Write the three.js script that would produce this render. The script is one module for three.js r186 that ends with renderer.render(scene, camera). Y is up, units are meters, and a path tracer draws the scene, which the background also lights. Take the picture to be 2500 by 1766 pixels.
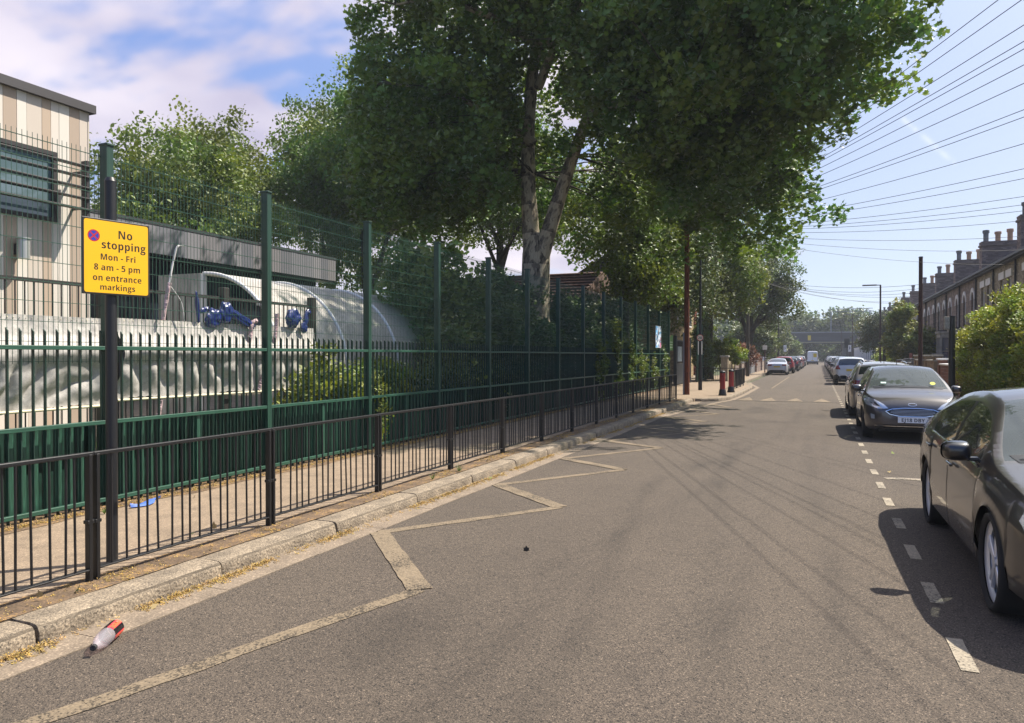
import * as THREE from 'three';
import { mergeGeometries, toCreasedNormals, mergeVertices } from 'three/addons/utils/BufferGeometryUtils.js';
import { RoundedBoxGeometry } from 'three/addons/geometries/RoundedBoxGeometry.js';
import { TessellateModifier } from 'three/addons/modifiers/TessellateModifier.js';
import { TextGeometry } from 'three/addons/geometries/TextGeometry.js';
import { FontLoader } from 'three/addons/loaders/FontLoader.js';

// ---------- camera, sky, sun, exposure ----------
// the road runs along -z, x is to the right, y up; the camera stands in the road and looks 22.6 degrees left of its run
const scene = new THREE.Scene();
const camera = new THREE.PerspectiveCamera(52.26, 1024 / 723, 0.05, 3000);
const YAW = 22.5656 * Math.PI / 180, PITCH = -0.48 * Math.PI / 180;
camera.position.set(0, 1.7, 0);
camera.lookAt(-Math.sin(YAW) * Math.cos(PITCH), 1.7 + Math.sin(PITCH), -Math.cos(YAW) * Math.cos(PITCH));
const renderer = new THREE.WebGLRenderer({ antialias: true });
renderer.setSize(1024, 723);
renderer.toneMapping = THREE.LinearToneMapping;
renderer.toneMappingExposure = 1.88;
renderer.shadowMap.enabled = true;
const SUN = new THREE.Vector3(0.50, 1, -0.46).normalize();
const sun = new THREE.DirectionalLight(new THREE.Color(1, 0.93, 0.82), 5.0);
sun.name = 'sun';
sun.position.copy(SUN).multiplyScalar(120).add(new THREE.Vector3(0, 0, -40));
sun.target.position.set(0, 0, -40); scene.add(sun.target);
sun.castShadow = true; sun.shadow.mapSize.set(4096, 4096);
Object.assign(sun.shadow.camera, { left: -90, right: 90, top: 90, bottom: -90, near: 1, far: 400 });
scene.add(sun);

// ---------- random and noise ----------
let seed = 12345;
const rnd = () => { seed = (seed + 0x6D2B79F5) | 0; let t = Math.imul(seed ^ (seed >>> 15), 1 | seed); t = (t + Math.imul(t ^ (t >>> 7), 61 | t)) ^ t; return ((t ^ (t >>> 14)) >>> 0) / 4294967296; };
const rr = (a, b) => a + (b - a) * rnd();
const pick = a => a[Math.floor(rnd() * a.length)];
const hash = (x, y, z = 0) => { let n = Math.imul(x | 0, 374761393) ^ Math.imul(y | 0, 668265263) ^ Math.imul(z | 0, 2147483647 - 1274126177); n = Math.imul(n ^ (n >>> 13), 1274126177); return ((n ^ (n >>> 16)) >>> 0) / 4294967296; };
const sm = t => t * t * (3 - 2 * t), lerp = (a, b, t) => a + (b - a) * t, clamp = (v, a = 0, b = 1) => Math.min(b, Math.max(a, v));
const sstep = (a, b, v) => sm(clamp((v - a) / (b - a)));
function vnoise(x, y, px = 0, py = 0, sd = 0) {           // value noise; px, py = period for tiling
  const xi = Math.floor(x), yi = Math.floor(y), fx = sm(x - xi), fy = sm(y - yi);
  const w = (v, p) => p ? ((v % p) + p) % p : v;
  const h = (a, b) => hash(w(a, px), w(b, py), sd);
  return lerp(lerp(h(xi, yi), h(xi + 1, yi), fx), lerp(h(xi, yi + 1), h(xi + 1, yi + 1), fx), fy);
}
function fbm(x, y, oct = 4, p = 0, sd = 0) { let s = 0, a = 0.5, f = 1, n = 0; for (let i = 0; i < oct; i++) { s += a * vnoise(x * f, y * f, p * f, p * f, sd + i); n += a; a *= 0.5; f *= 2; } return s / n; }
function noise3(x, y, z) {
  const xi = Math.floor(x), yi = Math.floor(y), zi = Math.floor(z), fx = sm(x - xi), fy = sm(y - yi), fz = sm(z - zi);
  const h = (a, b, c) => hash(a, b, c * 7919 + 13);
  const l = c => lerp(lerp(h(xi, yi, c), h(xi + 1, yi, c), fx), lerp(h(xi, yi + 1, c), h(xi + 1, yi + 1, c), fx), fy);
  return lerp(l(zi), l(zi + 1), fz);
}

// ---------- the sky: clear air, whiter towards the sun and the horizon, broken cloud to the left ----------
{
  // a short broken vapour trail, high on the right
  const dirOf = (px, py) => { const a = (px - 1250) / 1800, e = (868 - py) / 1800, v = new THREE.Vector3(a * Math.cos(YAW) - Math.sin(YAW), e, -(a * Math.sin(YAW) + Math.cos(YAW))); return v.normalize(); };
  const ta = dirOf(2200, 290), tb = dirOf(2335, 405), tn = ta.clone().cross(tb).normalize(), tl = ta.angleTo(tb);
  const TRAIL = (x, y, z) => { const o = Math.abs(x * tn.x + y * tn.y + z * tn.z); if (o > 0.004) return 0; const ca = x * ta.x + y * ta.y + z * ta.z, cb = x * tb.x + y * tb.y + z * tb.z; if (Math.acos(clamp(ca, -1, 1)) > tl || Math.acos(clamp(cb, -1, 1)) > tl) return 0; return Math.exp(-((o / 0.0016) ** 2)) * clamp(fbm(ca * 9000, 1, 2, 0, 5) * 2 - 0.4); };
  const W = 2048, H = 1024, data = new Float32Array(W * H * 4), S = SUN;
  for (let j = 0; j < H; j++) {
    const el = ((j + 0.5) / H - 0.5) * Math.PI, y = Math.sin(el), ce = Math.cos(el);
    for (let i = 0; i < W; i++) {
      const az = ((i + 0.5) / W - 0.5) * 2 * Math.PI, x = ce * Math.cos(az), z = ce * Math.sin(az);
      const cg = Math.max(0, x * S.x + y * S.y + z * S.z);
      const k = Math.pow(1 - Math.max(0, y), 4.2), glow = 0.55 * cg * cg + 0.5 * Math.pow(cg, 8);
      let r = lerp(0.052, 0.44, k) + glow * 0.80, g = lerp(0.135, 0.52, k) + glow * 0.74, b = lerp(0.40, 0.60, k) + glow * 0.50;
      if (y > 0.005) {
        const px = x / (y + 0.16), pz = z / (y + 0.16);
        const away = 0.5 - 0.5 * (x * 0.86 + z * 0.50) / Math.max(ce, 0.05);           // the cloud bank lies to the left of the street
        const wx = 0.35 * (fbm(px * 2.1, pz * 2.1, 3, 0, 31) - 0.5), n = fbm(px * 1.5 + 5.3 + wx, pz * 2.6 + 2.1 - wx, 6, 0, 3) + 0.34 * (fbm(px * 7 + wx * 6, pz * 12, 5, 0, 9) - 0.5);
        const cov = lerp(0.92, 0.26, sstep(0.68, 0.90, away));
        const d = sstep(cov, cov + 0.24, n) * sstep(0.01, 0.12, y) * 0.92;
        const t = fbm(px * 3 + 1, pz * 3, 4, 0, 21);
        const cr = lerp(0.30, 0.66, t), cgc = lerp(0.28, 0.60, t), cb = lerp(0.38, 0.62, t);
        r = lerp(r, cr, d); g = lerp(g, cgc, d); b = lerp(b, cb, d);
      }
      { const d = TRAIL(x, y, z); if (d > 0) { r += 0.16 * d; g += 0.13 * d; b += 0.09 * d; } }
      if (y < 0) { const q = clamp(-y * 6); r = lerp(r, 0.12, q); g = lerp(g, 0.12, q); b = lerp(b, 0.11, q); }
      const o = (j * W + i) * 4; data[o] = r; data[o + 1] = g; data[o + 2] = b; data[o + 3] = 1;
    }
  }
  const t = new THREE.DataTexture(data, W, H, THREE.RGBAFormat, THREE.FloatType);
  t.mapping = THREE.EquirectangularReflectionMapping; t.magFilter = THREE.LinearFilter; t.minFilter = THREE.LinearFilter; t.needsUpdate = true;
  scene.background = t; scene.environment = t;
}
scene.fog = new THREE.FogExp2(new THREE.Color(0.80, 0.86, 0.95), 0.0006);

// ---------- helpers ----------
const V = (x, y, z) => new THREE.Vector3(x, y, z);
const used = new Map();
function numbered(name) { const n = used.get(name) || 0; used.set(name, n + 1); return n ? name + '_' + String(n).padStart(3, '0') : name; }
function tag(o, label, category, group, kind) { if (label) o.userData.label = label; if (category) o.userData.category = category; if (group) o.userData.group = group; if (kind) o.userData.kind = kind; return o; }
function thing(name, label, category, [x, y, z] = [0, 0, 0], turn = 0, group) {
  const o = new THREE.Group(); o.name = numbered(name); o.position.set(x, y, z); o.rotation.y = turn; scene.add(o);
  return tag(o, label, category, group);
}
function obj(name, geo, mat, parent = scene) {
  const g = Array.isArray(geo) ? (geo.length > 1 ? merge(geo) : geo[0]) : geo;
  const m = new THREE.Mesh(g, mat); m.name = parent === scene ? numbered(name) : name; m.castShadow = m.receiveShadow = true; parent.add(m); return m;
}
function struct(name, geo, mat, label) { const m = obj(name, geo, mat); tag(m, label, null, null, 'structure'); return m; }
function merge(list) {
  const anyIdx = list.some(g => !g.index);
  const l = list.map(g => { let q = anyIdx && g.index ? g.toNonIndexed() : g; for (const k of Object.keys(q.attributes)) if (!['position', 'normal', 'uv', 'color'].includes(k)) q.deleteAttribute(k); return q; });
  const col = l.every(g => g.attributes.color); if (!col) l.forEach(g => g.deleteAttribute('color'));
  const uv = l.every(g => g.attributes.uv); if (!uv) l.forEach(g => g.deleteAttribute('uv'));
  return mergeGeometries(l, false);
}
function dup(root, pos, turn, label) { const r = root.clone(); r.name = numbered(root.name.replace(/_\d{3}$/, '')); r.userData = { ...root.userData }; if (label) r.userData.label = label; r.position.set(...pos); r.rotation.y = turn; scene.add(r); return r; }
// uv in metres by the face's main direction
function muv(g, s = 1) {
  if (g.index) g = g.toNonIndexed();
  if (!g.attributes.normal) g.computeVertexNormals();
  const p = g.attributes.position, n = g.attributes.normal, uv = new Float32Array(p.count * 2);
  for (let i = 0; i < p.count; i++) {
    const a = Math.abs(n.getX(i)), b = Math.abs(n.getY(i)), c = Math.abs(n.getZ(i));
    if (b >= a && b >= c) { uv[2 * i] = p.getX(i) * s; uv[2 * i + 1] = p.getZ(i) * s; }
    else if (a >= c) { uv[2 * i] = p.getZ(i) * s; uv[2 * i + 1] = p.getY(i) * s; }
    else { uv[2 * i] = p.getX(i) * s; uv[2 * i + 1] = p.getY(i) * s; }
  }
  g.setAttribute('uv', new THREE.BufferAttribute(uv, 2)); return g;
}
const bx = (w, h, d, x = 0, y = 0, z = 0) => new THREE.BoxGeometry(w, h, d).translate(x, y, z);
const rb = (w, h, d, r, x = 0, y = 0, z = 0, s = 2) => new RoundedBoxGeometry(w, h, d, s, r).translate(x, y, z);
// box between corner values, resting where it should
const bb = (x0, x1, y0, y1, z0, z1) => bx(x1 - x0, y1 - y0, z1 - z0, (x0 + x1) / 2, (y0 + y1) / 2, (z0 + z1) / 2);
const cyl = (r0, r1, h, x = 0, y = 0, z = 0, n = 12) => new THREE.CylinderGeometry(r1, r0, h, n).translate(x, y + h / 2, z);
function lathe(pts, n = 20) { return new THREE.LatheGeometry(pts.map(p => new THREE.Vector2(p[0], p[1])), n); }
function tube(pts, r, seg = 24, n = 6, closed = false) { return new THREE.TubeGeometry(new THREE.CatmullRomCurve3(pts.map(p => p.isVector3 ? p : V(...p)), closed, 'centripetal'), seg, r, n, closed); }
function bar(a, b, r, n = 5) { const A = V(...a), B = V(...b), d = B.clone().sub(A), L = d.length(); const g = new THREE.CylinderGeometry(r, r, L, n); g.applyQuaternion(new THREE.Quaternion().setFromUnitVectors(V(0, 1, 0), d.normalize())); const m = A.add(B).multiplyScalar(0.5); return g.translate(m.x, m.y, m.z); }
// tapered limb along points with radii; uv in metres
function limb(points, radii, n = 10, segs = 0, rough = 0.06, sd = 1) {
  const P = points.map(p => V(...p)), curve = new THREE.CatmullRomCurve3(P, false, 'centripetal');
  segs = segs || P.length * 5; const pos = [], uv = [], idx = [];
  let along = 0, prev = null, nx = V(1, 0, 0);
  for (let i = 0; i <= segs; i++) {
    const t = i / segs, c = curve.getPoint(t), tan = curve.getTangent(t).normalize();
    if (prev) along += c.distanceTo(prev); prev = c;
    nx.sub(tan.clone().multiplyScalar(nx.dot(tan))).normalize(); const bz = tan.clone().cross(nx);
    const f = t * (radii.length - 1), k = Math.min(radii.length - 2, Math.floor(f)), r0 = lerp(radii[k], radii[k + 1], f - k);
    for (let j = 0; j <= n; j++) {
      const a = (j % n) / n * Math.PI * 2, r = r0 * (1 + rough * 2 * (noise3(Math.cos(a) * 1.5 + sd, Math.sin(a) * 1.5, along * 1.2 + sd) - 0.5));
      const q = c.clone().addScaledVector(nx, Math.cos(a) * r).addScaledVector(bz, Math.sin(a) * r);
      pos.push(q.x, q.y, q.z); uv.push(j / n * Math.max(0.25, 6.28 * radii[0]), along);
    }
  }
  for (let i = 0; i < segs; i++) for (let j = 0; j < n; j++) { const a = i * (n + 1) + j, b = a + n + 1; idx.push(a, a + 1, b, b, a + 1, b + 1); }
  const g = new THREE.BufferGeometry(); g.setAttribute('position', new THREE.Float32BufferAttribute(pos, 3)); g.setAttribute('uv', new THREE.Float32BufferAttribute(uv, 2)); g.setIndex(idx); g.computeVertexNormals(); return g;
}
// flat polygon on the ground (x, z-forward pairs) at height y
function flat(poly, y, tess = 0) {
  let g = new THREE.ShapeGeometry(new THREE.Shape(poly.map(([x, z]) => new THREE.Vector2(x, z))));
  if (tess) g = new TessellateModifier(tess, 7).modify(g.toNonIndexed());
  g.rotateX(-Math.PI / 2); g.translate(0, y, 0);   // (x, z) -> (x, y, -z)
  return g;
}
function prism(poly, y0, y1, bevel = 0) {
  const g = new THREE.ExtrudeGeometry(new THREE.Shape(poly.map(([x, z]) => new THREE.Vector2(x, z))), { depth: y1 - y0 - bevel, bevelEnabled: bevel > 0, bevelSize: bevel, bevelThickness: bevel, bevelSegments: 2, bevelOffset: -bevel });
  g.rotateX(-Math.PI / 2); g.translate(0, y0, 0); return g;
}
// ---------- textures ----------
function dtex(w, h, fn, srgb = true, rep) {
  const d = new Uint8Array(w * h * 4);
  for (let j = 0; j < h; j++) for (let i = 0; i < w; i++) { const c = fn(i, j, i / w, j / h), o = (j * w + i) * 4; d[o] = clamp(c[0], 0, 255); d[o + 1] = clamp(c[1], 0, 255); d[o + 2] = clamp(c[2], 0, 255); d[o + 3] = 255; }
  const t = new THREE.DataTexture(d, w, h); t.wrapS = t.wrapT = THREE.RepeatWrapping; t.magFilter = THREE.LinearFilter; t.minFilter = THREE.LinearMipmapLinearFilter; t.generateMipmaps = true;
  if (srgb) t.colorSpace = THREE.SRGBColorSpace; if (rep) t.repeat.set(rep, rep); t.needsUpdate = true; return t;
}
const gray = v => [v, v, v];
function canvasTex(w, h, draw) { const c = document.createElement('canvas'); c.width = w; c.height = h; draw(c.getContext('2d'), w, h); const t = new THREE.CanvasTexture(c); t.colorSpace = THREE.SRGBColorSpace; return t; }
const lin = (r, g, b) => new THREE.Color().setRGB(r, g, b);
const std = (c, rough = 0.8, o = {}) => new THREE.MeshStandardMaterial({ color: Array.isArray(c) ? lin(...c) : c, roughness: rough, ...o });
const phy = (c, rough = 0.5, o = {}) => new THREE.MeshPhysicalMaterial({ color: Array.isArray(c) ? lin(...c) : c, roughness: rough, ...o });

// neutral grain maps, multiplied by each material's own colour
const T = {};
T.grain = dtex(256, 256, (i, j, u, v) => gray(200 + 55 * (fbm(u * 8, v * 8, 5, 8, 1) - 0.5) * 2 + 22 * (hash(i, j, 5) - 0.5)), true);          // broad mottling
T.fine = dtex(256, 256, (i, j, u, v) => gray(215 + 46 * (hash(i, j, 2) - 0.5) + 40 * (fbm(u * 30, v * 30, 3, 30, 4) - 0.5)), true);
T.bump = dtex(256, 256, (i, j, u, v) => gray(128 + 120 * (fbm(u * 24, v * 24, 4, 24, 7) - 0.5) + 60 * (hash(i, j, 8) - 0.5)), false);
const asphaltH = (i, j, u, v) => { const a = vnoise(u * 170, v * 170, 170, 170, 11), b = vnoise(u * 300, v * 300, 300, 300, 12), c = fbm(u * 30, v * 30, 3, 30, 13); return [a, b, c]; };
T.asphalt = dtex(1024, 1024, (i, j, u, v) => {
  const [a, b, c] = asphaltH(i, j, u, v); let s = 93 + 42 * (a - 0.5) + 52 * (b - 0.5) + 12 * (c - 0.5) + 16 * (hash(i, j, 3) - 0.5);
  if (a > 0.84 && b > 0.62) s += 34; if (a < 0.24 && b < 0.42) s -= 40;
  return [s * 1.06, s * 0.975, s * 0.885];
});
T.asphaltBump = dtex(1024, 1024, (i, j, u, v) => { const [a, b] = asphaltH(i, j, u, v); return gray(128 + 90 * (a - 0.5) + 110 * (b - 0.5)); }, false);
T.granite = dtex(512, 512, (i, j, u, v) => {
  const a = vnoise(u * 120, v * 120, 120, 120, 31), b = vnoise(u * 200, v * 200, 200, 200, 32), c = fbm(u * 6, v * 6, 4, 6, 33);
  let s = 134 + 44 * (a - 0.5) + 60 * (c - 0.5); if (b > 0.76) s += 32; if (b < 0.22) s -= 48; return [s * 1.09, s * 0.98, s * 0.82];
});
T.graniteBump = dtex(512, 512, (i, j, u, v) => gray(128 + 100 * (vnoise(u * 60, v * 60, 60, 60, 35) - 0.5) + 90 * (fbm(u * 10, v * 10, 3, 10, 36) - 0.5)), false);
T.paving = dtex(1024, 1024, (i, j, u, v) => {
  const a = hash(i, j, 41), b = vnoise(u * 260, v * 260, 260, 260, 42), c = fbm(u * 9, v * 9, 5, 9, 43); let s = 142 + 26 * (a - 0.5) + 40 * (b - 0.5) + 40 * (c - 0.5); if (b > 0.86) s += 28;
  return [s * 1.06, s * 0.98, s * 0.88];
});
T.dirt = dtex(512, 512, (i, j, u, v) => {
  const a = vnoise(u * 120, v * 120, 120, 120, 51), c = fbm(u * 10, v * 10, 5, 10, 53); let s = 112 + 60 * (c - 0.5) + 44 * (a - 0.5); if (a * c > 0.42) return [s * 1.3, s * 1.06, s * 0.66];
  return [s * 1.12, s * 0.95, s * 0.72];
});
T.brick = dtex(512, 512, (i, j, u, v) => {                    // far walls only: courses of 75 mm in a 2.4 m tile
  const row = Math.floor(v * 32), uu = u * 10.67 + (row % 2) * 0.5, col = Math.floor(uu), mort = (v * 32 % 1) < 0.13 || (uu % 1) < 0.05;
  const k = 0.78 + 0.36 * hash(col % 10, row, 61) + 0.25 * (fbm(u * 5, v * 5, 4, 5, 62) - 0.5); return mort ? gray(178) : gray(200 * k);
});
T.bark = dtex(512, 512, (i, j, u, v) => {                      // plane bark: flaking plates of grey, cream and olive
  const a = fbm(u * 6 + 0.9 * fbm(u * 9, v * 9, 3, 0, 71), v * 3.2, 5, 0, 72), b = fbm(u * 30, v * 9, 5, 0, 73), g = 22 * (hash(i, j, 4) - 0.5) + 44 * (b - 0.5), k = sstep(0.47, 0.60, a), d = sstep(0.40, 0.33, a); const m = (p, q, t) => p + (q - p) * t;
  return [m(m(126, 190, k), 84, d) + g, m(m(118, 180, k), 78, d) + g, m(m(105, 158, k), 70, d) + g];
});
T.darkbark = dtex(256, 256, (i, j, u, v) => { const b = fbm(u * 16, v * 5, 5, 0, 75); const s = 60 + 80 * (b - 0.4); return [s * 1.05, s * 0.95, s * 0.8]; });
T.wood = dtex(256, 512, (i, j, u, v) => { const b = fbm(u * 26, v * 3, 5, 0, 77), s = 120 + 110 * (b - 0.5); return [s * 1.18, s * 0.86, s * 0.66]; });
T.chips = dtex(512, 512, (i, j, u, v) => { const a = fbm(u * 26, v * 26, 4, 26, 81), b = fbm(u * 6, v * 6, 4, 6, 82); const k = a > 0.665 ? 150 : 0; const s = 225 + 40 * (b - 0.5) + 14 * (hash(i, j, 7) - 0.5); return k && b > 0.5 ? [255, 255, 250] : gray(s); });
T.worn = dtex(1024, 1024, (i, j, u, v) => {                    // worn thermoplastic with asphalt grains showing through
  const a = vnoise(u * 190, v * 190, 190, 190, 91), b = vnoise(u * 330, v * 330, 330, 330, 92), c = fbm(u * 10, v * 10, 4, 10, 93); let s = 152 + 34 * (a - 0.5) + 30 * (b - 0.5) + 30 * (c - 0.5);
  if (a * 0.55 + b * 0.45 + (c - 0.5) * 0.9 < 0.30) s -= 46; return [s * 1.06, s * 0.97, s * 0.80];
});
const M = {
  asphalt: std([0.585, 0.54, 0.485], 0.93, { map: T.asphalt, bumpMap: T.asphaltBump, bumpScale: 0.006, vertexColors: true }),
  paving: std([0.68, 0.60, 0.51], 0.95, { map: T.paving, bumpMap: T.bump, bumpScale: 0.002 }),
  granite: std([0.74, 0.74, 0.76], 0.9, { map: T.granite, bumpMap: T.graniteBump, bumpScale: 0.012 }),
  channel: std([0.60, 0.55, 0.49], 0.95, { map: T.paving, bumpMap: T.bump, bumpScale: 0.002 }),
  dirt: std([0.62, 0.58, 0.60], 1, { map: T.dirt, bumpMap: T.bump, bumpScale: 0.008 }),
  zig: std([0.46, 0.425, 0.41], 0.9, { map: T.worn, bumpMap: T.asphaltBump, bumpScale: 0.003 }),
  white: std([0.70, 0.72, 0.80], 0.85, { map: T.worn, bumpMap: T.asphaltBump, bumpScale: 0.003 }),
  green: std([0.040, 0.135, 0.086], 0.40, { map: T.grain }),
  greenPost: std([0.026, 0.090, 0.058], 0.42, { map: T.grain }),
  greenDark: std([0.013, 0.062, 0.040], 0.5, { map: T.grain }),
  black: std([0.014, 0.013, 0.013], 0.42, { map: T.chips }),
  blackPole: std([0.012, 0.012, 0.013], 0.45),
  bark: std([0.70, 0.675, 0.635], 0.95, { map: T.bark, bumpMap: T.bump, bumpScale: 0.02 }),
  darkbark: std([0.8, 0.8, 0.8], 1, { map: T.darkbark, bumpMap: T.bump, bumpScale: 0.02 }),
  grass: std([0.10, 0.17, 0.03], 1, { map: T.grain }),
  rubber: std([0.012, 0.012, 0.012], 0.85),
};

// ---------- ground, road, pavements ----------
{
  const g = flat([[-700, -300], [700, -300], [700, 900], [-700, 900]], -0.05); struct('ground', muv(g, 0.1), std([0.09, 0.11, 0.04], 1, { map: T.grain }), 'rough ground reaching to the horizon');
}
const KX = -4.22, CHX = -3.93, RKX = 3.02, PAVE = 0.12;
{ // carriageway with old patches, darker joints and oil marks (in the surface itself)
  const nx = 100, nz = 420, x0 = CHX, x1 = RKX, pos = [], uv = [], col = [], idx = [];
  const TRACKS = [[[[-1.15, 1.5], [-1.3, 4], [-1.75, 7], [-2.1, 10.5]], 0.09, 0.24], [[[-0.4, 3], [-0.75, 6], [-1.2, 10], [-1.5, 15]], 0.10, 0.24], [[[0.2, 2], [0.1, 6], [-0.1, 12], [-0.3, 22]], 0.10, 0.2], [[[-2.2, 9], [-1.6, 12], [-0.8, 16], [-0.5, 24]], 0.10, 0.2], [[[-3.0, 3], [-2.0, 5.5], [-1.4, 9], [-1.2, 14]], 0.08, 0.16]];
  const zAt = k => -12 + 272 * Math.pow(k / nz, 1.9);
  for (let k = 0; k <= nz; k++) for (let i = 0; i <= nx; i++) {
    const x = lerp(x0, x1, i / nx), z = zAt(k);
    let c = 1 + 0.26 * (fbm(x * 0.7 + 9, z * 0.16, 4, 0, 101) - 0.5) + 0.22 * (fbm(x * 2.1, z * 1.3 + 4, 4, 0, 102) - 0.5);
    for (const [tx, w] of [[-1.75, 0.10], [-0.55, 0.06], [0.1, 0.08]]) { const d = (x - tx - 0.25 * (fbm(z * 0.07, tx, 3, 0, 103) - 0.5)) / w; c -= 0.13 * Math.exp(-d * d) * clamp(fbm(z * 0.5, tx * 3, 3, 0, 104) * 2.6 - 0.8); }
    for (const [pts, w, d0] of TRACKS) for (let q = 0; q < pts.length - 1; q++) { const [ax, az] = pts[q], [cx, cz] = pts[q + 1], L2 = (cx - ax) ** 2 + (cz - az) ** 2, t = clamp(((x - ax) * (cx - ax) + (z - az) * (cz - az)) / L2), d = Math.hypot(x - ax - t * (cx - ax), z - az - t * (cz - az)) / w; if (d < 3 && t > 0 && t <= 1) c -= d0 * Math.exp(-d * d) * clamp(fbm(x * 4, z * 1.4, 3, 0, 107) * 2.4 - 0.6); }
    const st = fbm(x * 1.1 + 31, z * 0.5 + 17, 4, 0, 105); if (st > 0.65) c -= (st - 0.65) * 1.6;
    pos.push(x, 0, -z); uv.push(x / 1.15, z / 1.15); col.push(c * 1.0, c, c * 0.99);
  }
  for (let k = 0; k < nz; k++) for (let i = 0; i < nx; i++) { const a = k * (nx + 1) + i, b = a + nx + 1; idx.push(a, a + 1, b, b, a + 1, b + 1); }
  const g = new THREE.BufferGeometry(); g.setAttribute('position', new THREE.Float32BufferAttribute(pos, 3)); g.setAttribute('uv', new THREE.Float32BufferAttribute(uv, 2)); g.setAttribute('color', new THREE.Float32BufferAttribute(col, 3)); g.setIndex(idx); g.computeVertexNormals();
  struct('road', g, M.asphalt, 'grey asphalt carriageway');
}
{ // concrete channel slabs between asphalt and kerb
  const ch = new THREE.Group(); ch.name = 'channel'; scene.add(ch); tag(ch, 'pale concrete channel slabs along the kerb', null, null, 'structure');
  let z = -1.95, k = 0; while (z < 27) { const L = 1.0 * rr(0.94, 1.06); const m = obj('channel_slab', muv(bb(KX - 0.02, CHX + 0.004 * (k % 3), -0.06, 0.004 + 0.003 * rnd(), -(z + L - 0.006), -z).rotateY(0), 0.45), M.channel, ch); k++; z += L; }
  obj('channel_slab', muv(bb(KX - 0.02, CHX, -0.06, 0.005, -47, -z), 0.45), M.channel, ch);
}
function rockBlock(L, w, h, sd) {       // a granite kerb stone: rounded front arris, rough split face
  const nu = Math.max(3, Math.round(L / 0.05)), prof = [[0, -0.08], [0, 0.015], [0.002, 0.040], [0.004, 0.068], [0.010, 0.090], [0.022, 0.105], [0.042, 0.113], [0.09, 0.116], [0.17, 0.117], [w, 0.116], [w, -0.08]];
  const pos = [], idx = [], n = prof.length;
  for (let i = 0; i <= nu; i++) { const z = i / nu * L, e = Math.min(1, Math.min(i, nu - i) / 1.2 + 0.55);
    prof.forEach(([x, y], j) => { const q = (noise3(z * 9 + sd * 31, x * 40, y * 34) - 0.5), q2 = noise3(z * 1.6 + sd * 17, 3.1, y * 6) - 0.5; const fr = j > 0 && j < 6 ? 1 : 0.25;
      pos.push(-x - (q * 0.012 + q2 * 0.010) * fr - (j < 7 ? (1 - e) * 0.008 : 0), y * (h / 0.117) + q * 0.006 * (j > 1 && j < n - 1 ? 1 : 0) - (j > 2 && j < n - 1 ? (1 - e) * 0.005 : 0), -z); }); }
  for (let i = 0; i < nu; i++) for (let j = 0; j < n - 1; j++) { const a = i * n + j, b = a + n; idx.push(a, b, a + 1, a + 1, b, b + 1); }
  const c0 = pos.length / 3; pos.push(-w / 2, 0.05, 0); for (let j = 0; j < n - 1; j++) idx.push(c0, j, j + 1);
  const c1 = pos.length / 3; pos.push(-w / 2, 0.05, -L); for (let j = 0; j < n - 1; j++) idx.push(c1, nu * n + j + 1, nu * n + j);
  const g = new THREE.BufferGeometry(); g.setAttribute('position', new THREE.Float32BufferAttribute(pos, 3)); g.setIndex(idx); g.computeVertexNormals(); return muv(toCreasedNormals(g, 1.25), 1.1);
}
const kerb = new THREE.Group(); kerb.name = 'kerb'; scene.add(kerb); tag(kerb, 'worn granite kerb stones beside the guardrail', null, null, 'structure');
{
  let z = -1.5, k = 0; for (const L of [1.47, 1.45, 1.5, 1.45, 1.46, 1.53, 1.46, 1.5, 1.42, 1.5, 1.47, 1.5, 1.44, 1.5, 1.48, 1.5, 1.46, 1.5, 1.5, 1.05]) { const m = obj('kerb_stone', rockBlock(L - 0.02, 0.25, PAVE + 0.005 * (hash(k, 5) - 0.5), k), M.granite, kerb); m.position.set(KX + 0.012 * (hash(k, 9) - 0.5), 0, -z); z += L; k++; }
}
// pavement on the left, with the built-out part at the school gate
const outline = [[-3.98, 27.6], [-3.42, 28.15], [-3.12, 29.3], [-3.06, 33], [-3.06, 39.2], [-3.25, 41.2], [-4.2, 47]];
struct('pavement', muv(prism([[KX - 0.25, -12], [KX - 0.25, 27.4], [-4.2, 27.4], ...outline.map(([x, z]) => [x - 0.16, z + (z < 29 ? 0.14 : 0)]), [-4.38, 260], [-7.3, 260], [-7.3, -12]], -0.04, PAVE), 0.6), M.paving, 'sandy tarmac footway behind the guardrail');
{ // kerb of the built-out part, stone by stone
  const pts = [[-4.2, 27.55], ...outline, [-4.22, 60]]; const kb = new THREE.Group(); kb.name = 'kerb'; kb.name = numbered('kerb'); used.set('kerb', 2); kb.name = 'kerb_001'; scene.add(kb); tag(kb, 'kerb round the built-out footway at the gate', null, null, 'structure');
  let k = 40; for (let i = 0; i < pts.length - 1; i++) { const [ax, az] = pts[i], [bx2, bz] = pts[i + 1], L = Math.hypot(bx2 - ax, bz - az), n = Math.max(1, Math.round(L / 1.2)), turn = Math.atan2(bx2 - ax, bz - az);
    for (let q = 0; q < n; q++) { const m = obj('kerb_stone', rockBlock(L / n - 0.015, 0.18, PAVE + 0.004, k++), M.granite, kb); m.position.set(lerp(ax, bx2, q / n), 0.002, -lerp(az, bz, q / n)); m.rotation.y = -turn; } }
  const far = obj('kerb_stone', muv(bb(-4.4, -4.22, -0.05, PAVE + 0.004, -260, -60), 1), M.granite, kb);
}
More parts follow.
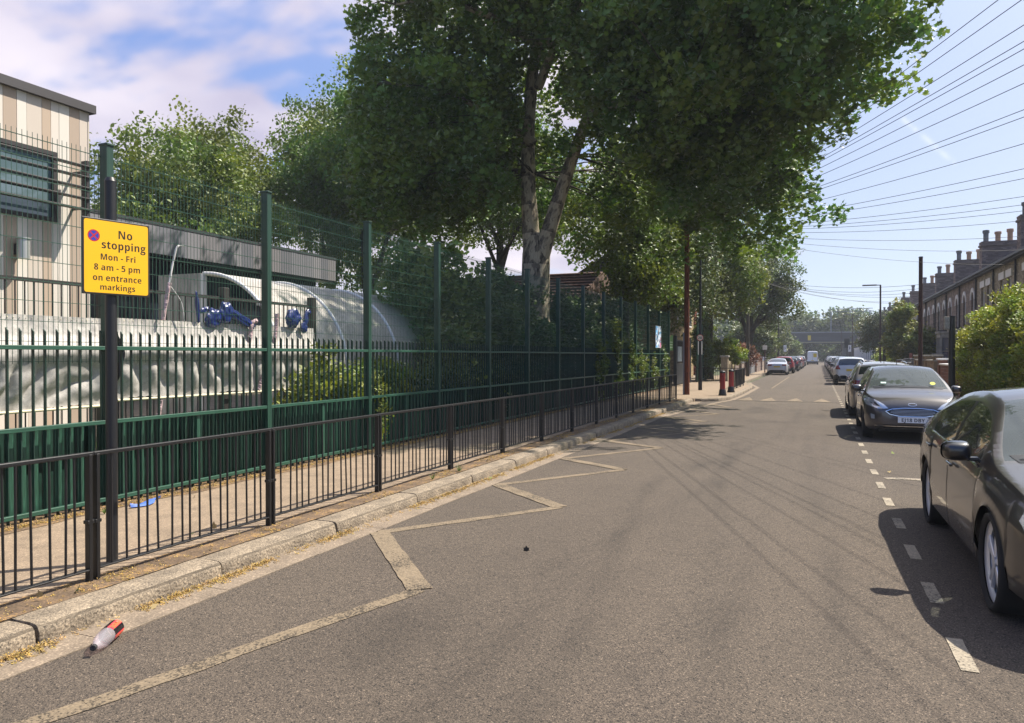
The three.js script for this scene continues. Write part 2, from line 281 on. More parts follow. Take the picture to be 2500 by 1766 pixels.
// dirt strip along the kerb, under the guardrail
{
  const poly = []; for (let z = -3; z <= 27; z += 0.25) poly.push([-4.72 - 0.16 * (fbm(z * 1.3, 4, 4, 0, 7) - 0.3), z]); for (let z = 27; z >= -3; z -= 0.25) poly.push([-4.462, z]);
  struct('dirt_strip', muv(flat(poly, PAVE + 0.006), 0.9), M.dirt, 'brown dirt strip between kerb and footway');
  const p2 = []; for (let z = -3; z <= 37; z += 0.2) p2.push([-6.62 + 0.16 * (fbm(z * 1.7, 9, 4, 0, 8) - 0.5), z]); for (let z = 37; z >= -3; z -= 0.5) p2.push([-7.25, z]);
  struct('dirt_strip', muv(flat(p2, PAVE + 0.005), 0.9), M.dirt, 'litter-strewn dirt along the foot of the green fence');
}
struct('school_ground', muv(prism([[-7.3, -12], [-7.3, 60], [-70, 60], [-70, -12]], -0.04, 0.10), 0.6), std([0.62, 0.60, 0.56], 0.95, { map: T.paving }), 'school yard surface behind the fence');
struct('school_lawn', muv(flat([[-8.0, 2], [-8.0, 9.6], [-12.4, 9.6], [-12.4, 2]], 0.115), 1), std([0.13, 0.25, 0.035], 1, { map: T.grain, bumpMap: T.bump, bumpScale: 0.02 }), 'bright turf under the grey canvas screen');
// right side
struct('pavement', muv(prism([[RKX + 0.15, -12], [RKX + 0.15, 260], [4.95, 260], [4.95, -12]], -0.04, PAVE), 0.6), M.paving, 'footway beside the parked cars');
struct('kerb', muv(bb(RKX, RKX + 0.15, -0.05, PAVE + 0.004, -260, 12), 1), M.granite, 'kerb beside the row of parked cars');
struct('garden_ground', muv(prism([[4.95, -12], [4.95, 220], [9, 220], [9, -12]], -0.04, 0.14), 0.4), std([0.16, 0.14, 0.10], 1, { map: T.dirt }), 'front gardens of the terrace');

// ---------- markings ----------
function ribbon(pts, w, y = 0.005, jit = 0.012) {
  const pos = [], idx = []; const P = []; for (let i = 0; i < pts.length - 1; i++) { const n = Math.max(2, Math.ceil(Math.hypot(pts[i + 1][0] - pts[i][0], pts[i + 1][1] - pts[i][1]) / 0.12)); for (let k = 0; k <= n; k++) P.push([lerp(pts[i][0], pts[i + 1][0], k / n), lerp(pts[i][1], pts[i + 1][1], k / n)]); }
  P.forEach(([x, z], i) => { const a = P[Math.max(0, i - 1)], b = P[Math.min(P.length - 1, i + 1)]; let dx = b[0] - a[0], dz = b[1] - a[1]; const l = Math.hypot(dx, dz) || 1; dx /= l; dz /= l; const w1 = w / 2 + jit * (fbm(i * 0.5, x * 3, 2, 0, 5) - 0.5) * 2, w2 = w / 2 + jit * (fbm(i * 0.5, x * 3 + 50, 2, 0, 6) - 0.5) * 2; pos.push(x - dz * w1, y, -(z + dx * w1), x + dz * w2, y, -(z - dx * w2)); });
  for (let i = 0; i < P.length - 1; i++) { const a = 2 * i; idx.push(a, a + 1, a + 2, a + 2, a + 1, a + 3); }
  const g = new THREE.BufferGeometry(); g.setAttribute('position', new THREE.Float32BufferAttribute(pos, 3)); g.setIndex(idx); g.computeVertexNormals(); return muv(g, 0.48);
}
{
  const mk = new THREE.Group(); mk.name = 'zigzag_marking'; scene.add(mk); tag(mk, 'worn yellow zigzag line along the left side of the road', null, null, 'structure');
  const R = -2.66, Lx = -3.88, apex = [[-3.9, 0.2], [R, 4.66], [Lx, 6.02], [R, 7.8], [Lx, 8.84], [R, 10.72], [Lx, 11.5], [R, 13.5], [Lx, 14.2], [R, 16.4], [Lx, 17.2], [R, 19.35], [Lx, 20.3], [R, 21.9], [Lx, 23.1], [R, 24.9], [-3.5, 26.4]];
  apex.slice(0, -1).forEach((p, i) => { const q = apex[i + 1], out = i % 2 === 0; // the long strokes run outward, the short ones back
    const mid = i === 0 ? [[p[0], p[1]], [-3.66, 1.3], [-3.27, 2.5], [-2.97, 3.6], q] : [p, q];
    obj('stroke', ribbon(mid, out ? 0.125 : 0.185, 0.0045 + 0.003 * (i % 2)), M.zig, mk); });
  const bay = new THREE.Group(); bay.name = 'bay_marking'; scene.add(bay); tag(bay, 'dashed white line along the parking bays', null, null, 'structure');
  for (let k = 0; k < 95; k++) { const z = 3.4 + 1.18 * k; obj('dash', ribbon([[0.757, z], [0.757, z + 0.5]], 0.085, 0.005, 0.006), M.white, bay); }
  const arc = []; for (let k = 0; k <= 10; k++) { const a = k / 10; arc.push([0.86 + 0.62 * a, 11.35 + 0.16 * Math.sin(a * 2.4) - 0.16 * a]); }
  obj('bay_end', ribbon(arc, 0.15, 0.005, 0.03), M.white, bay);
  const eg = new THREE.Group(); eg.name = 'edge_marking'; scene.add(eg); tag(eg, 'pale line sweeping round the built-out kerb', null, null, 'structure');
  obj('line', ribbon([[-3.95, 20.5], [-3.72, 23.1], [-3.4, 26.6], [-3.0, 29], [-2.9, 33], [-2.92, 40.5], [-3.6, 45], [-3.95, 48]], 0.2, 0.009), M.channel, eg);
  obj('line', ribbon([[-2.2, 40], [-2.1, 62]], 0.1, 0.006), M.zig, eg);
  const tr = new THREE.Group(); tr.name = 'hump_marking'; scene.add(tr); tag(tr, 'white triangles on the speed hump ramp', null, null, 'structure');
  for (const x of [-2.55, -1.73, -0.8, 0.13]) obj('triangle', muv(flat([[x - 0.3, 28.9], [x + 0.3, 28.9], [x, 31.2]], 0.012), 0.48), M.zig, tr);
  obj('ramp', muv(flat([[-3.0, 28.75], [0.7, 28.75], [0.7, 28.9], [-3.0, 28.9]], 0.0105), 0.48), std([0.7, 0.7, 0.7], 0.95, { map: T.asphalt }), tr);
}

// ---------- tall green school fence ----------
const FX = -6.91, FZ = n => 5.54 + 2.43 * n;
{
  const f = thing('school_fence', 'tall green railing with welded mesh panels above, in front of the school', 'fence', [FX, PAVE, 0]);
  const Y = h => h - PAVE;                         // heights above the road -> above the footway
  const postG = bb(-0.065, 0.040, Y(0.02), Y(3.90), -0.04, 0.04), capG = rb(0.135, 0.03, 0.095, 0.01, -0.015, Y(3.91), 0);
  const half = bb(-0.03, 0.02, Y(0.215), Y(0.975), -0.025, 0.025);
  const tip = new THREE.ExtrudeGeometry(new THREE.Shape([[-0.016, Y(0.06)], [0.016, Y(0.06)], [0.016, Y(1.93)], [-0.016, Y(1.96)]].map(p => new THREE.Vector2(...p))), { depth: 0.011, bevelEnabled: false }).translate(0, 0, -0.0055);
  const railG = L => rb(0.045, 0.042, L, 0.006, 0.012, 0, 0);
  const L = 2.43 - 0.084;
  const rl = railG(L), sheetG = bb(-0.20, -0.19, Y(0.15), Y(0.99), -L / 2 - 0.03, L / 2 + 0.03), stripG = rb(0.014, 0.84, 0.070, 0.004, -0.118, Y(0.575), 0);
  const topWires = [], n = 47;                    // 50 mm verticals, doubled horizontals every 0.19 m
  { for (let i = 0; i < n; i++) { const z = -L / 2 + 0.02 + i * (L - 0.04) / (n - 1); topWires.push(bx(0.0038, 2.22, 0.0038, -0.055, Y(1.62) + 1.11, z)); }
    for (let k = 0; k <= 11; k++) topWires.push(bx(0.005, 0.0048, L, -0.0495, Y(1.64) + k * 0.195, 0), bx(0.005, 0.0048, L, -0.0605, Y(1.64) + k * 0.195, 0)); }
  const meshG = merge(topWires);
  for (let k = -2; k <= 13; k++) {
    const p = obj('post', postG, M.greenPost, f); p.position.z = -FZ(k); const c = obj('post_cap', capG, M.greenDark, p);
    if (k === 13) break;
    const zc = -(FZ(k) + 1.215);
    for (const [y, nm] of [[1.775, 'rail'], [1.0, 'rail'], [0.19, 'rail']]) { const r = obj(nm, rl, M.green, f); r.position.set(0, Y(y), zc); }
    const m = obj('mesh_panel', meshG, M.green, f); m.position.z = zc;
    const h = obj('intermediate_post', half, M.green, f); h.position.set(-0.01, 0, zc);
    const s = obj('backing_sheet', sheetG, M.greenDark, f); s.position.z = zc;
    for (let i = 0; i < 20; i++) { const q = obj('picket', tip, M.greenDark, f); q.position.set(-0.026, 0.006 * (hash(i, k) - 0.5), zc + (i - 9.5) * 0.1215); q.rotation.x = 0.006 * (hash(i, k, 3) - 0.5); const st = obj('backing_strip', stripG, M.green, f); st.position.set(0.004 * hash(i, k, 6), 0, zc + (i - 9.5) * 0.1215 + 0.05 + 0.006 * (hash(i, k, 8) - 0.5)); }
  }
}
// ---------- black pedestrian guardrail at the kerb ----------
const GX = -4.69;
function guardrail(zs, x, label, lean = 0) {
  const f = thing('pedestrian_guardrail', label, 'guardrail', [x, PAVE, 0], 0, null);
  const post = merge([rb(0.05, 0.92, 0.026, 0.004, 0, 0.43, 0)]), br = new THREE.CylinderGeometry(0.0085, 0.0085, 0.79, 7).translate(0, 0.485, 0);
  for (let k = 0; k < zs.length - 1; k++) {
    const a = zs[k], b = zs[k + 1], L = b - a - 0.082, zc = -(a + b) / 2;
    for (const e of [a + 0.028, b - 0.028]) { const p = obj('post', post, M.black, f); p.position.set(0.004 * (hash(k, 3) - 0.5), 0, -e); p.rotation.z = 0.01 * (hash(k, 7) - 0.5); const c = obj('clamp', rb(0.05, 0.025, 0.05, 0.004, 0, 0.42, 0), M.black, p); }
    const t = obj('top_rail', rb(0.040, 0.028, L + 0.08, 0.006), M.black, f); t.position.set(0, 0.892, zc);
    const bo = obj('bottom_rail', rb(0.05, 0.012, L, 0.003), M.black, f); bo.position.set(0, 0.086, zc);
    const n = Math.max(4, Math.round((b - a) / 0.112)); let z = 0; const steps = []; for (let i = 0; i < n; i++) { z += i % 4 === 3 ? 0.6 : 1.12; steps.push(z); } const tot = z + 0.9;
    steps.forEach((q, i) => { const m = obj('bar', br, M.black, f); m.position.set((i % 2 ? 0.007 : -0.007), 0, zc + L / 2 - q / tot * L); const bent = hash(i, k, 14) > 0.9 ? 3 : 1; m.rotation.set(0.02 * bent * (hash(i, k, 4) - 0.5), 0, 0.014 * bent * (hash(i, k, 5) - 0.5)); });
  }
  return f;
}
guardrail([...Array(15).keys()].map(k => 3.63 + 1.814 * (k - 2)).concat(26.6), GX, 'black metal pedestrian guardrail along the kerb in front of the school');
guardrail([35.2, 36.9, 38.6, 40.3], -3.62, 'short black guardrail beside the red bollards');
{ const g = thing('pedestrian_guardrail', 'short black guardrail in the footway behind the speed limit post', 'guardrail', [0, PAVE, 0]);
  const z = 44; obj('top_rail', bb(-6.6, -3.9, 0.82, 0.86, -z - 0.02, -z + 0.02), M.black, g); obj('bottom_rail', bb(-6.6, -3.9, 0.08, 0.10, -z - 0.02, -z + 0.02), M.black, g);
  for (const x of [-6.6, -5.25, -3.9]) obj('post', bb(x - 0.025, x + 0.025, -0.03, 0.87, -z - 0.025, -z + 0.025), M.black, g);
  for (let i = 1; i < 22; i++) if (i !== 11) obj('bar', cyl(0.009, 0.009, 0.73, -6.6 + i * 0.1227, 0.09, -z, 6), M.black, g); }

// ---------- school buildings behind the fence ----------
{ // near block clad in vertical boards of cream, sand and tan; its long face runs along the road at x = -14
  const b = thing('school_building', 'two-storey school block clad in cream and tan vertical panels', 'building', [-14, 0.1, 0]);
  const z1 = 10.77, z0 = -14, top = 6.62;
  obj('core_wall', bb(-9, -0.06, 0, top, -z1 + 0.03, -z0), std([0.30, 0.27, 0.23], 0.9), b);
  const tones = [[0.60, 0.54, 0.47], [0.52, 0.45, 0.38], [0.43, 0.33, 0.245], [0.62, 0.57, 0.50], [0.38, 0.295, 0.225], [0.56, 0.49, 0.42]].map(c => std(c, 0.55));
  const wins = [[7.0, 10.08, 4.34, 5.72], [1.5, 4.6, 4.34, 5.72]];
  let z = z1, k = 0; const seq = [1, 4, 3, 0, 2, 1, 3, 4, 0, 5, 2, 3, 1, 0, 4, 3, 5, 2];
  while (z > z0) { const w = [0.19, 0.22, 0.22, 0.17, 0.18, 0.30, 0.19, 0.255][k % 8], a = z - w, m = tones[seq[k % seq.length]]; let cut = wins.find(q => a + 0.05 < q[1] && z - 0.05 > q[0]);
    const put = (y0, y1, zz1, zz0) => { if (y1 - y0 > 0.02 && zz1 - zz0 > 0.02) obj('cladding_panel', bb(-0.05, 0.0 + 0.006 * hash(k, 3), y0, y1, -zz1 + 0.004, -zz0 - 0.004), m, b); };
    if (cut) { put(0.05, cut[2] - 0.1, z, a); put(cut[3] - 0.1, top, z, a); if (z > cut[1]) put(cut[2] - 0.1, cut[3] - 0.1, z, cut[1]); if (a < cut[0]) put(cut[2] - 0.1, cut[3] - 0.1, cut[0], a); } else put(0.05, top, z, a);
    z = a; k++; }
  z = 0; for (let q = 0; q < 14; q++) obj('cladding_panel', bb(-0.6 * (q + 1) + 0.004 - 0.06, -0.6 * q - 0.004 - 0.06, 0.05, top, -z1 - 0.02, -z1 + 0.03), tones[seq[q]], b);
  obj('roof_edge', [bb(-9.1, 0.10, top + 0.0, top + 0.17, -z1 - 0.12, -z0)], std([0.055, 0.05, 0.052], 0.5), b);
  obj('corner_trim', bb(-0.055, 0.012, 0, top, -z1 - 0.024, -z1 + 0.006), std([0.45, 0.40, 0.34], 0.6), b);
  const fr = std([0.03, 0.026, 0.026], 0.5), gl = phy([0.10, 0.15, 0.17], 0.04, { metalness: 0, clearcoat: 1, clearcoatRoughness: 0.02 });
  for (const [a, c, y0, y1] of wins) {
    const w = obj('window', [bb(-0.05, 0.05, y0 - 0.1, y0 - 0.02, -c, -a), bb(-0.05, 0.05, y1 - 0.18, y1 - 0.1, -c, -a), bb(-0.05, 0.05, y0 - 0.02, y1 - 0.18, -c, -c + 0.09), bb(-0.05, 0.05, y0 - 0.02, y1 - 0.18, -a - 0.09, -a), bb(-0.05, 0.04, y0 - 0.02, y1 - 0.18, -(a + c) / 2 - 0.03, -(a + c) / 2 + 0.03)], fr, b);
    obj('pane', bb(-0.04, -0.03, y0 - 0.02, y1 - 0.18, -c + 0.09, -(a + c) / 2 - 0.03), gl, w); obj('pane', bb(-0.04, -0.03, y0 - 0.02, y1 - 0.18, -(a + c) / 2 + 0.03, -a - 0.09), gl, w);
    for (let q = 0; q < 5; q++) obj('louvre', rb(0.16, 0.03, c - a + 0.62, 0.008, 0.42, y0 + 0.18 + q * 0.215, -(a + c) / 2 + (c - a + 0.62) / 2 - (c - a) / 2 - 0.38 + 0), fr, b);
    for (const e of [c + 0.34, a + 0.2]) obj('louvre_bracket', [bb(0.3, 0.46, y0 + 0.02, y0 + 1.16, -e - 0.03, -e + 0.03), bb(0, 0.32, y0 + 0.2, y0 + 0.25, -e - 0.02, -e + 0.02), bb(0, 0.32, y0 + 0.92, y0 + 0.97, -e - 0.02, -e + 0.02)], fr, b);
  }
  const la = obj('wall_lamp', [cyl(0.11, 0.11, 0.36, 0.20, 3.42, -9.28, 20), cyl(0.125, 0.125, 0.03, 0.20, 3.78, -9.28, 20)], std([0.42, 0.42, 0.40], 0.4, { metalness: 0.5 }), b);
  obj('bracket', bb(0, 0.12, 3.5, 3.7, -9.33, -9.23), fr, la);
  obj('downpipe', [cyl(0.04, 0.04, 6.4, 0.05, 0.1, -8.6, 10)], tones[1], b);
}
{ // long low grey block further in, flat roof with deep fascia
  const b = thing('school_building', 'long grey flat-roofed school block with dark glazed strip under its fascia', 'building', [-22, 0.1, 0]);
  const z0 = 10, z1 = 30.28, H = 6.3, gm = [[0.15, 0.15, 0.165], [0.19, 0.185, 0.195], [0.12, 0.12, 0.135], [0.17, 0.16, 0.165]].map(c => std(c, 0.6)), dk = std([0.018, 0.02, 0.025], 0.35);
  obj('wall', bb(-9, -0.9, 0, H - 1.0, -z1 + 0.4, -z0), std([0.06, 0.06, 0.068], 0.7, { map: T.grain }), b);
  obj('roof', bb(-9.2, 0.02, H - 0.02, H + 0.1, -z1 - 0.04, -z0), std([0.03, 0.03, 0.034], 0.6), b);
  for (let z = z1, k = 0; z > z0; k++) { const w = 0.42 + 0.3 * hash(k, 7); obj('fascia_panel', bb(-0.05, 0.006 * hash(k, 9), H - 1.04, H - 0.03, -z + 0.006, -(z - w)), gm[Math.floor(hash(k, 11) * 4)], b); z -= w; }
  for (let k = 0; k < 14; k++) obj('fascia_panel', bb(-0.65 * (k + 1) - 0.05, -0.65 * k - 0.056, H - 1.04, H - 0.03, -z1, -z1 + 0.05), gm[k % 4], b);
  obj('soffit', bb(-0.95, -0.06, H - 1.1, H - 1.04, -z1 + 0.06, -z0), dk, b);
  for (let k = 0; k < 12; k++) { const w = obj('window', [bb(-0.9, -0.83, 2.9, 5.16, -(z1 - 0.6 - k * 1.6), -(z1 - 0.6 - k * 1.6) + 0.08), bb(-0.9, -0.83, 2.82, 2.9, -(z1 - 0.6 - k * 1.6), -(z1 - 2.2 - k * 1.6))], dk, b); obj('pane', bb(-0.89, -0.86, 2.9, 5.16, -(z1 - 0.68 - k * 1.6), -(z1 - 2.2 - k * 1.6)), phy([0.02, 0.026, 0.035], 0.06), w); }
  const font = await new FontLoader().loadAsync('fonts/droid/droid_sans_regular.typeface.json');
  const tg = new TextGeometry('nger', { font, size: 0.62, depth: 0.03, curveSegments: 3 }); tg.rotateY(Math.PI / 2); tg.translate(-0.80, 2.05, -19.2); obj('sign_lettering', tg, std([0.12, 0.12, 0.13], 0.6), b);
  obj('notice', bb(-0.86, -0.82, 1.75, 2.6, -22.5, -21.9), std([0.5, 0.53, 0.6], 0.6), b);
}
{ // quarter-barrel shelter with ribbed polycarbonate, high side away from the road
  const s = thing('shelter', 'curved translucent polycarbonate shelter with white ribs behind the fence', 'shelter', [0, 0.1, 0]);
  const X0 = -11.05, X1 = -9.15, Ht = 3.18, Hs = 1.2, Z0 = 10.95, Z1 = 17.1, arcP = t => { const a = t * Math.PI / 2; return [X0 + (X1 - X0) * Math.sin(a), Hs + (Ht - Hs) * Math.cos(a)]; };
  const wh = std([0.62, 0.61, 0.58], 0.45), poly = phy([0.66, 0.61, 0.54], 0.4, { transmission: 0.22, thickness: 0, map: T.fine });
  const seg = 28, nb = 3;
  for (let q = 0; q < nb; q++) { const a = lerp(Z0, Z1, q / nb) + 0.03, c = lerp(Z0, Z1, (q + 1) / nb) - 0.03, nz = 46, pos = [], idx = [];
    for (let i = 0; i <= seg; i++) { const [x, y] = arcP(i / seg); for (let j = 0; j <= nz; j++) { const w = 0.012 * Math.sin(j * Math.PI); const r = 0.010 * (j % 2); pos.push(x + r * 0.6, y + r, -lerp(a, c, j / nz)); } }
    for (let j = 0; j <= nz; j++) pos.push(X1 + 0.006 * (j % 2), 0.06, -lerp(a, c, j / nz));
    for (let i = 0; i <= seg; i++) for (let j = 0; j < nz; j++) { const A = i * (nz + 1) + j, B = A + nz + 1; idx.push(A, A + 1, B, B, A + 1, B + 1); }
    const g = new THREE.BufferGeometry(); g.setAttribute('position', new THREE.Float32BufferAttribute(pos, 3)); g.setIndex(idx); g.computeVertexNormals(); obj('roof_sheet', muv(g, 0.7), poly, s); }
  for (let q = 0; q <= nb; q++) { const z = -lerp(Z0, Z1, q / nb), pts = []; for (let i = 0; i <= 14; i++) { const [x, y] = arcP(i / 14); pts.push(V(x + 0.01, y + 0.012, z)); } pts.push(V(X1 + 0.01, 0.6, z), V(X1 + 0.01, 0, z)); obj('rib', tube(pts, 0.038, 40, 8), wh, s); }
  for (let q = 0; q <= nb; q++) obj('column', bb(X0 - 0.05, X0 + 0.05, 0, Ht, -lerp(Z0, Z1, q / nb) - 0.04, -lerp(Z0, Z1, q / nb) + 0.04), wh, s);
  obj('end_panel', bb(X0 - 1.15, X0 - 0.06, 0.02, Ht + 0.02, -Z0 - 0.03, -Z0 + 0.03), std([0.55, 0.52, 0.46], 0.6, { map: T.grain }), s);
  obj('purlin', bb(X0 - 0.03, X0 + 0.03, Ht - 0.02, Ht + 0.045, -Z1, -Z0), wh, s); { const [x, y] = arcP(0.5); obj('purlin', bb(x - 0.05, x - 0.012, y - 0.06, y - 0.012, -Z1, -Z0), wh, s); }
}
// black railing with a grey canvas screen laced to it, inside the school
const BX = -9.0;
{
  const r = thing('yard_railing', 'black yard railing behind the school fence that carries the grey screen', 'railing', [BX, 0.1, 0]);
  const bm = std([0.03, 0.025, 0.022], 0.6, { map: T.chips });
  for (const z of [2.2, 4.7, 7.22, 9.45, 11.75]) obj('post', rb(0.13, 2.72, 0.13, 0.01, -0.1, 1.36, -z), bm, r);
  for (const y of [0.28, 2.52]) obj('rail', bb(-0.13, -0.09, y, y + 0.05, -11.7, -2.2), bm, r);
  for (let i = 0; i < 78; i++) { const z = 2.3 + i * 0.12; if ([4.7, 7.22, 9.45].some(p => Math.abs(p - z) < 0.08)) continue; obj('picket', cyl(0.010, 0.010, 2.26, -0.11, 0.3, -z, 6), bm, r); }
}
{
  const b = thing('canvas_screen', 'long grey wrinkled canvas screen laced to the railing behind the fence', 'screen', [BX, 0, 0]);
  const mk = (za, zb, yt, yb, sd) => { const nu = 260, nv = 60, pos = [], idx = [];
    for (let i = 0; i <= nu; i++) for (let j = 0; j <= nv; j++) { const u = i / nu, v = j / nv, z = lerp(za, zb, u);
      const env = Math.sin(Math.PI * clamp(v)) ** 0.8, lo = sstep(0.42, 0.75, v), hi = 1 - sstep(0.08, 0.30, v);
      const w = z * 2.1 + 0.55 * Math.sin(v * 3.2 + sd) + 1.6 * (fbm(u * 6, v * 1.5, 3, 0, sd) - 0.5);
      let x = 0.09 * env * Math.sin(v * Math.PI * 1.1) + lo * 0.13 * (Math.abs(Math.sin(w * 3.6 + v * 1.2)) - 0.4) * Math.sin(Math.PI * Math.min(1, v * 1.02)) + hi * 0.007 * Math.sin(z * 46) + 0.10 * sstep(0.20, 0.36, v) * (1 - sstep(0.40, 0.60, v)) * (0.5 + fbm(u * 9, v * 3, 3, 0, sd + 3)) + 0.05 * (fbm(u * 16, v * 5, 4, 0, sd + 9) - 0.5);
      const sag = 0.03 * Math.sin(u * Math.PI * 5) * v + (v > 0.97 ? 0.008 * Math.sin(z * 40) : 0);
      pos.push(x, lerp(yt, yb, v) + sag, -z); }
    for (let i = 0; i < nu; i++) for (let j = 0; j < nv; j++) { const A = i * (nv + 1) + j, B = A + nv + 1; idx.push(A, A + 1, B, B, A + 1, B + 1); }
    const g = new THREE.BufferGeometry(); g.setAttribute('position', new THREE.Float32BufferAttribute(pos, 3)); g.setIndex(idx); g.computeVertexNormals(); return muv(g, 1.1); };
  const cm = phy([0.56, 0.53, 0.48], 0.75, { map: T.fine, sheen: 0.2, sheenRoughness: 0.6 });
  obj('canvas', mk(2.2, 7.12, 2.20, 1.02, 3), cm, b); obj('canvas', mk(7.34, 11.66, 2.22, 1.08, 8), cm, b);
  for (const [za, zb, yt, yb] of [[2.2, 7.12, 2.20, 1.02], [7.34, 11.66, 2.22, 1.08]]) {
    obj('hem', tube([[0.02, yb - 0.005, -za], [0.03, yb - 0.01, -(za + zb) / 2], [0.02, yb - 0.005, -zb]], 0.018, 12, 6), std([0.62, 0.56, 0.40], 0.8), b);
    obj('rope', tube([...Array(40).keys()].map(i => V(0.01 + 0.02 * (i % 2), yt - 0.33 + 0.03 * Math.sin(i * 1.1), -lerp(za, zb, i / 39))), 0.006, 120, 4), std([0.10, 0.085, 0.07], 0.9), b);
    const lace = []; for (let z = za + 0.05; z < zb; z += 0.075) lace.push(bar([0.012, yt - 0.04, -z], [-0.06, yt + 0.004, -(z + 0.03)], 0.004, 4)); obj('lacing', lace, std([0.66, 0.60, 0.42], 0.8), b);
  }
}
{ // pale fluffy ribbons and blue sheeting tied to the railing
  const rib = (pts, r, label, sd, mat) => { const q = thing('ribbon', label, 'ribbon', [BX, 0, 0]); const P = pts.map(([z, y, x]) => V(x ?? 0.09, y, -z)); const g = tube(P, r, 40, 8), p = g.attributes.position; for (let i = 0; i < p.count; i++) { const k = 1.0 * r * (noise3(p.getX(i) * 60, p.getY(i) * 60, p.getZ(i) * 60 + sd) - 0.5); p.setXYZ(i, p.getX(i) + k, p.getY(i) + k, p.getZ(i) + k); } g.computeVertexNormals(); obj('strand', g, mat, q); return q; };
  const pink = std([0.62, 0.45, 0.45], 0.95, { map: T.fine }), white = std([0.7, 0.68, 0.66], 0.95, { map: T.fine });
  const r1 = rib([[8.05, 2.22], [8.12, 2.55], [8.17, 2.78]], 0.03, 'pinkish white fluffy streamer standing up from the railing', 1, pink); obj('strand', tube([V(0.09, 2.78, -8.17), V(0.08, 3.1, -8.25), V(0.1, 3.34, -8.32), V(0.1, 3.36, -8.44)], 0.016, 24, 6), white, r1); obj('strand', tube([V(0.09, 2.75, -8.17), V(0.1, 2.5, -8.38), V(0.1, 2.22, -8.44)], 0.008, 16, 5), white, r1);
  rib([[9.72, 1.66], [9.84, 1.95], [9.92, 2.27], [10.02, 2.29]], 0.032, 'pink fluffy ribbon hanging over the screen beside the blue sheeting', 2, pink);
  rib([[10.45, 1.92], [10.5, 2.16], [10.52, 2.44]], 0.033, 'pink fluffy ribbon end standing above the screen', 3, pink);
  rib([[7.95, 0.76], [7.98, 0.92], [8.0, 1.04]], 0.035, 'short pale ribbon dangling below the grey screen', 4, pink);
  rib([[10.05, 1.10], [10.1, 1.22], [10.16, 1.36]], 0.028, 'small pink ribbon knot low on the screen', 5, pink);
  const blue = phy([0.006, 0.016, 0.11], 0.3, { clearcoat: 0.5, clearcoatRoughness: 0.3 });
  const blob = (name, label, parts) => { const q = thing(name, label, 'sheeting', [BX, 0, 0]); for (const [z, y, x, rx, ry, rz, t] of parts) { const g = new THREE.IcosahedronGeometry(1, 5), p = g.attributes.position; for (let i = 0; i < p.count; i++) { const a = p.getX(i), b2 = p.getY(i), c = p.getZ(i), k = 0.72 + 0.55 * noise3(a * 2.4 + z, b2 * 2.4, c * 2.4); p.setXYZ(i, a * k * rx, b2 * k * ry, c * k * rz); } g.rotateX(t); g.translate(x, y, -z); g.computeVertexNormals(); obj('fold', g, blue, q); } return q; };
  blob('plastic_sheeting', 'blue plastic sheeting bunched over the railing top', [[9.33, 2.40, 0.05, 0.09, 0.17, 0.14, 0], [9.66, 2.32, 0.06, 0.06, 0.07, 0.36, -0.42], [9.08, 2.30, 0.04, 0.07, 0.15, 0.16, -0.2], [8.76, 2.46, 0.03, 0.03, 0.24, 0.03, 0.1], [8.9, 2.42, 0.03, 0.03, 0.04, 0.10, 0.4]]);
  blob('plastic_sheeting', 'round blue plastic bundle tied near the brown post', [[11.0, 2.38, 0.05, 0.10, 0.17, 0.17, 0], [11.34, 2.36, 0.07, 0.045, 0.2, 0.05, -0.25], [11.28, 2.22, 0.08, 0.045, 0.10, 0.08, 0.3], [11.42, 2.52, 0.07, 0.045, 0.05, 0.06, 0]]);
  const can = thing('play_crate', 'dark crate with a red panel on the yard ground under the screen', 'crate', [-9.7, 0.1, -9.9]); obj('crate_side', [bb(-0.5, 0.5, 0, 0.62, -1.3, 1.3)], std([0.03, 0.022, 0.02], 0.9), can); obj('red_panel', bb(0.502, 0.52, 0.42, 0.58, -0.4, -0.1), std([0.4, 0.02, 0.02], 0.5), can); for (let i = 0; i < 5; i++) obj('red_bar', bar([0.56, 0.1, -0.6 - i * 0.25], [0.56, 0.7, -0.45 - i * 0.25], 0.02, 6), std([0.2, 0.03, 0.025], 0.6), can);
}
{ // house roof seen behind the plane trunk
  const h = thing('low_house', 'low house with a brown tiled roof behind the plane trunk', 'house', [-17, 0.1, -42]);
  obj('wall', muv(bb(-6, 5, 0, 4.4, -5, 5), 0.42), std([0.35, 0.20, 0.14], 0.9, { map: T.brick }), h);
  const rp = new THREE.ExtrudeGeometry(new THREE.Shape([[-5.5, 0], [5.5, 0], [0, 2.1]].map(p => new THREE.Vector2(...p))), { depth: 11.8, bevelEnabled: false }); rp.rotateY(Math.PI / 2); rp.translate(-6.4, 4.41, 0); obj('roof', muv(rp, 1), std([0.20, 0.12, 0.09], 0.9, { map: T.grain }), h);
  for (let q = 0; q < 9; q++) obj('tile_course', bx(11.7, 0.05, 0.5, -0.5, 4.62 + q * 0.22, 4.95 - q * 0.57).rotateX(0), std([[0.24, 0.14, 0.10], [0.19, 0.115, 0.085]][q % 2], 0.9, { map: T.fine }), h);
}

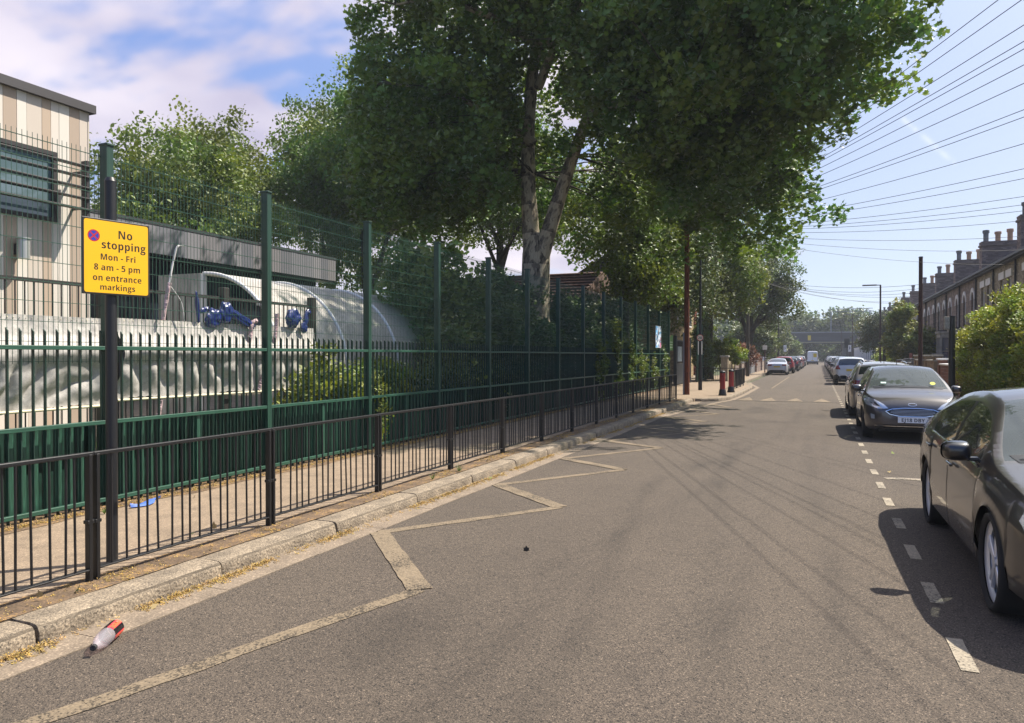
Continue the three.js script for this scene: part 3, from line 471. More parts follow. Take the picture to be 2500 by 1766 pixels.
// ---------- foliage ----------
function leafShape(lobed) {           // unit leaf in the xy plane, stalk at the origin
  if (lobed === 2) return [[0, 0], [0.30, 0.10], [0.46, 0.02], [0.40, 0.30], [0.56, 0.50], [0.26, 0.58], [0.10, 0.98], [-0.10, 0.66], [-0.38, 0.72], [-0.36, 0.42], [-0.52, 0.24], [-0.26, 0.14]];
  if (lobed === 1) return [[0, 0], [0.30, 0.25], [0.34, 0.55], [0, 1], [-0.34, 0.55], [-0.30, 0.25]];
  return [[0, 0], [0.24, 0.45], [0, 1], [-0.24, 0.45]];
}
function cluster(n, size, spread, lobed, sd) {
  const keep = seed; seed = 777 + sd * 101; const pos = [], nor = [], S = leafShape(lobed), q = new THREE.Quaternion(), e = new THREE.Euler(), v = V(0, 0, 0);
  for (let k = 0; k < n; k++) {
    const c = V(rr(-1, 1), rr(-1, 1), rr(-1, 1)).multiplyScalar(spread), s = size * rr(0.7, 1.2);
    e.set(rr(-1.35, -0.35), rr(0, 6.283), rr(-0.6, 0.6), 'YXZ'); q.setFromEuler(e);
    const pts = S.map(([x, y], i) => v.set(x * s, y * s, (Math.abs(x) * 0.28 - y * y * 0.16) * s).applyQuaternion(q).add(c).clone());
    const mid = pts.reduce((a, b) => a.add(b), V(0, 0, 0)).multiplyScalar(1 / pts.length), nn = V(0, 0, 1).applyQuaternion(q);
    const quad = pts.length < 7;
    if (quad) for (let i = 1; i < pts.length - 1; i++) for (const p of [pts[0], pts[i], pts[i + 1]]) { pos.push(p.x, p.y, p.z); nor.push(nn.x, nn.y, nn.z); }
    else for (let i = 0; i < pts.length; i++) for (const p of [mid, pts[i], pts[(i + 1) % pts.length]]) { pos.push(p.x, p.y, p.z); nor.push(nn.x, nn.y, nn.z); }
  }
  seed = keep; const g = new THREE.BufferGeometry(); g.setAttribute('position', new THREE.Float32BufferAttribute(pos, 3)); g.setAttribute('normal', new THREE.Float32BufferAttribute(nor, 3)); return g;
}
const CL = {
  plane: cluster(10, 0.172, 0.25, 2, 1), planeSmall: cluster(9, 0.20, 0.30, 1, 2), mid: cluster(11, 0.17, 0.34, 1, 3), far: cluster(8, 0.42, 0.55, 1, 4), small: cluster(10, 0.075, 0.13, 0, 5), hedge: cluster(11, 0.075, 0.12, 1, 6), shrub: cluster(9, 0.11, 0.15, 1, 7), ivy: cluster(8, 0.10, 0.13, 2, 8),
};
const leafMat = (c, tr = 0.62, ro = 0.6) => phy(c.map(v => v * 1.3), ro, { transmission: tr, thickness: 0, side: THREE.DoubleSide, specularIntensity: 0.6 });
const LM = { plane: leafMat([0.105, 0.180, 0.028]), light: leafMat([0.130, 0.190, 0.024]), street: leafMat([0.100, 0.140, 0.040]), far: leafMat([0.100, 0.150, 0.040]), dark: leafMat([0.080, 0.140, 0.036]), hedge: leafMat([0.23, 0.29, 0.036]), yellow: leafMat([0.18, 0.24, 0.015]), ivy: leafMat([0.115, 0.170, 0.036]), red: leafMat([0.16, 0.07, 0.03]) };
const _m = new THREE.Matrix4(), _q = new THREE.Quaternion(), _e = new THREE.Euler(), _s = V(1, 1, 1), _p = V(0, 0, 0), _c = new THREE.Color();
// fill ellipsoid blobs [x, y, z, rx, ry, rz, weight] with clumps of leaf clusters; keep(p) may thin the outline
function foliage(name, parent, geo, mat, blobs, nClump, perClump, clumpR, o = {}) {
  const pts = [], tot = blobs.reduce((a, b) => a + (b[6] ?? b[3] * b[4] + b[4] * b[5]), 0), clumps = [];
  for (const b of blobs) { const n = Math.round(nClump * (b[6] ?? b[3] * b[4] + b[4] * b[5]) / tot);
    for (let k = 0; k < n; k++) { const u = rr(-1, 1), a = rr(0, 6.283), r = Math.pow(rnd(), o.shell ?? 0.42), s = Math.sqrt(1 - u * u); const bump = 0.86 + 0.28 * noise3(Math.cos(a) * s * 2.2 + b[0], u * 2.2, Math.sin(a) * s * 2.2 + b[2]);
      const p = V(b[0] + b[3] * r * s * Math.cos(a) * bump, b[1] + b[4] * r * u * bump, b[2] + b[5] * r * s * Math.sin(a) * bump); if (o.keep && !o.keep(p)) continue; clumps.push(p); } }
  for (const c of clumps) { const R = clumpR * rr(0.55, 1.3), tint = rr(0.66, 1.38), yel = rr(-0.12, 0.30);
    const m = Math.round(perClump * rr(0.6, 1.3)); for (let k = 0; k < m; k++) { const d = V(rr(-1, 1), rr(-1, 1) * 0.75, rr(-1, 1)); if (d.length() > 1) { k -= 0.5; continue; } const p = c.clone().addScaledVector(d, R); if (o.keep && !o.keep(p)) continue; pts.push([p, tint * rr(0.85, 1.15), yel]); } }
  const im = new THREE.InstancedMesh(geo, mat, pts.length); im.name = name; im.castShadow = im.receiveShadow = true;
  pts.forEach(([p, t, y], i) => { _e.set(rr(-0.5, 0.5), rr(0, 6.283), rr(-0.5, 0.5)); const s = rr(0.75, 1.25) * (o.scale ?? 1); _m.compose(p, _q.setFromEuler(_e), _s.set(s, s, s)); im.setMatrixAt(i, _m); im.setColorAt(i, _c.setRGB(t * (1 + y), t, t * (1 - y))); });
  im.userData.kind = 'stuff'; parent.add(im); im.userData.tips = clumps; return im;
}
// branches from points on the limbs out to the clumps
function twigs(name, parent, mat, from, clumps, every, r0) {
  const list = []; clumps.forEach((c, i) => { if (i % every) return; let best = null, bd = 1e9; for (const f of from) { const d = f.distanceTo(c) + Math.max(0, f.y - c.y) * 1.5; if (d < bd) { bd = d; best = f; } } const mid = best.clone().lerp(c, 0.5).add(V(rr(-0.3, 0.3), 0.12 * bd * rr(0.2, 1), rr(-0.3, 0.3))); list.push(limb([best.toArray(), mid.toArray(), c.toArray()], [r0 * rr(0.6, 1), r0 * 0.5, r0 * 0.18], 5, 6, 0, i)); });
  if (list.length) obj(name, list, mat, parent).userData.kind = 'stuff';
}
const along = (pts, n) => new THREE.CatmullRomCurve3(pts.map(p => V(...p)), false, 'centripetal').getPoints(n);

// ---------- the big plane tree ----------
{
  const t = thing('plane_tree', 'huge plane tree with pale forked trunk behind the green fence', 'tree', [-9.2, 0.1, -24.4]);
  const A = [[-0.12, 4.9, 0], [-0.28, 7.2, 0.05], [-0.30, 9.4, 0.05], [-0.12, 11.8, 0], [0.1, 14.5, -0.4], [0.4, 18, -0.8]], B = [[0.16, 5.0, 0.05], [0.72, 6.5, 0.2], [1.45, 8.2, 0.5], [2.6, 9.9, 1.3], [4.8, 11.2, 2.6], [7.2, 11.9, 3.4]];
  obj('trunk', [limb([[0.05, -0.2, 0], [0.02, 0.4, 0], [0, 1.8, 0], [-0.05, 3.6, 0], [0, 5.2, 0], [0.05, 5.9, 0.02]], [0.78, 0.60, 0.52, 0.50, 0.50, 0.30], 20, 34, 0.07, 3), limb(A, [0.34, 0.27, 0.235, 0.20, 0.14, 0.07], 14, 44, 0.07, 5), limb(B, [0.32, 0.25, 0.205, 0.16, 0.11, 0.05], 14, 40, 0.07, 7)], M.bark, t);
  const L = [
    [[0.1, 11, 0.1], [1.4, 12.2, 1.4], [2.8, 12.6, 2.6], [4.2, 12.4, 3.8]], [[0, 9, 0.2], [-1.6, 10.2, 0.8], [-3.4, 11.0, 1.2], [-5.0, 11.4, 1.4]], [[-0.1, 8, 0.1], [-1.6, 9, -1.8], [-3.4, 10.0, -3.0], [-5.2, 10.4, -3.6]],
    [[0.2, 12.5, 0], [1.4, 14, -2.4], [3, 15, -5], [4.5, 15, -7.5]], [[2.6, 9.4, 1.5], [4.0, 9.2, 2.6], [5.2, 8.8, 3.4], [6.0, 8.2, 4.2]], [[3.8, 10.5, 2.2], [5.4, 10.2, 1.6], [6.8, 9.4, 0.8], [7.8, 8.6, 0]], [[5.2, 11.4, 3.0], [7.4, 11.2, 3.2], [9.2, 10.6, 3.4], [10.6, 10.0, 3.6]],
    [[0.1, 13, -0.2], [-1.6, 15, 1.2], [-3.6, 17, 2.6], [-5, 18, 4]], [[0.2, 15, -0.5], [1.8, 17, 1.0], [3.6, 19, 2.6], [5, 20, 4]], [[0.2, 12.5, 0], [-1.6, 13.4, 1.4], [-3.0, 13.8, 2.0], [-4.4, 13.8, 2.2]],
  ];
  L.forEach((l, i) => obj('branch', limb(l, [0.17, 0.12, 0.075, 0.03], 8, 18, 0.05, i), M.bark, t));
  const bl = [[0, 13.8, -1, 8.4, 8.0, 8.0, 120], [-3.8, 9.8, 0.6, 4.4, 3.6, 3.6, 42], [-5.4, 10.4, -2.0, 4.2, 4.4, 5.0, 44], [2.0, 12.5, 2.0, 5.0, 4.4, 3.2, 56], [6.2, 11.6, 2.4, 5.2, 4.0, 5.4, 84], [9.2, 10.0, 3.0, 3.0, 2.8, 3.0, 36], [6.6, 8.4, 0.2, 3.0, 2.6, 3.6, 30], [7.0, 7.2, -3.0, 2.6, 2.5, 3.0, 26], [-1.8, 8.8, 2.0, 3.4, 2.4, 2.2, 18], [7.6, 10.4, 5.4, 2.6, 2.8, 2.4, 26], [5.4, 8.8, 3.6, 2.6, 2.0, 2.4, 20], [3.2, 15.5, 1.0, 6, 5, 4, 50], [8.6, 14, 2.6, 4.6, 4, 5, 50], [3.6, 7.8, -5.0, 3.6, 2.6, 3.0, 24], [-2.8, 8.4, -3.8, 3.4, 2.2, 3.4, 14], [-4.4, 7.4, 1.2, 2.6, 1.8, 2.0, 12], [-4.6, 14.6, -0.6, 3.8, 4.2, 4.0, 40], [-1.5, 15.5, 1.0, 4.0, 4.0, 3.0, 34], [6.4, 8.0, 2.4, 2.8, 2.0, 2.6, 18]];
  // no leaves round the lower trunk and the fork, and an open west side
  const keep = p => !(p.y < (Math.abs(p.x - 0.36 * p.z) < 0.55 ? 11.2 : 6.4) && p.z > -0.8 && Math.abs(p.x - 0.36 * p.z - 0.1) < 0.95) && !(p.y > 4.5 && p.y < 7.9 && p.z > 0.2 && Math.abs(p.x - 0.36 * p.z - lerp(0, 2.1, (p.y - 5) / 3.4)) < 0.95) && p.y > 4.8 && p.x > -7.9 + 0.75 * Math.max(-1, p.z) && p.x < 12.2;
  const cr = foliage('crown', t, CL.plane, LM.plane, bl, 2050, 14, 0.70, { shell: 0.40, keep });
  twigs('twigs', t, M.darkbark, [...along(A, 12).slice(5), ...along(B, 12).slice(5), ...L.flatMap(l => along(l, 8))], cr.userData.tips, 7, 0.04); delete cr.userData.tips;
}
// ---------- generic trees ----------
function tree(name, label, [x, z], trunkH, r, blobs, o) {
  const t = thing(name, label, 'tree', [x, o.y0 ?? 0.1, -z], 0, o.group), lean = o.lean ?? [0, 0], cy = o.top ?? blobs[0][1];
  const A = [[0, -0.1, 0], [lean[0] * 0.3, trunkH * 0.5, lean[1] * 0.3], [lean[0], trunkH, lean[1]], [lean[0] * 1.3, (trunkH + cy) / 2, lean[1]], [blobs[0][0], cy + blobs[0][4] * 0.5, blobs[0][2]]];
  const list = [limb(A, [r * 1.25, r, r * 0.85, r * 0.55, r * 0.15], 10, 24, 0.08, x)], from = along(A, 12).slice(5);
  for (let k = 0; k < (o.limbs ?? 5); k++) { const b = blobs[k % blobs.length], a = k * 2.4 + x, s = from[k % 4 + 1], e = [b[0] + b[3] * 0.7 * Math.cos(a), b[1] + b[4] * rr(-0.2, 0.5), b[2] + b[5] * 0.7 * Math.sin(a)]; const l = [s.toArray(), [(s.x + e[0]) / 2, (s.y + e[1]) / 2 + 0.3, (s.z + e[2]) / 2], e]; list.push(limb(l, [r * 0.5, r * 0.32, r * 0.1], 6, 10, 0.05, k)); from.push(...along(l, 5)); }
  obj('trunk', list, o.bark ?? M.darkbark, t);
  const cr = foliage('crown', t, o.geo ?? CL.mid, o.mat ?? LM.light, blobs, o.n, o.per, o.R, o); if (o.twig) twigs('twigs', t, M.darkbark, from, cr.userData.tips, o.twig, r * 0.16); delete cr.userData.tips; return t;
}
// row behind the grey block, tops lit yellow-green
tree('background_tree', 'leftmost tree above the grey school block, seen past the sign post', [-31, 27], 4, 0.35, [[0, 9.2, 0, 3.6, 3.6, 4], [2.8, 7.6, 2, 2.6, 2.8, 3], [3.4, 9.8, -1, 1.8, 2.2, 2]], { geo: CL.mid, mat: LM.light, n: 190, per: 15, R: 0.85, scale: 1.15 });
tree('background_tree', 'middle tree above the grey school block with bright top', [-33, 34], 4, 0.35, [[0, 11.6, 0, 4.2, 4.6, 4.4], [3.4, 8.4, 2, 3, 3.2, 3]], { geo: CL.mid, mat: LM.light, n: 220, per: 15, R: 0.9, scale: 1.15 });
tree('background_tree', 'rounded tree behind the end of the grey school block', [-31, 42], 5, 0.4, [[0, 13.6, 0, 5, 6.0, 5], [3.5, 8.6, 2, 3.2, 3.4, 3.4]], { geo: CL.mid, mat: LM.light, n: 300, per: 15, R: 1.0, scale: 1.2 });
tree('background_tree', 'tall tree with dark leaning trunk beside the end of the grey block', [-24.6, 38.5], 5, 0.42, [[0.5, 13.8, 0, 5.6, 5.4, 5.4], [3.6, 11.2, 2, 3.8, 2.6, 3.6], [-3.6, 11.4, 1, 3, 2.8, 3]], { geo: CL.mid, mat: LM.plane, n: 430, per: 15, R: 1.05, scale: 1.15, lean: [-0.9, 0], twig: 9 });
tree('background_tree', 'tree standing between the curved shelter and the plane trunk, further back', [-20, 46], 7, 0.35, [[0, 13.5, 0, 4.8, 4.6, 4.6], [4, 11.6, 1, 3.2, 2.6, 3]], { geo: CL.mid, mat: LM.plane, n: 260, per: 15, R: 1.0, scale: 1.15, twig: 9 });
// trees beyond the plane trunk to the right
tree('background_tree', 'slender dark-stemmed tree just right of the plane trunk', [-8.6, 35], 4.5, 0.2, [[0, 8.2, 0, 3.0, 3.6, 3.0], [1.4, 5.6, 1, 2.0, 1.6, 1.8]], { geo: CL.mid, mat: LM.light, n: 200, per: 13, R: 0.8, twig: 5 });
tree('background_tree', 'bushy tree behind the telegraph pole', [-7.8, 41], 3.8, 0.2, [[0, 7.2, 0, 3.0, 3.6, 3.0], [1.2, 4.6, 0.6, 2.2, 1.6, 2], [-1.4, 4.8, 1, 2, 1.6, 2]], { geo: CL.mid, mat: LM.street, n: 230, per: 13, R: 0.75, twig: 5 });
tree('background_tree', 'tree with pale green leaves behind the speed limit post', [-6.6, 50], 4.2, 0.2, [[0, 8.4, 0, 3.2, 3.4, 3.2], [1.6, 6.4, 1, 2.2, 2.2, 2]], { geo: CL.mid, mat: LM.light, n: 220, per: 14, R: 0.8, twig: 5 });
tree('street_tree', 'rounded street tree with dark forked trunk on the left footway beyond the gate', [-6.0, 68], 3.0, 0.42, [[0.4, 8.4, 0, 3.7, 3.6, 3.6], [2.0, 6.0, 0.6, 2.6, 2.0, 2.4], [-1.6, 6.4, 0.6, 2.6, 2.4, 2.4], [2.6, 8.0, 0, 2.2, 2.0, 2.2]], { geo: CL.mid, mat: LM.street, n: 300, per: 12, R: 0.62, twig: 4, limbs: 8, lean: [0.35, 0] });
// far left of the street
for (const [x, z, h, r, lab] of [[-7.2, 88, 5.6, 2.6, 'ivy-green tree by the white wall beyond the street tree'], [-8, 104, 6.4, 3.2, 'first dark tree left of the road before the bridge'], [-7.6, 124, 6.6, 3.4, 'second dark tree left of the road before the bridge'], [-6.8, 146, 6.0, 3.0, 'third tree left of the road before the bridge'], [-6.2, 166, 4.4, 2.4, 'low willow-like tree left of the road beside the bridge']])
  tree('distant_tree', lab, [x, z], h * 0.4, 0.22, [[0, h * 0.68, 0, r, h * 0.42, r], [r * 0.5, h * 0.45, 0, r * 0.7, h * 0.25, r * 0.7]], { geo: CL.far, mat: z > 150 ? LM.light : LM.street, n: 110, per: 10, R: 0.7, scale: 0.8 });
for (const [x, z, h, r, lab] of [[-14, 214, 12, 7, 'first rounded tree behind the railway bridge'], [-3, 220, 13, 7, 'second rounded tree behind the railway bridge'], [8, 216, 14, 8, 'third rounded tree behind the railway bridge'], [20, 214, 13, 8, 'last rounded tree behind the railway bridge, by the terrace'], [-26, 214, 13, 8, 'tree behind the railway bridge near the far tower block']])
  tree('distant_tree', lab, [x, z], h * 0.4, 0.4, [[0, h * 0.62, 0, r, h * 0.40, r * 0.7]], { geo: CL.far, mat: LM.far, n: 90, per: 11, R: 1.5, scale: 1.7 });
// right side of the street
tree('garden_tree', 'grey-green tree in front of the far terraced houses', [6.2, 90], 2.0, 0.2, [[0, 4.0, 0, 2.4, 2.6, 2.6], [0.6, 2.4, 0, 2.4, 1.8, 2.4]], { geo: CL.mid, mat: leafMat([0.10, 0.13, 0.06]), n: 150, per: 13, R: 0.6 });
tree('garden_tree', 'leafy garden tree with tall pointed top in front of the terrace', [6.1, 60], 1.4, 0.12, [[0, 2.4, 0, 1.7, 1.4, 1.7, 4], [-0.6, 4.0, 0, 0.8, 1.5, 0.8, 2], [0.8, 2.2, 0.4, 1.3, 1.0, 1.3, 2]], { geo: CL.shrub, mat: leafMat([0.20, 0.24, 0.06]), n: 200, per: 14, R: 0.32, scale: 1.6 });

// ---------- shrubs, ivy, hedges ----------
function bush(name, label, [x, y, z], blobs, o) { const b = thing(name, label, o.cat ?? 'shrub', [x, y, -z], 0, o.group); const st = []; for (const q of blobs) st.push(limb([[q[0] * 0.6, -0.05, q[2] * 0.6], [q[0] * 0.8 + 0.1, q[1] * 0.5, q[2] * 0.8], [q[0], q[1] + q[4] * 0.3, q[2]]], [0.05, 0.035, 0.012], 5, 8, 0, x)); obj('stem', st, M.darkbark, b); const f = foliage('foliage', b, o.geo ?? CL.shrub, o.mat ?? LM.ivy, blobs, o.n, o.per, o.R, o); delete f.userData.tips; return b; }
bush('shrub', 'sunlit leafy shrub at the foot of the fence below the curved shelter', [-8.3, 0.1, 13.6], [[0, 0.65, -0.9, 0.6, 0.62, 1.1], [0, 0.72, 0.9, 0.6, 0.7, 1.2], [0.1, 0.8, 2.4, 0.6, 0.75, 1.0]], { n: 120, per: 16, R: 0.24, mat: LM.hedge });
bush('shrub', 'yellow-green shrub rising behind the end of the curved shelter', [-11.2, 0.1, 20.6], [[0, 2.6, 0, 1.7, 1.5, 1.5], [-1.2, 1.9, 1, 1.5, 1.7, 1.5], [1.2, 1.7, -0.4, 1.2, 1.5, 1.3]], { n: 170, per: 16, R: 0.42, mat: LM.light, scale: 1.5 });
bush('shrub', 'tall shaded shrub against the fence left of the plane trunk', [-8.7, 0.1, 17.6], [[0, 1.4, 0.6, 0.9, 1.4, 1.4], [-0.3, 2.5, -1.2, 1.1, 1.2, 1.3], [0.1, 1.2, -2.0, 0.8, 1.2, 1.2], [-0.6, 3.2, 1, 1.2, 1.2, 1.2]], { n: 260, per: 16, R: 0.36, mat: LM.ivy, scale: 1.35 });
bush('shrub', 'dense shaded shrub just behind the fence around the plane trunk', [-8.9, 0.1, 21.8], [[0, 1.6, 0, 1.0, 1.6, 1.6], [0.2, 1.3, -2.4, 0.9, 1.3, 1.4], [-0.8, 2.6, 0.6, 1.2, 1.3, 1.6], [-1.4, 3.2, -1.6, 1.2, 1.2, 1.6]], { n: 280, per: 16, R: 0.38, mat: LM.dark, scale: 1.35 });
bush('shrub', 'dense shaded shrub behind the fence right of the plane trunk', [-8.9, 0.1, 27], [[0, 1.7, 0, 1.0, 1.7, 1.6], [0.2, 1.4, -2.2, 0.9, 1.4, 1.4], [-0.9, 2.7, 0.4, 1.2, 1.4, 1.6], [-0.6, 2.4, -2.8, 1.2, 1.4, 1.6]], { n: 280, per: 16, R: 0.38, mat: LM.dark, scale: 1.35 });
bush('shrub', 'big dark shrub behind the far end of the fence', [-9.2, 0.1, 33.2], [[0, 1.8, 0, 1.1, 1.8, 1.6], [0.2, 1.5, -2.2, 1.0, 1.5, 1.6], [-0.9, 3.0, 0.4, 1.4, 1.5, 1.8], [-0.6, 2.6, -2.8, 1.4, 1.5, 1.6]], { n: 280, per: 16, R: 0.4, mat: LM.dark, scale: 1.35 });
for (const [z, h, lab] of [[24.6, 2.2, 'ivy column on the fence nearest the plane trunk'], [26.8, 2.9, 'tall ivy column on the fence, second past the trunk'], [29.2, 2.3, 'broad ivy patch on the fence, third past the trunk'], [31.0, 1.9, 'ivy patch on the fence under the tall posts'], [33.6, 1.6, 'ivy patch on the fence below the blue poster'], [36.2, 1.9, 'ivy on the last bay of the green fence']])
  bush('ivy', lab, [-7.14, 0.1, z], [[0, h * 0.48, 0, 0.16, h * 0.5, 0.75], [0, h * 0.8, 0.2, 0.12, h * 0.26, 0.3]], { n: 60, per: 15, R: 0.22, geo: CL.ivy, mat: LM.ivy, cat: 'ivy', group: 'ivy on the school fence' });
bush('shrub', 'small ivy sprig climbing the fence post by the shelter', [-7.08, 0.1, 10.9], [[0, 0.55, 0, 0.10, 0.5, 0.16], [0, 1.1, 0.1, 0.05, 0.3, 0.08]], { n: 22, per: 10, R: 0.12, geo: CL.small, mat: LM.hedge });
bush('shrub', 'climber over the railing between shelter and dark shrub', [-7.6, 0.1, 14.6], [[0, 0.9, 0, 0.5, 0.9, 0.8], [-0.1, 1.6, -0.6, 0.4, 0.7, 0.6], [0, 0.9, -1.4, 0.5, 0.8, 0.7]], { n: 110, per: 15, R: 0.28, mat: LM.ivy });
// gate side
bush('shrub', 'bright yellow-green garden shrub behind the red bollards', [-5.6, 0.14, 49], [[0, 2.0, 0, 0.95, 0.6, 0.9], [0.7, 1.5, 0, 0.7, 0.6, 0.6], [-0.4, 1.4, 0, 0.6, 0.5, 0.6]], { n: 110, per: 14, R: 0.26, mat: LM.yellow });
bush('shrub', 'soft green bamboo-like shrub left of the red brick house', [-7.5, 0.14, 53], [[0, 2.4, 0, 1.0, 1.9, 1.0], [0.4, 1.5, 0, 0.9, 1.4, 0.9]], { n: 170, per: 15, R: 0.32, mat: LM.light });
bush('shrub', 'reddish garden shrub at the foot of the street tree', [-5.6, 0.14, 62], [[0, 1.8, 0, 0.9, 0.6, 0.9], [0.4, 1.2, 0, 0.9, 0.7, 0.8]], { n: 70, per: 12, R: 0.3, mat: LM.red });
bush('ivy', 'dark ivy wall at the end of the second green fence', [-6.7, 0.14, 47.6], [[0, 2.4, 0, 0.4, 2.0, 0.5], [0.1, 1.1, 0, 0.4, 1.0, 0.5]], { n: 150, per: 14, R: 0.3, mat: LM.ivy, cat: 'ivy' });
bush('shrub', 'tall green shrub before the white garage wall', [-8.4, 0.14, 92], [[0, 2.4, 0, 1.0, 2.2, 1.0]], { n: 80, per: 13, R: 0.4, mat: LM.light, scale: 1.6 });
// right: big privet hedge
{
  const blobs = []; for (let z = 15; z <= 31; z += 1.0) { const e = z > 29.5 ? 0.55 : 0.94 + 0.06 * Math.sin(z * 2.1); blobs.push([0.75, 1.25, -z, 0.95, 1.5, 0.85], [0.8, (2.55 + 0.18 * Math.sin(z * 1.3)) * e, -z, 0.9, 0.85, 0.9]); }
  const b = thing('hedge', 'big bushy privet hedge on the right beside the parked cars', 'hedge', [4.75, 0.12, 0]);
  const st = []; for (let z = 15; z < 31; z += 0.8) st.push(limb([[0.8, -0.1, -z], [0.9, 1.2, -z + 0.1], [0.7, 2.6, -z]], [0.05, 0.04, 0.015], 5, 6, 0, z)); obj('stem', st, M.darkbark, b);
  const f = foliage('foliage', b, CL.hedge, LM.hedge, blobs, 2000, 17, 0.26, { shell: 0.32, scale: 1.15 }); delete f.userData.tips;
}
bush('hedge', 'clipped low hedge in a front garden along the terrace', [5.5, 0.14, 74], [[0, 1.1, -1, 0.7, 0.9, 1.2], [0, 1.15, 1, 0.7, 0.9, 1.2]], { n: 90, per: 13, R: 0.3, mat: LM.hedge, cat: 'hedge', scale: 1.3 });
bush('shrub', 'pale grassy shrub beside the clipped hedge on the right', [5.3, 0.14, 66], [[0, 0.9, 0, 0.9, 0.9, 1.0]], { n: 70, per: 13, R: 0.28, mat: LM.yellow, scale: 1.2 });

for (let k = 0; k < 6; k++) bush('shrub', ['first', 'second', 'third', 'fourth', 'fifth', 'sixth'][k] + ' dark bush seen under the railway bridge, counted from the left', [-9 + k * 3.8, 0, 226 + 3 * (k % 2)], [[0, 2.6, 0, 2.6, 2.6, 2]], { n: 40, per: 10, R: 0.9, geo: CL.far, mat: LM.dark, scale: 1.3 });

// ---------- cars ----------
// profile tables run from the rear (-) to the nose (+) along the car; every car is built from its own tables
function hermite(tab) {               // smooth interpolation without overshoot
  const n = tab.length, d = [], m = [];
  for (let i = 0; i < n - 1; i++) d.push((tab[i + 1][1] - tab[i][1]) / (tab[i + 1][0] - tab[i][0]));
  for (let i = 0; i < n; i++) m.push(i === 0 ? d[0] : i === n - 1 ? d[n - 2] : d[i - 1] * d[i] <= 0 ? 0 : 2 * d[i - 1] * d[i] / (d[i - 1] + d[i]));
  return x => { if (x <= tab[0][0]) return tab[0][1]; if (x >= tab[n - 1][0]) return tab[n - 1][1]; let i = 0; while (x > tab[i + 1][0]) i++; const h = tab[i + 1][0] - tab[i][0], t = (x - tab[i][0]) / h, t2 = t * t, t3 = t2 * t; return (2 * t3 - 3 * t2 + 1) * tab[i][1] + (t3 - 2 * t2 + t) * h * m[i] + (-2 * t3 + 3 * t2) * tab[i + 1][1] + (t3 - t2) * h * m[i + 1]; };
}
const CARS = {};
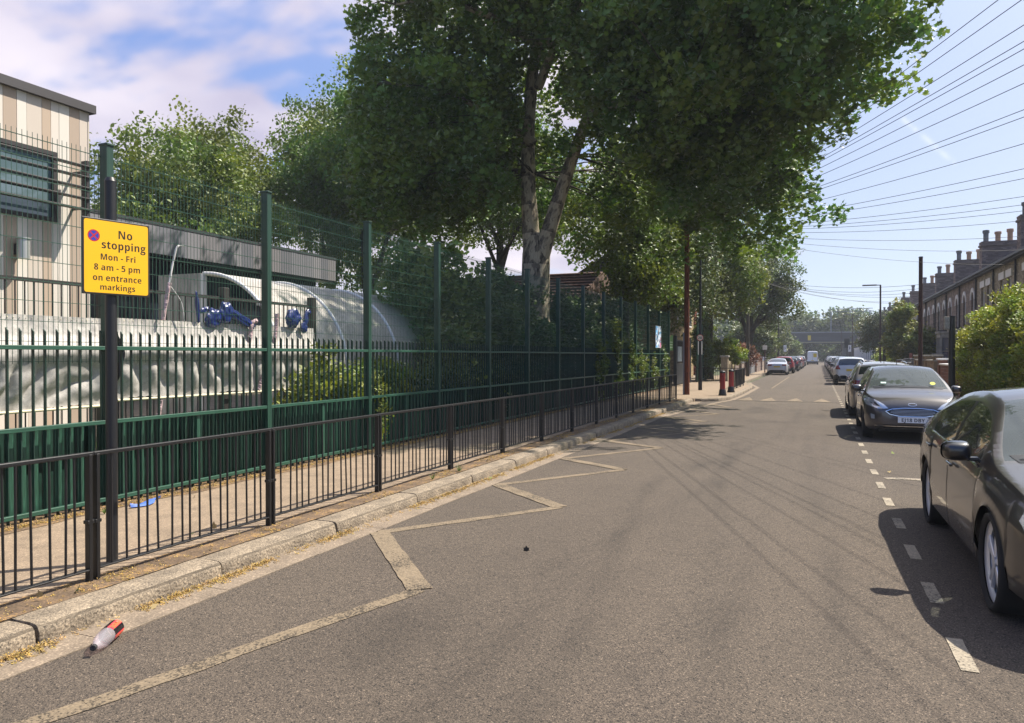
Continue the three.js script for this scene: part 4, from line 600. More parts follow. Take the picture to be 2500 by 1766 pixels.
function carShape(key, S) {
  if (CARS[key]) return CARS[key];
  const top = hermite(S.top), belt = hermite(S.belt), half = hermite(S.half), bot = hermite(S.bot), R = S.arch, roofMax = Math.max(...S.top.map(p => p[1]));
  const zs = new Set(); const z0 = S.half[0][0], z1 = S.half.at(-1)[0];
  const step = S.coarse ? 0.09 : 0.05; for (let z = z0; z < z1; z += step) zs.add(+z.toFixed(4)); zs.add(z1);
  for (const e of [z0, z1]) for (let k = 0; k < 14; k++) zs.add(+(e - Math.sign(e) * 0.012 * k).toFixed(4));
  for (const w of S.axles) for (let k = 0; k <= (S.coarse ? 12 : 22); k++) zs.add(+(w - R * Math.cos(k / (S.coarse ? 12 : 22) * Math.PI)).toFixed(4));
  for (const z of [...S.doors.flat(), ...S.side.flat(), ...S.shield, ...S.rear, ...S.half.map(p => p[0]), ...S.top.map(p => p[0])]) zs.add(+z.toFixed(4));
  let Z = [...zs].sort((a, b) => a - b); Z = Z.filter((z, i) => i === 0 || z - Z[i - 1] > 0.0025);
  const sect = z => {
    const yt = top(z), W = half(z), yb = belt(z), B = Math.min(yb, yt - 0.035), q = clamp((yt - B - 0.03) / (roofMax - yb)), yE = Math.max(B + 0.012, yt - lerp(0.022, S.crown ?? 0.05, sm(q)) - 0.012 * (1 - q)), wE = lerp(W - 0.075, S.roofHalf, sm(Math.pow(q, 0.85)) * clamp(0.35 + 0.65 * q) + 0.0);
    let lo = bot(z), inArch = false; for (const w of S.axles) { const d = z - w; if (Math.abs(d) < R) { const a = S.wheelY + Math.sqrt(R * R - d * d) * 1.0; if (a > lo) { lo = Math.min(a, B - 0.12); inArch = true; } } }
    const r = [], P = (x, y) => r.push([Math.max(0.01, x), y]), flare = inArch ? 0.008 : 0;
    P(W - 0.075 * (inArch ? 0.1 : 1) + flare, lo); P(W - 0.02 + flare, lo + Math.min(0.05, (B - lo) * 0.2)); P(W + flare, lerp(lo, B, 0.36)); P(W - 0.004, lerp(lo, B, 0.58)); P(W - 0.010, lerp(lo, B, 0.76)); P(W - 0.022, lerp(lo, B, 0.86)); P(W - 0.045, B - 0.008);
    P(W - 0.06, B + 0.004);
    const gx = W - 0.066; for (const t of [0.4, 0.82, 1]) P(lerp(gx, wE, t) + 0.03 * Math.sin(t * Math.PI) * q, lerp(B + 0.006, yE, t));
    for (let k = 1; k <= 6; k++) { const t = k === 1 ? 0.07 : (k - 1) / 5, x = wE * (1 - t); P(k === 6 ? 0.0 : x, yE + (yt - yE) * (1 - Math.pow(1 - t, 2.4))); }
    r[r.length - 1][0] = 0; return r;
  };
  const secs = Z.map(sect), nr = secs[0].length, full = 2 * nr - 1, pos = [];
  secs.forEach((s, i) => { for (let j = 0; j < full; j++) { const p = j < nr ? s[j] : s[full - 1 - j]; pos.push(j < nr ? p[0] : -p[0], p[1], Z[i]); } });
  const c0 = pos.length / 3, mean = (s, z) => { const y = s.reduce((a, p) => a + p[1], 0) / nr; pos.push(0, y, z); }; mean(secs[0], Z[0] - 0.015); mean(secs.at(-1), Z.at(-1) + 0.015);
  const cells = {}; const put = (k, ...t) => (cells[k] ??= []).push(...t);
  const inR = (z, r) => z > r[0] && z < r[1];
  for (let i = 0; i < Z.length - 1; i++) for (let j = 0; j < full - 1; j++) {
    const a = i * full + j, b = a + full, zm = (Z[i] + Z[i + 1]) / 2, jj = j < nr - 1 ? j : full - 2 - j, side = j < nr - 1 ? 'L' : 'R'; let k = 'body';
    const gap = top(zm) - belt(zm);
    if (jj < 7) { const d = S.doors.findIndex(r => inR(zm, r)); if (d >= 0 && jj >= 1) k = 'door' + d + side; else if (jj < 1 && S.cladding) k = 'sill'; else if (jj < 2 && S.cladding) k = 'sill'; }
    else if (jj === 7 || jj === 8) { if (gap > 0.11) { if (S.side.some(r => inR(zm, r))) k = 'glass' + S.side.findIndex(r => inR(zm, r)) + side; else if (zm > S.side[0][0] && zm < S.side.at(-1)[1]) k = 'pillar' + side + S.side.filter(r => r[1] < zm).length; } }
    else if (jj >= 11) { if (inR(zm, S.shield)) k = 'windscreen'; else if (inR(zm, S.rear)) k = 'rearglass'; else if (S.hatchTop && zm > S.hood[0] && zm < S.hood[1]) k = 'bonnet'; else if (zm > S.hood[0] && zm < S.hood[1]) k = 'bonnet'; }
    put(k, a, b, a + 1, a + 1, b, b + 1);
  }
  for (let j = 0; j < full - 1; j++) { put('body', c0, j, j + 1); const o = (Z.length - 1) * full + j; put('body', c0 + 1, o + 1, o); }
  { const o = (Z.length - 1) * full; put('body', c0, full - 1, 0); put('body', c0 + 1, o, o + full - 1); }
  const whole = new THREE.BufferGeometry(); whole.setAttribute('position', new THREE.Float32BufferAttribute(pos, 3)); whole.setIndex(Object.values(cells).flat()); whole.computeVertexNormals();
  const geos = {}; for (const [k, ix] of Object.entries(cells)) { const g = new THREE.BufferGeometry(); g.setAttribute('position', whole.attributes.position.clone()); g.setAttribute('normal', whole.attributes.normal.clone()); g.setIndex(ix); const t = g.toNonIndexed(); geos[k] = mergeVertices(t, 1e-5); }
  const caster = whole;
  return CARS[key] = { S, geos, caster, sect, top, belt, half, bot };
}
const TESS = new TessellateModifier(0.07, 8);
// first hit of a line along an axis with the body, by a grid of its triangles seen along that axis
function firstHit(C, dir, a, b) {
  const ax = dir === 'front' || dir === 'rear' ? [0, 1, 2] : dir === 'top' ? [0, 2, 1] : [2, 1, 0], sg = dir === 'front' || dir === 'left' || dir === 'top' ? 1 : -1, key = ax.join('');
  const K = (C.hits ??= {})[key] ??= (() => { const m = new Map(), p = C.caster.attributes.position.array, ix = C.caster.index.array; for (let t = 0; t < ix.length; t += 3) { const v = [ix[t] * 3, ix[t + 1] * 3, ix[t + 2] * 3], u = v.map(q => p[q + ax[0]]), w = v.map(q => p[q + ax[1]]); for (let i = Math.floor(Math.min(...u) * 20); i <= Math.floor(Math.max(...u) * 20); i++) for (let j = Math.floor(Math.min(...w) * 20); j <= Math.floor(Math.max(...w) * 20); j++) { const k = i * 4096 + j; let l = m.get(k); if (!l) m.set(k, l = []); l.push(v[0], v[1], v[2]); } } return m; })();
  const l = K.get(Math.floor(a * 20) * 4096 + Math.floor(b * 20)), p = C.caster.attributes.position.array; let best = null; if (!l) return null;
  for (let t = 0; t < l.length; t += 3) { const [x0, x1, x2] = [p[l[t] + ax[0]], p[l[t + 1] + ax[0]], p[l[t + 2] + ax[0]]], [y0, y1, y2] = [p[l[t] + ax[1]], p[l[t + 1] + ax[1]], p[l[t + 2] + ax[1]]], D = (y1 - y2) * (x0 - x2) + (x2 - x1) * (y0 - y2); if (Math.abs(D) < 1e-12) continue;
    const s = ((y1 - y2) * (a - x2) + (x2 - x1) * (b - y2)) / D, q = ((y2 - y0) * (a - x2) + (x0 - x2) * (b - y2)) / D; if (s < -1e-6 || q < -1e-6 || s + q > 1 + 1e-6) continue; const d = s * p[l[t] + ax[2]] + q * p[l[t + 1] + ax[2]] + (1 - s - q) * p[l[t + 2] + ax[2]]; if (best === null || sg * d > sg * best) best = d; }
  return best;
}
// lay a flat outline on the body: from the front / rear (x, y) or the side (z, y)
function lay(C, pts, dir, off, fine = 0.07) {
  let g = new THREE.ShapeGeometry(new THREE.Shape(pts.map(p => new THREE.Vector2(...p)))).toNonIndexed(); TESS.maxEdgeLength = fine; g = TESS.modify(g);
  const p = g.attributes.position, z0 = C.S.half[0][0], z1 = C.S.half.at(-1)[0];
  for (let i = 0; i < p.count; i++) { const a = p.getX(i), b = p.getY(i), h = firstHit(C, dir, a, b);
    if (dir === 'front') p.setXYZ(i, a, b, (h ?? z1 - 0.05) + off); else if (dir === 'rear') p.setXYZ(i, a, b, (h ?? z0 + 0.05) - off); else if (dir === 'left') p.setXYZ(i, (h ?? 0.8) + off, b, a); else if (dir === 'right') p.setXYZ(i, (h ?? -0.8) - off, b, a); else p.setXYZ(i, a, (h ?? 1) + off, b); }
  g.deleteAttribute('uv'); g = mergeVertices(g, 1e-5); g.computeVertexNormals(); return g;
}
function lineOn(C, pts, dir, w, off = 0.0015) { const l = []; for (let i = 0; i < pts.length - 1; i++) { const [a, b] = [pts[i], pts[i + 1]], L = Math.hypot(b[0] - a[0], b[1] - a[1]), nx = -(b[1] - a[1]) / L * w / 2, ny = (b[0] - a[0]) / L * w / 2; l.push(lay(C, [[a[0] + nx, a[1] + ny], [b[0] + nx, b[1] + ny], [b[0] - nx, b[1] - ny], [a[0] - nx, a[1] - ny]], dir, off, 0.12)); } return merge(l); }
const mir = pts => pts.map(([x, y]) => [-x, y]).reverse();
function rimGeo(r, n, double) {
  const l = [lathe([[r * 0.86, -0.05], [r * 0.93, -0.06], [r, -0.075], [r * 1.015, -0.06], [r * 0.985, -0.045], [r * 0.93, -0.01], [r * 0.88, 0.08], [r * 0.84, 0.08]], 36)];
  for (let k = 0; k < n; k++) for (const o of double ? [-0.13, 0.13] : [0]) { const sp = rb(double ? 0.030 : 0.052, r * 0.86, 0.028, 0.008, 0, r * 0.47, -0.056); sp.rotateX(0.03); sp.rotateZ(k / n * Math.PI * 2 + o * 1); const p = sp.attributes.position; l.push(sp.rotateX(-Math.PI / 2)); }
  l.push(cyl(0.045, 0.038, 0.02, 0, -0.075, 0, 16)); const g = merge(l.map(q => q.index ? q.toNonIndexed() : q)); return g;   // axle along y; outer face at -y
}
const WHEELS = {};
function wheel(parent, x, y, z, R, style) {
  const k = R + style; const rr0 = R * (style === 'sport' ? 0.83 : 0.70);
  const w = WHEELS[k] ??= { rim: rimGeo(rr0, style === 'sport' ? 5 : 5, style === 'sport'), tyre: lathe([[rr0 * 0.99, -0.085], [R * 0.90, -0.108], [R * 0.975, -0.10], [R, -0.075], [R, 0.075], [R * 0.975, 0.10], [R * 0.90, 0.108], [rr0 * 0.99, 0.085]], 40), hub: lathe([[0.0, 0.05], [rr0 * 0.9, 0.055], [rr0 * 0.92, -0.03], [rr0 * 0.9, 0.05]], 24), disc: lathe([[0.001, -0.018], [rr0 * 0.6, -0.018], [rr0 * 0.6, 0.01], [0.001, 0.01]], 24) };
  const g = new THREE.Group(); g.name = 'wheel'; parent.add(g); g.position.set(x, y, z); g.rotation.z = x > 0 ? Math.PI / 2 : -Math.PI / 2; g.rotation.order = 'ZYX'; g.rotation.y = hash(Math.round(z * 9), Math.round(x * 9)) * 6;
  obj('tyre', w.tyre, M.rubber, g); obj('rim', w.rim, style === 'sport' ? CM.alloy : CM.alloyDull, g); obj('brake', [w.hub, w.disc], CM.dark, g);
}
const CM = { alloy: std([0.72, 0.73, 0.76], 0.3, { metalness: 0.45 }), alloyDull: std([0.55, 0.56, 0.58], 0.4, { metalness: 0.4 }), dark: std([0.02, 0.02, 0.021], 0.7), trim: phy([0.01, 0.01, 0.011], 0.3, {}), chrome: std([0.75, 0.75, 0.76], 0.16, { metalness: 1 }), seam: std([0.006, 0.006, 0.006], 0.8), head: phy([0.62, 0.64, 0.66], 0.08, { metalness: 0.55, clearcoat: 1, clearcoatRoughness: 0.02 }), headIn: phy([0.10, 0.10, 0.11], 0.12, { metalness: 0.4, clearcoat: 1 }), red: phy([0.22, 0.008, 0.008], 0.14, { clearcoat: 1 }), amber: phy([0.5, 0.16, 0.01], 0.2, {}), seat: std([0.03, 0.03, 0.032], 0.85), dash: std([0.02, 0.02, 0.021], 0.7),
  clear: phy([0.34, 0.40, 0.39], 0.02, { transmission: 0.84, thickness: 0, ior: 1.5 }), tint: phy([0.05, 0.065, 0.06], 0.02, { transmission: 0.75, thickness: 0, ior: 1.5 }), blackGlass: phy([0.012, 0.016, 0.016], 0.03, { clearcoat: 1, clearcoatRoughness: 0.02 }), plateW: std([0.72, 0.72, 0.70], 0.5), plateY: std([0.62, 0.45, 0.02], 0.5) };
const paint = (r, g, b, met = 0.45) => phy([r, g, b], 0.34, { metalness: met, clearcoat: 1, clearcoatRoughness: 0.04 });
function plateMat(text, yellow) { return std([1, 1, 1], 0.45, { map: canvasTex(512, 112, (c, w, h) => { c.fillStyle = yellow ? '#e3b51e' : '#dcdcda'; c.fillRect(0, 0, w, h); c.fillStyle = '#16161a'; c.font = 'bold 96px sans-serif'; c.textAlign = 'center'; c.textBaseline = 'middle'; c.fillText(text, w / 2, h / 2 + 4, w - 40); }) }); }
function car(key, S, o) {
  const C = carShape(key, S), t = thing(o.name, o.label, o.cat ?? 'car', [o.x, 0, -o.z], o.turn ?? 0, o.group), P = o.paint, near = o.near;
  const C2 = C.parts ??= {}, once = (k, f) => C2[k] ??= f();
  const gl = near ? CM.clear : CM.blackGlass, gs = CM.blackGlass;
  const door = {};
  for (const [k, g] of Object.entries(C.geos)) {
    if (k === 'body') obj('body', g, P, t); else if (k === 'bonnet') obj('bonnet', g, P, t); else if (k === 'sill') obj('sill', g, CM.dark, t); else if (k.startsWith('pillar')) obj('pillar', g, CM.trim, t);
    else if (k === 'windscreen') obj('windscreen', g, gl, t); else if (k === 'rearglass') obj('rear_window', g, gs, t); else if (k.startsWith('glass')) obj('side_window', g, gs, t); else if (k.startsWith('door')) door[k] = obj('door', g, P, t);
  }
  // underside and wheel housings
  obj('underbody', once('ub', () => [bb(-S.half.reduce((a, p) => Math.max(a, p[1]), 0) + 0.07, S.half.reduce((a, p) => Math.max(a, p[1]), 0) - 0.07, 0.3, C.belt(S.shield[1]) - 0.04, S.shield[1] - 0.17, S.shield[1] - 0.14), bb(-S.roofHalf - 0.02, S.roofHalf + 0.02, S.clear ?? 0.17, S.wheelY + 0.26, S.axles[0] - 0.5, S.axles[1] + 0.45), ...S.axles.map(z => { const g = new THREE.CylinderGeometry(S.arch - 0.005, S.arch - 0.005, 2 * (S.half.reduce((a, p) => Math.max(a, p[1]), 0) - 0.05), 20, 1, true, -Math.PI / 2, Math.PI); g.rotateZ(Math.PI / 2); g.rotateX(-Math.PI / 2); return g.translate(0, S.wheelY, z); })].map(g => g.index ? g.toNonIndexed() : g)).length ? C2.ub : C2.ub, CM.dark, t);
  const maxW = S.half.reduce((a, p) => Math.max(a, p[1]), 0);
  for (const z of S.axles) for (const s of [-1, 1]) wheel(t, s * (maxW - 0.125), S.wheelR, z, S.wheelR, S.wheelStyle ?? 'plain');
  // seams and handles
  if (!S.coarse || near) { const mk = side => once('seam' + side, () => { const l = []; for (const [a, b] of S.doors) for (const z of [a, b]) { const B = C.belt(z), lo = Math.max(C.bot(z) + 0.05, 0); let y0 = lo; for (const w of S.axles) { const d = Math.abs(z - w); if (d < S.arch) y0 = Math.max(y0, S.wheelY + Math.sqrt(S.arch ** 2 - d * d) + 0.02); } l.push(lineOn(C, [[z, y0], [z, B - 0.01]], side, 0.009, 0.0025)); } return l; });
    for (const g of [...mk('left'), ...mk('right')]) obj('door_seam', g, CM.seam, t); }
  for (const sd of ['L', 'R']) S.doors.forEach(([a, b], i) => { const d = door['door' + i + sd]; if (!d) return; const x = (sd === 'L' ? 1 : -1), B = C.belt(a + 0.16), g = once('handle' + i + sd, () => rb(0.03, 0.028, 0.19, 0.012, x * (C.half(a + 0.16) + 0.008), B - 0.125, a + 0.17)); obj('handle', g, o.handle ?? P, d); });
  if (S.chromeLine) for (const s of ['left', 'right']) obj('window_trim', once('ct' + s, () => lineOn(C, S.side.flat().concat(S.side.at(-1)[1] + 0.05).sort((p, q) => p - q).filter((z, i, a) => i === 0 || z - a[i - 1] > 0.01).map(z => [z, C.belt(z) - 0.004]), s, 0.016, 0.004)), CM.chrome, t);
  // mirrors
  for (const s of [-1, 1]) { const z = S.mirror[0], y = S.mirror[1], m = obj('mirror', once('mir' + s, () => { const g = new THREE.SphereGeometry(1, 20, 14), p = g.attributes.position; for (let i = 0; i < p.count; i++) { let a = p.getX(i), b = p.getY(i), c = p.getZ(i); const f = q => Math.sign(q) * Math.pow(Math.abs(q), 0.62); p.setXYZ(i, f(a) * 0.105 * (c < 0 ? 1 : 0.92), f(b) * 0.074 * (1 - 0.12 * a * s), (c < 0 ? Math.max(c, -0.35) : c) * 0.10); } g.computeVertexNormals(); return g.translate(s * (maxW + 0.065), y, z); }), o.mirrorPaint ?? P, t);
    obj('stalk', once('stalk' + s, () => rb(0.16, 0.03, 0.07, 0.01, s * (maxW - 0.04), y - 0.055, z + 0.01)), CM.trim, m); obj('mirror_glass', once('mg' + s, () => rb(0.175, 0.11, 0.006, 0.003, s * (maxW + 0.065), y, z - 0.037)), CM.dark, m); }
  // lamps, grille, plates
  const lampsOf = (list, dir, mat, name) => (list ?? []).forEach(([pts, off, m2, n2], i) => { obj(n2 ?? name, once(name + dir + i, () => lay(C, pts, dir, (off ?? 0.004) + 0.008, 0.035)), m2 ?? mat, t); if (!n2 || !n2.includes('single')) obj(n2 ?? name, once(name + dir + i + 'm', () => lay(C, mir(pts), dir, (off ?? 0.004) + 0.008, 0.035)), m2 ?? mat, t); });
  lampsOf(S.headlamps, 'front', CM.head, 'headlight'); lampsOf(S.tail, 'rear', CM.red, 'tail_light');
  (S.front ?? []).forEach(([name, pts, off, mat], i) => obj(name, once('f' + i, () => lay(C, pts, 'front', off + 0.008, 0.04)), mat === 'paint' ? P : mat, t));
  (S.back ?? []).forEach(([name, pts, off, mat], i) => obj(name, once('b' + i, () => lay(C, pts, 'rear', off, 0.06)), mat === 'paint' ? P : mat, t));
  (S.frontLines ?? []).forEach(([name, pts, w, mat, off], i) => obj(name, once('fl' + i, () => lineOn(C, pts, 'front', w, (off ?? 0.008) + 0.008)), mat, t));
  (S.backLines ?? []).forEach(([name, pts, w, mat, off], i) => obj(name, once('bl' + i, () => lineOn(C, pts, 'rear', w, off ?? 0.006)), mat, t));
  const plate = (y, front, mat) => { const z = front ? S.half.at(-1)[0] + (S.plateOut ?? 0.02) : S.half[0][0] - 0.02, g = new THREE.BoxGeometry(0.52, 0.111, 0.008); if (!front) g.rotateY(Math.PI); obj('number_plate', g.translate(0, y, z), mat, t); };
  if (S.plateF && o.plateF !== false) plate(S.plateF, true, o.plateF ?? CM.plateW); if (S.plateR) plate(S.plateR, false, o.plateR ?? CM.plateY);
  if (S.wipers && near) for (const [a, b] of S.wipers) { const l = []; const g = lay(C, [[a[0], a[1] - 0.008], [b[0], b[1] - 0.006], [b[0], b[1] + 0.006], [a[0], a[1] + 0.010]], 'top', 0.012, 0.2); obj('wiper', g, CM.trim, t); }
  if (S.cowl) obj('cowl', once('cowl', () => lay(C, S.cowl, 'top', 0.003, 0.08)), CM.trim, t);
  if (S.rails) for (const s of [-1, 1]) obj('roof_rail', once('rail' + s, () => tube(S.rails.map(z => V(s * (S.roofHalf - 0.05), C.top(z) + 0.0, z)), 0.016, 30, 6)), CM.chrome, t);
  if (S.aerial) obj('aerial', once('aer', () => bar([0, C.top(S.aerial) - 0.01, S.aerial], [0, C.top(S.aerial) + 0.14, S.aerial - 0.10], 0.008, 5)), CM.trim, t);
  if (near) { // seats, dashboard and steering wheel behind the glass
    const sx = S.roofHalf * 0.62, sz = S.seatZ, dz = S.shield[0] - 0.05; obj('dashboard', once('dash', () => rb(S.roofHalf * 2.1, 0.24, 0.62, 0.08, 0, S.belt[3][1] - 0.12, S.shield[1] - 0.42)), CM.dash, t);
    obj('floor', once('flo', () => bb(-S.roofHalf, S.roofHalf, 0.3, 0.36, S.rear[1] + 0.1, S.shield[1])), CM.dash, t);
    for (const s of [-1, 1]) { obj('seat', once('seat' + s, () => [rb(0.48, 0.16, 0.5, 0.06, s * sx * 0.95, 0.55, sz), rb(0.46, 0.60, 0.14, 0.06, s * sx * 0.95, 0.86, sz - 0.30), rb(0.24, 0.17, 0.10, 0.04, s * sx * 0.95, 1.22, sz - 0.34)]), CM.seat, t); }
    obj('rear_seat', once('rs', () => [rb(S.roofHalf * 1.9, 0.55, 0.16, 0.06, 0, 0.85, sz - 1.05), rb(S.roofHalf * 1.9, 0.16, 0.5, 0.06, 0, 0.55, sz - 0.8)]), CM.seat, t);
    obj('steering_wheel', once('sw', () => { const g = new THREE.TorusGeometry(0.18, 0.016, 8, 28); g.rotateX(-0.4); return g.translate(-sx * 0.95, S.belt[3][1] + 0.02, S.shield[1] - 0.82); }), CM.dash, t);
    obj('interior_mirror', once('im', () => rb(0.22, 0.06, 0.03, 0.012, 0, C.top(S.shield[0]) - 0.13, S.shield[0] + 0.10)), CM.dash, t);
  }
  return t;
}
// saloon (near right), small hatch, estate, city hatch, van
const SALOON = { arch: 0.365, wheelY: 0.325, wheelR: 0.325, wheelStyle: 'sport', axles: [-1.33, 1.43], roofHalf: 0.58, crown: 0.055, clear: 0.16,
  top: [[-2.33, 0.62], [-2.31, 0.80], [-2.26, 0.97], [-2.1, 1.02], [-1.72, 1.06], [-1.50, 1.11], [-1.0, 1.315], [-0.75, 1.395], [-0.4, 1.435], [-0.05, 1.445], [0.25, 1.425], [0.5, 1.375], [0.9, 1.20], [1.28, 1.005], [1.4, 0.975], [1.75, 0.905], [2.05, 0.825], [2.17, 0.76], [2.235, 0.66], [2.25, 0.56]],
  belt: [[-2.33, 0.93], [-1.6, 0.965], [-0.8, 0.955], [0.2, 0.92], [1.2, 0.885], [1.9, 0.78], [2.25, 0.62]],
  half: [[-2.33, 0.52], [-2.31, 0.66], [-2.24, 0.77], [-2.0, 0.845], [-1.3, 0.885], [0, 0.885], [1.3, 0.885], [1.8, 0.845], [2.05, 0.765], [2.17, 0.67], [2.235, 0.55], [2.25, 0.44]],
  bot: [[-2.33, 0.44], [-2.2, 0.30], [-1.9, 0.22], [0, 0.205], [1.7, 0.205], [2.1, 0.21], [2.25, 0.30]],
  doors: [[-1.18, -0.06], [-0.05, 1.02]], side: [[-1.16, -0.16], [-0.06, 0.93]], shield: [0.44, 1.27], rear: [-1.48, -0.82], hood: [1.30, 2.1], mirror: [0.80, 0.985], chromeLine: true, seatZ: 0.05,
  headlamps: [[[[0.50, 0.60], [0.78, 0.63], [0.80, 0.70], [0.76, 0.80], [0.60, 0.74], [0.50, 0.67]], 0.004], [[[0.54, 0.63], [0.68, 0.64], [0.66, 0.72], [0.55, 0.69]], 0.008, CM.headIn, 'lamp_reflector']],
  front: [['grille', [[-0.36, 0.56], [0.36, 0.56], [0.42, 0.74], [-0.42, 0.74]], 0.006, CM.trim], ['lower_grille', [[-0.6, 0.26], [0.6, 0.26], [0.5, 0.38], [-0.5, 0.38]], 0.005, CM.trim]],
  frontLines: [['grille_bar', [[-0.38, 0.62], [0.38, 0.62]], 0.02, CM.chrome], ['grille_bar', [[-0.4, 0.68], [0.4, 0.68]], 0.02, CM.chrome]], plateF: 0.44, plateR: 0.72,
  tail: [[[[0.42, 0.80], [0.76, 0.80], [0.74, 0.95], [0.42, 0.93]], 0.004]], wipers: [[[-0.1, 1.30], [0.5, 1.22]], [[-0.65, 1.26], [0.0, 1.2]]], cowl: [[-0.7, 1.20], [0.7, 1.20], [0.66, 1.31], [-0.66, 1.31]] };
const HATCH = { arch: 0.345, wheelY: 0.315, wheelR: 0.31, axles: [-1.27, 1.22], roofHalf: 0.56, crown: 0.05,
  top: [[-2.0, 0.62], [-1.98, 0.82], [-1.93, 0.98], [-1.84, 1.12], [-1.70, 1.32], [-1.58, 1.42], [-1.2, 1.465], [-0.6, 1.485], [0.0, 1.475], [0.3, 1.425], [0.7, 1.26], [1.15, 1.04], [1.3, 0.985], [1.6, 0.93], [1.82, 0.86], [1.93, 0.775], [2.01, 0.66], [2.035, 0.52]],
  belt: [[-2.0, 0.93], [-1.5, 1.00], [-0.8, 0.975], [0.2, 0.935], [1.1, 0.90], [1.7, 0.80], [2.035, 0.60]],
  half: [[-2.0, 0.56], [-1.98, 0.68], [-1.90, 0.78], [-1.6, 0.845], [-0.8, 0.865], [0.4, 0.865], [1.2, 0.865], [1.6, 0.825], [1.82, 0.745], [1.95, 0.64], [2.01, 0.54], [2.035, 0.40]],
  bot: [[-2.0, 0.42], [-1.85, 0.30], [-1.5, 0.23], [0, 0.215], [1.5, 0.215], [1.85, 0.22], [2.035, 0.30]],
  doors: [[-0.95, -0.06], [-0.05, 1.0]], side: [[-1.30, -0.86], [-0.84, -0.14], [-0.06, 0.86]], shield: [0.24, 1.14], rear: [-1.86, -1.60], hood: [1.17, 1.93], mirror: [0.70, 1.00], seatZ: 0.0, aerial: -1.2,
  headlamps: [[[[0.42, 0.655], [0.60, 0.645], [0.80, 0.71], [0.852, 0.83], [0.81, 0.875], [0.66, 0.825], [0.50, 0.735]], 0.004], [[[0.56, 0.69], [0.68, 0.70], [0.74, 0.77], [0.64, 0.76]], 0.008, CM.headIn, 'lamp_reflector'], [[[0.66, 0.44], [0.72, 0.44], [0.73, 0.54], [0.66, 0.52]], 0.006, CM.head, 'fog_lamp']],
  front: [['grille', [[-0.47, 0.60], [-0.40, 0.545], [-0.22, 0.505], [0.22, 0.505], [0.40, 0.545], [0.47, 0.60], [0.36, 0.645], [0.15, 0.665], [-0.15, 0.665], [-0.36, 0.645]], 0.006, CM.trim], ['lower_grille', [[-0.62, 0.25], [0.62, 0.25], [0.5, 0.34], [-0.5, 0.34]], 0.005, CM.trim]],
  frontLines: [['grille_surround', [[-0.47, 0.60], [-0.40, 0.545], [-0.22, 0.505], [0.22, 0.505], [0.40, 0.545], [0.47, 0.60], [0.36, 0.645], [0.15, 0.668], [-0.15, 0.668], [-0.36, 0.645], [-0.47, 0.60]], 0.013, CM.chrome, 0.010], ...[0.53, 0.555, 0.58, 0.605, 0.63].map(y => ['grille_slat', [[-0.40 + Math.abs(y - 0.59) * 1.6, y], [0.40 - Math.abs(y - 0.59) * 1.6, y]], 0.006, CM.alloyDull, 0.012]), ['emblem', [...Array(17).keys()].map(k => [0.075 * Math.cos(k / 8 * Math.PI), 0.735 + 0.026 * Math.sin(k / 8 * Math.PI)]), 0.008, CM.chrome, 0.008], ['splitter', [[-0.66, 0.31], [0.66, 0.31]], 0.012, CM.chrome, 0.008]],
  plateF: 0.44, plateOut: 0.04, plateR: 0.82, tail: [[[[0.55, 0.78], [0.78, 0.78], [0.80, 1.02], [0.70, 1.08], [0.60, 0.95]], 0.004]],
  backLines: [['hatch_seam', [[-0.62, 0.62], [0.62, 0.62]], 0.01, CM.seam]], wipers: [[[-0.15, 1.17], [0.5, 1.11]], [[-0.62, 1.14], [-0.05, 1.08]]], cowl: [[-0.68, 1.07], [0.68, 1.07], [0.62, 1.18], [-0.62, 1.18]] };
const ESTATE = { ...HATCH, arch: 0.35, wheelY: 0.32, wheelR: 0.32, axles: [-1.35, 1.33], roofHalf: 0.60,
  top: [[-2.25, 0.60], [-2.23, 0.85], [-2.18, 1.02], [-2.05, 1.22], [-1.9, 1.40], [-1.78, 1.47], [-1.3, 1.51], [-0.6, 1.53], [0.0, 1.51], [0.35, 1.44], [0.8, 1.25], [1.28, 1.04], [1.45, 1.0], [1.75, 0.95], [1.98, 0.87], [2.1, 0.78], [2.17, 0.66], [2.19, 0.52]],
  belt: [[-2.25, 0.93], [-1.6, 1.01], [-0.8, 0.99], [0.2, 0.95], [1.2, 0.91], [1.8, 0.80], [2.19, 0.60]],
  half: [[-2.25, 0.58], [-2.23, 0.70], [-2.14, 0.80], [-1.8, 0.87], [-0.8, 0.895], [0.4, 0.895], [1.3, 0.89], [1.75, 0.84], [1.98, 0.76], [2.1, 0.66], [2.17, 0.55], [2.19, 0.42]],
  bot: [[-2.25, 0.44], [-2.1, 0.30], [-1.7, 0.23], [0, 0.22], [1.6, 0.22], [2.0, 0.23], [2.19, 0.32]],
  doors: [[-1.0, -0.06], [-0.05, 1.05]], side: [[-1.75, -0.98], [-0.94, -0.12], [-0.04, 0.95]], shield: [0.28, 1.26], rear: [-2.06, -1.80], hood: [1.3, 2.08], mirror: [0.80, 1.02], rails: [-1.7, -1.2, -0.4, 0.2], aerial: -1.5, plateR: 0.80,
  tail: [[[[0.50, 0.86], [0.82, 0.86], [0.83, 1.02], [0.62, 1.02]], 0.004]] };
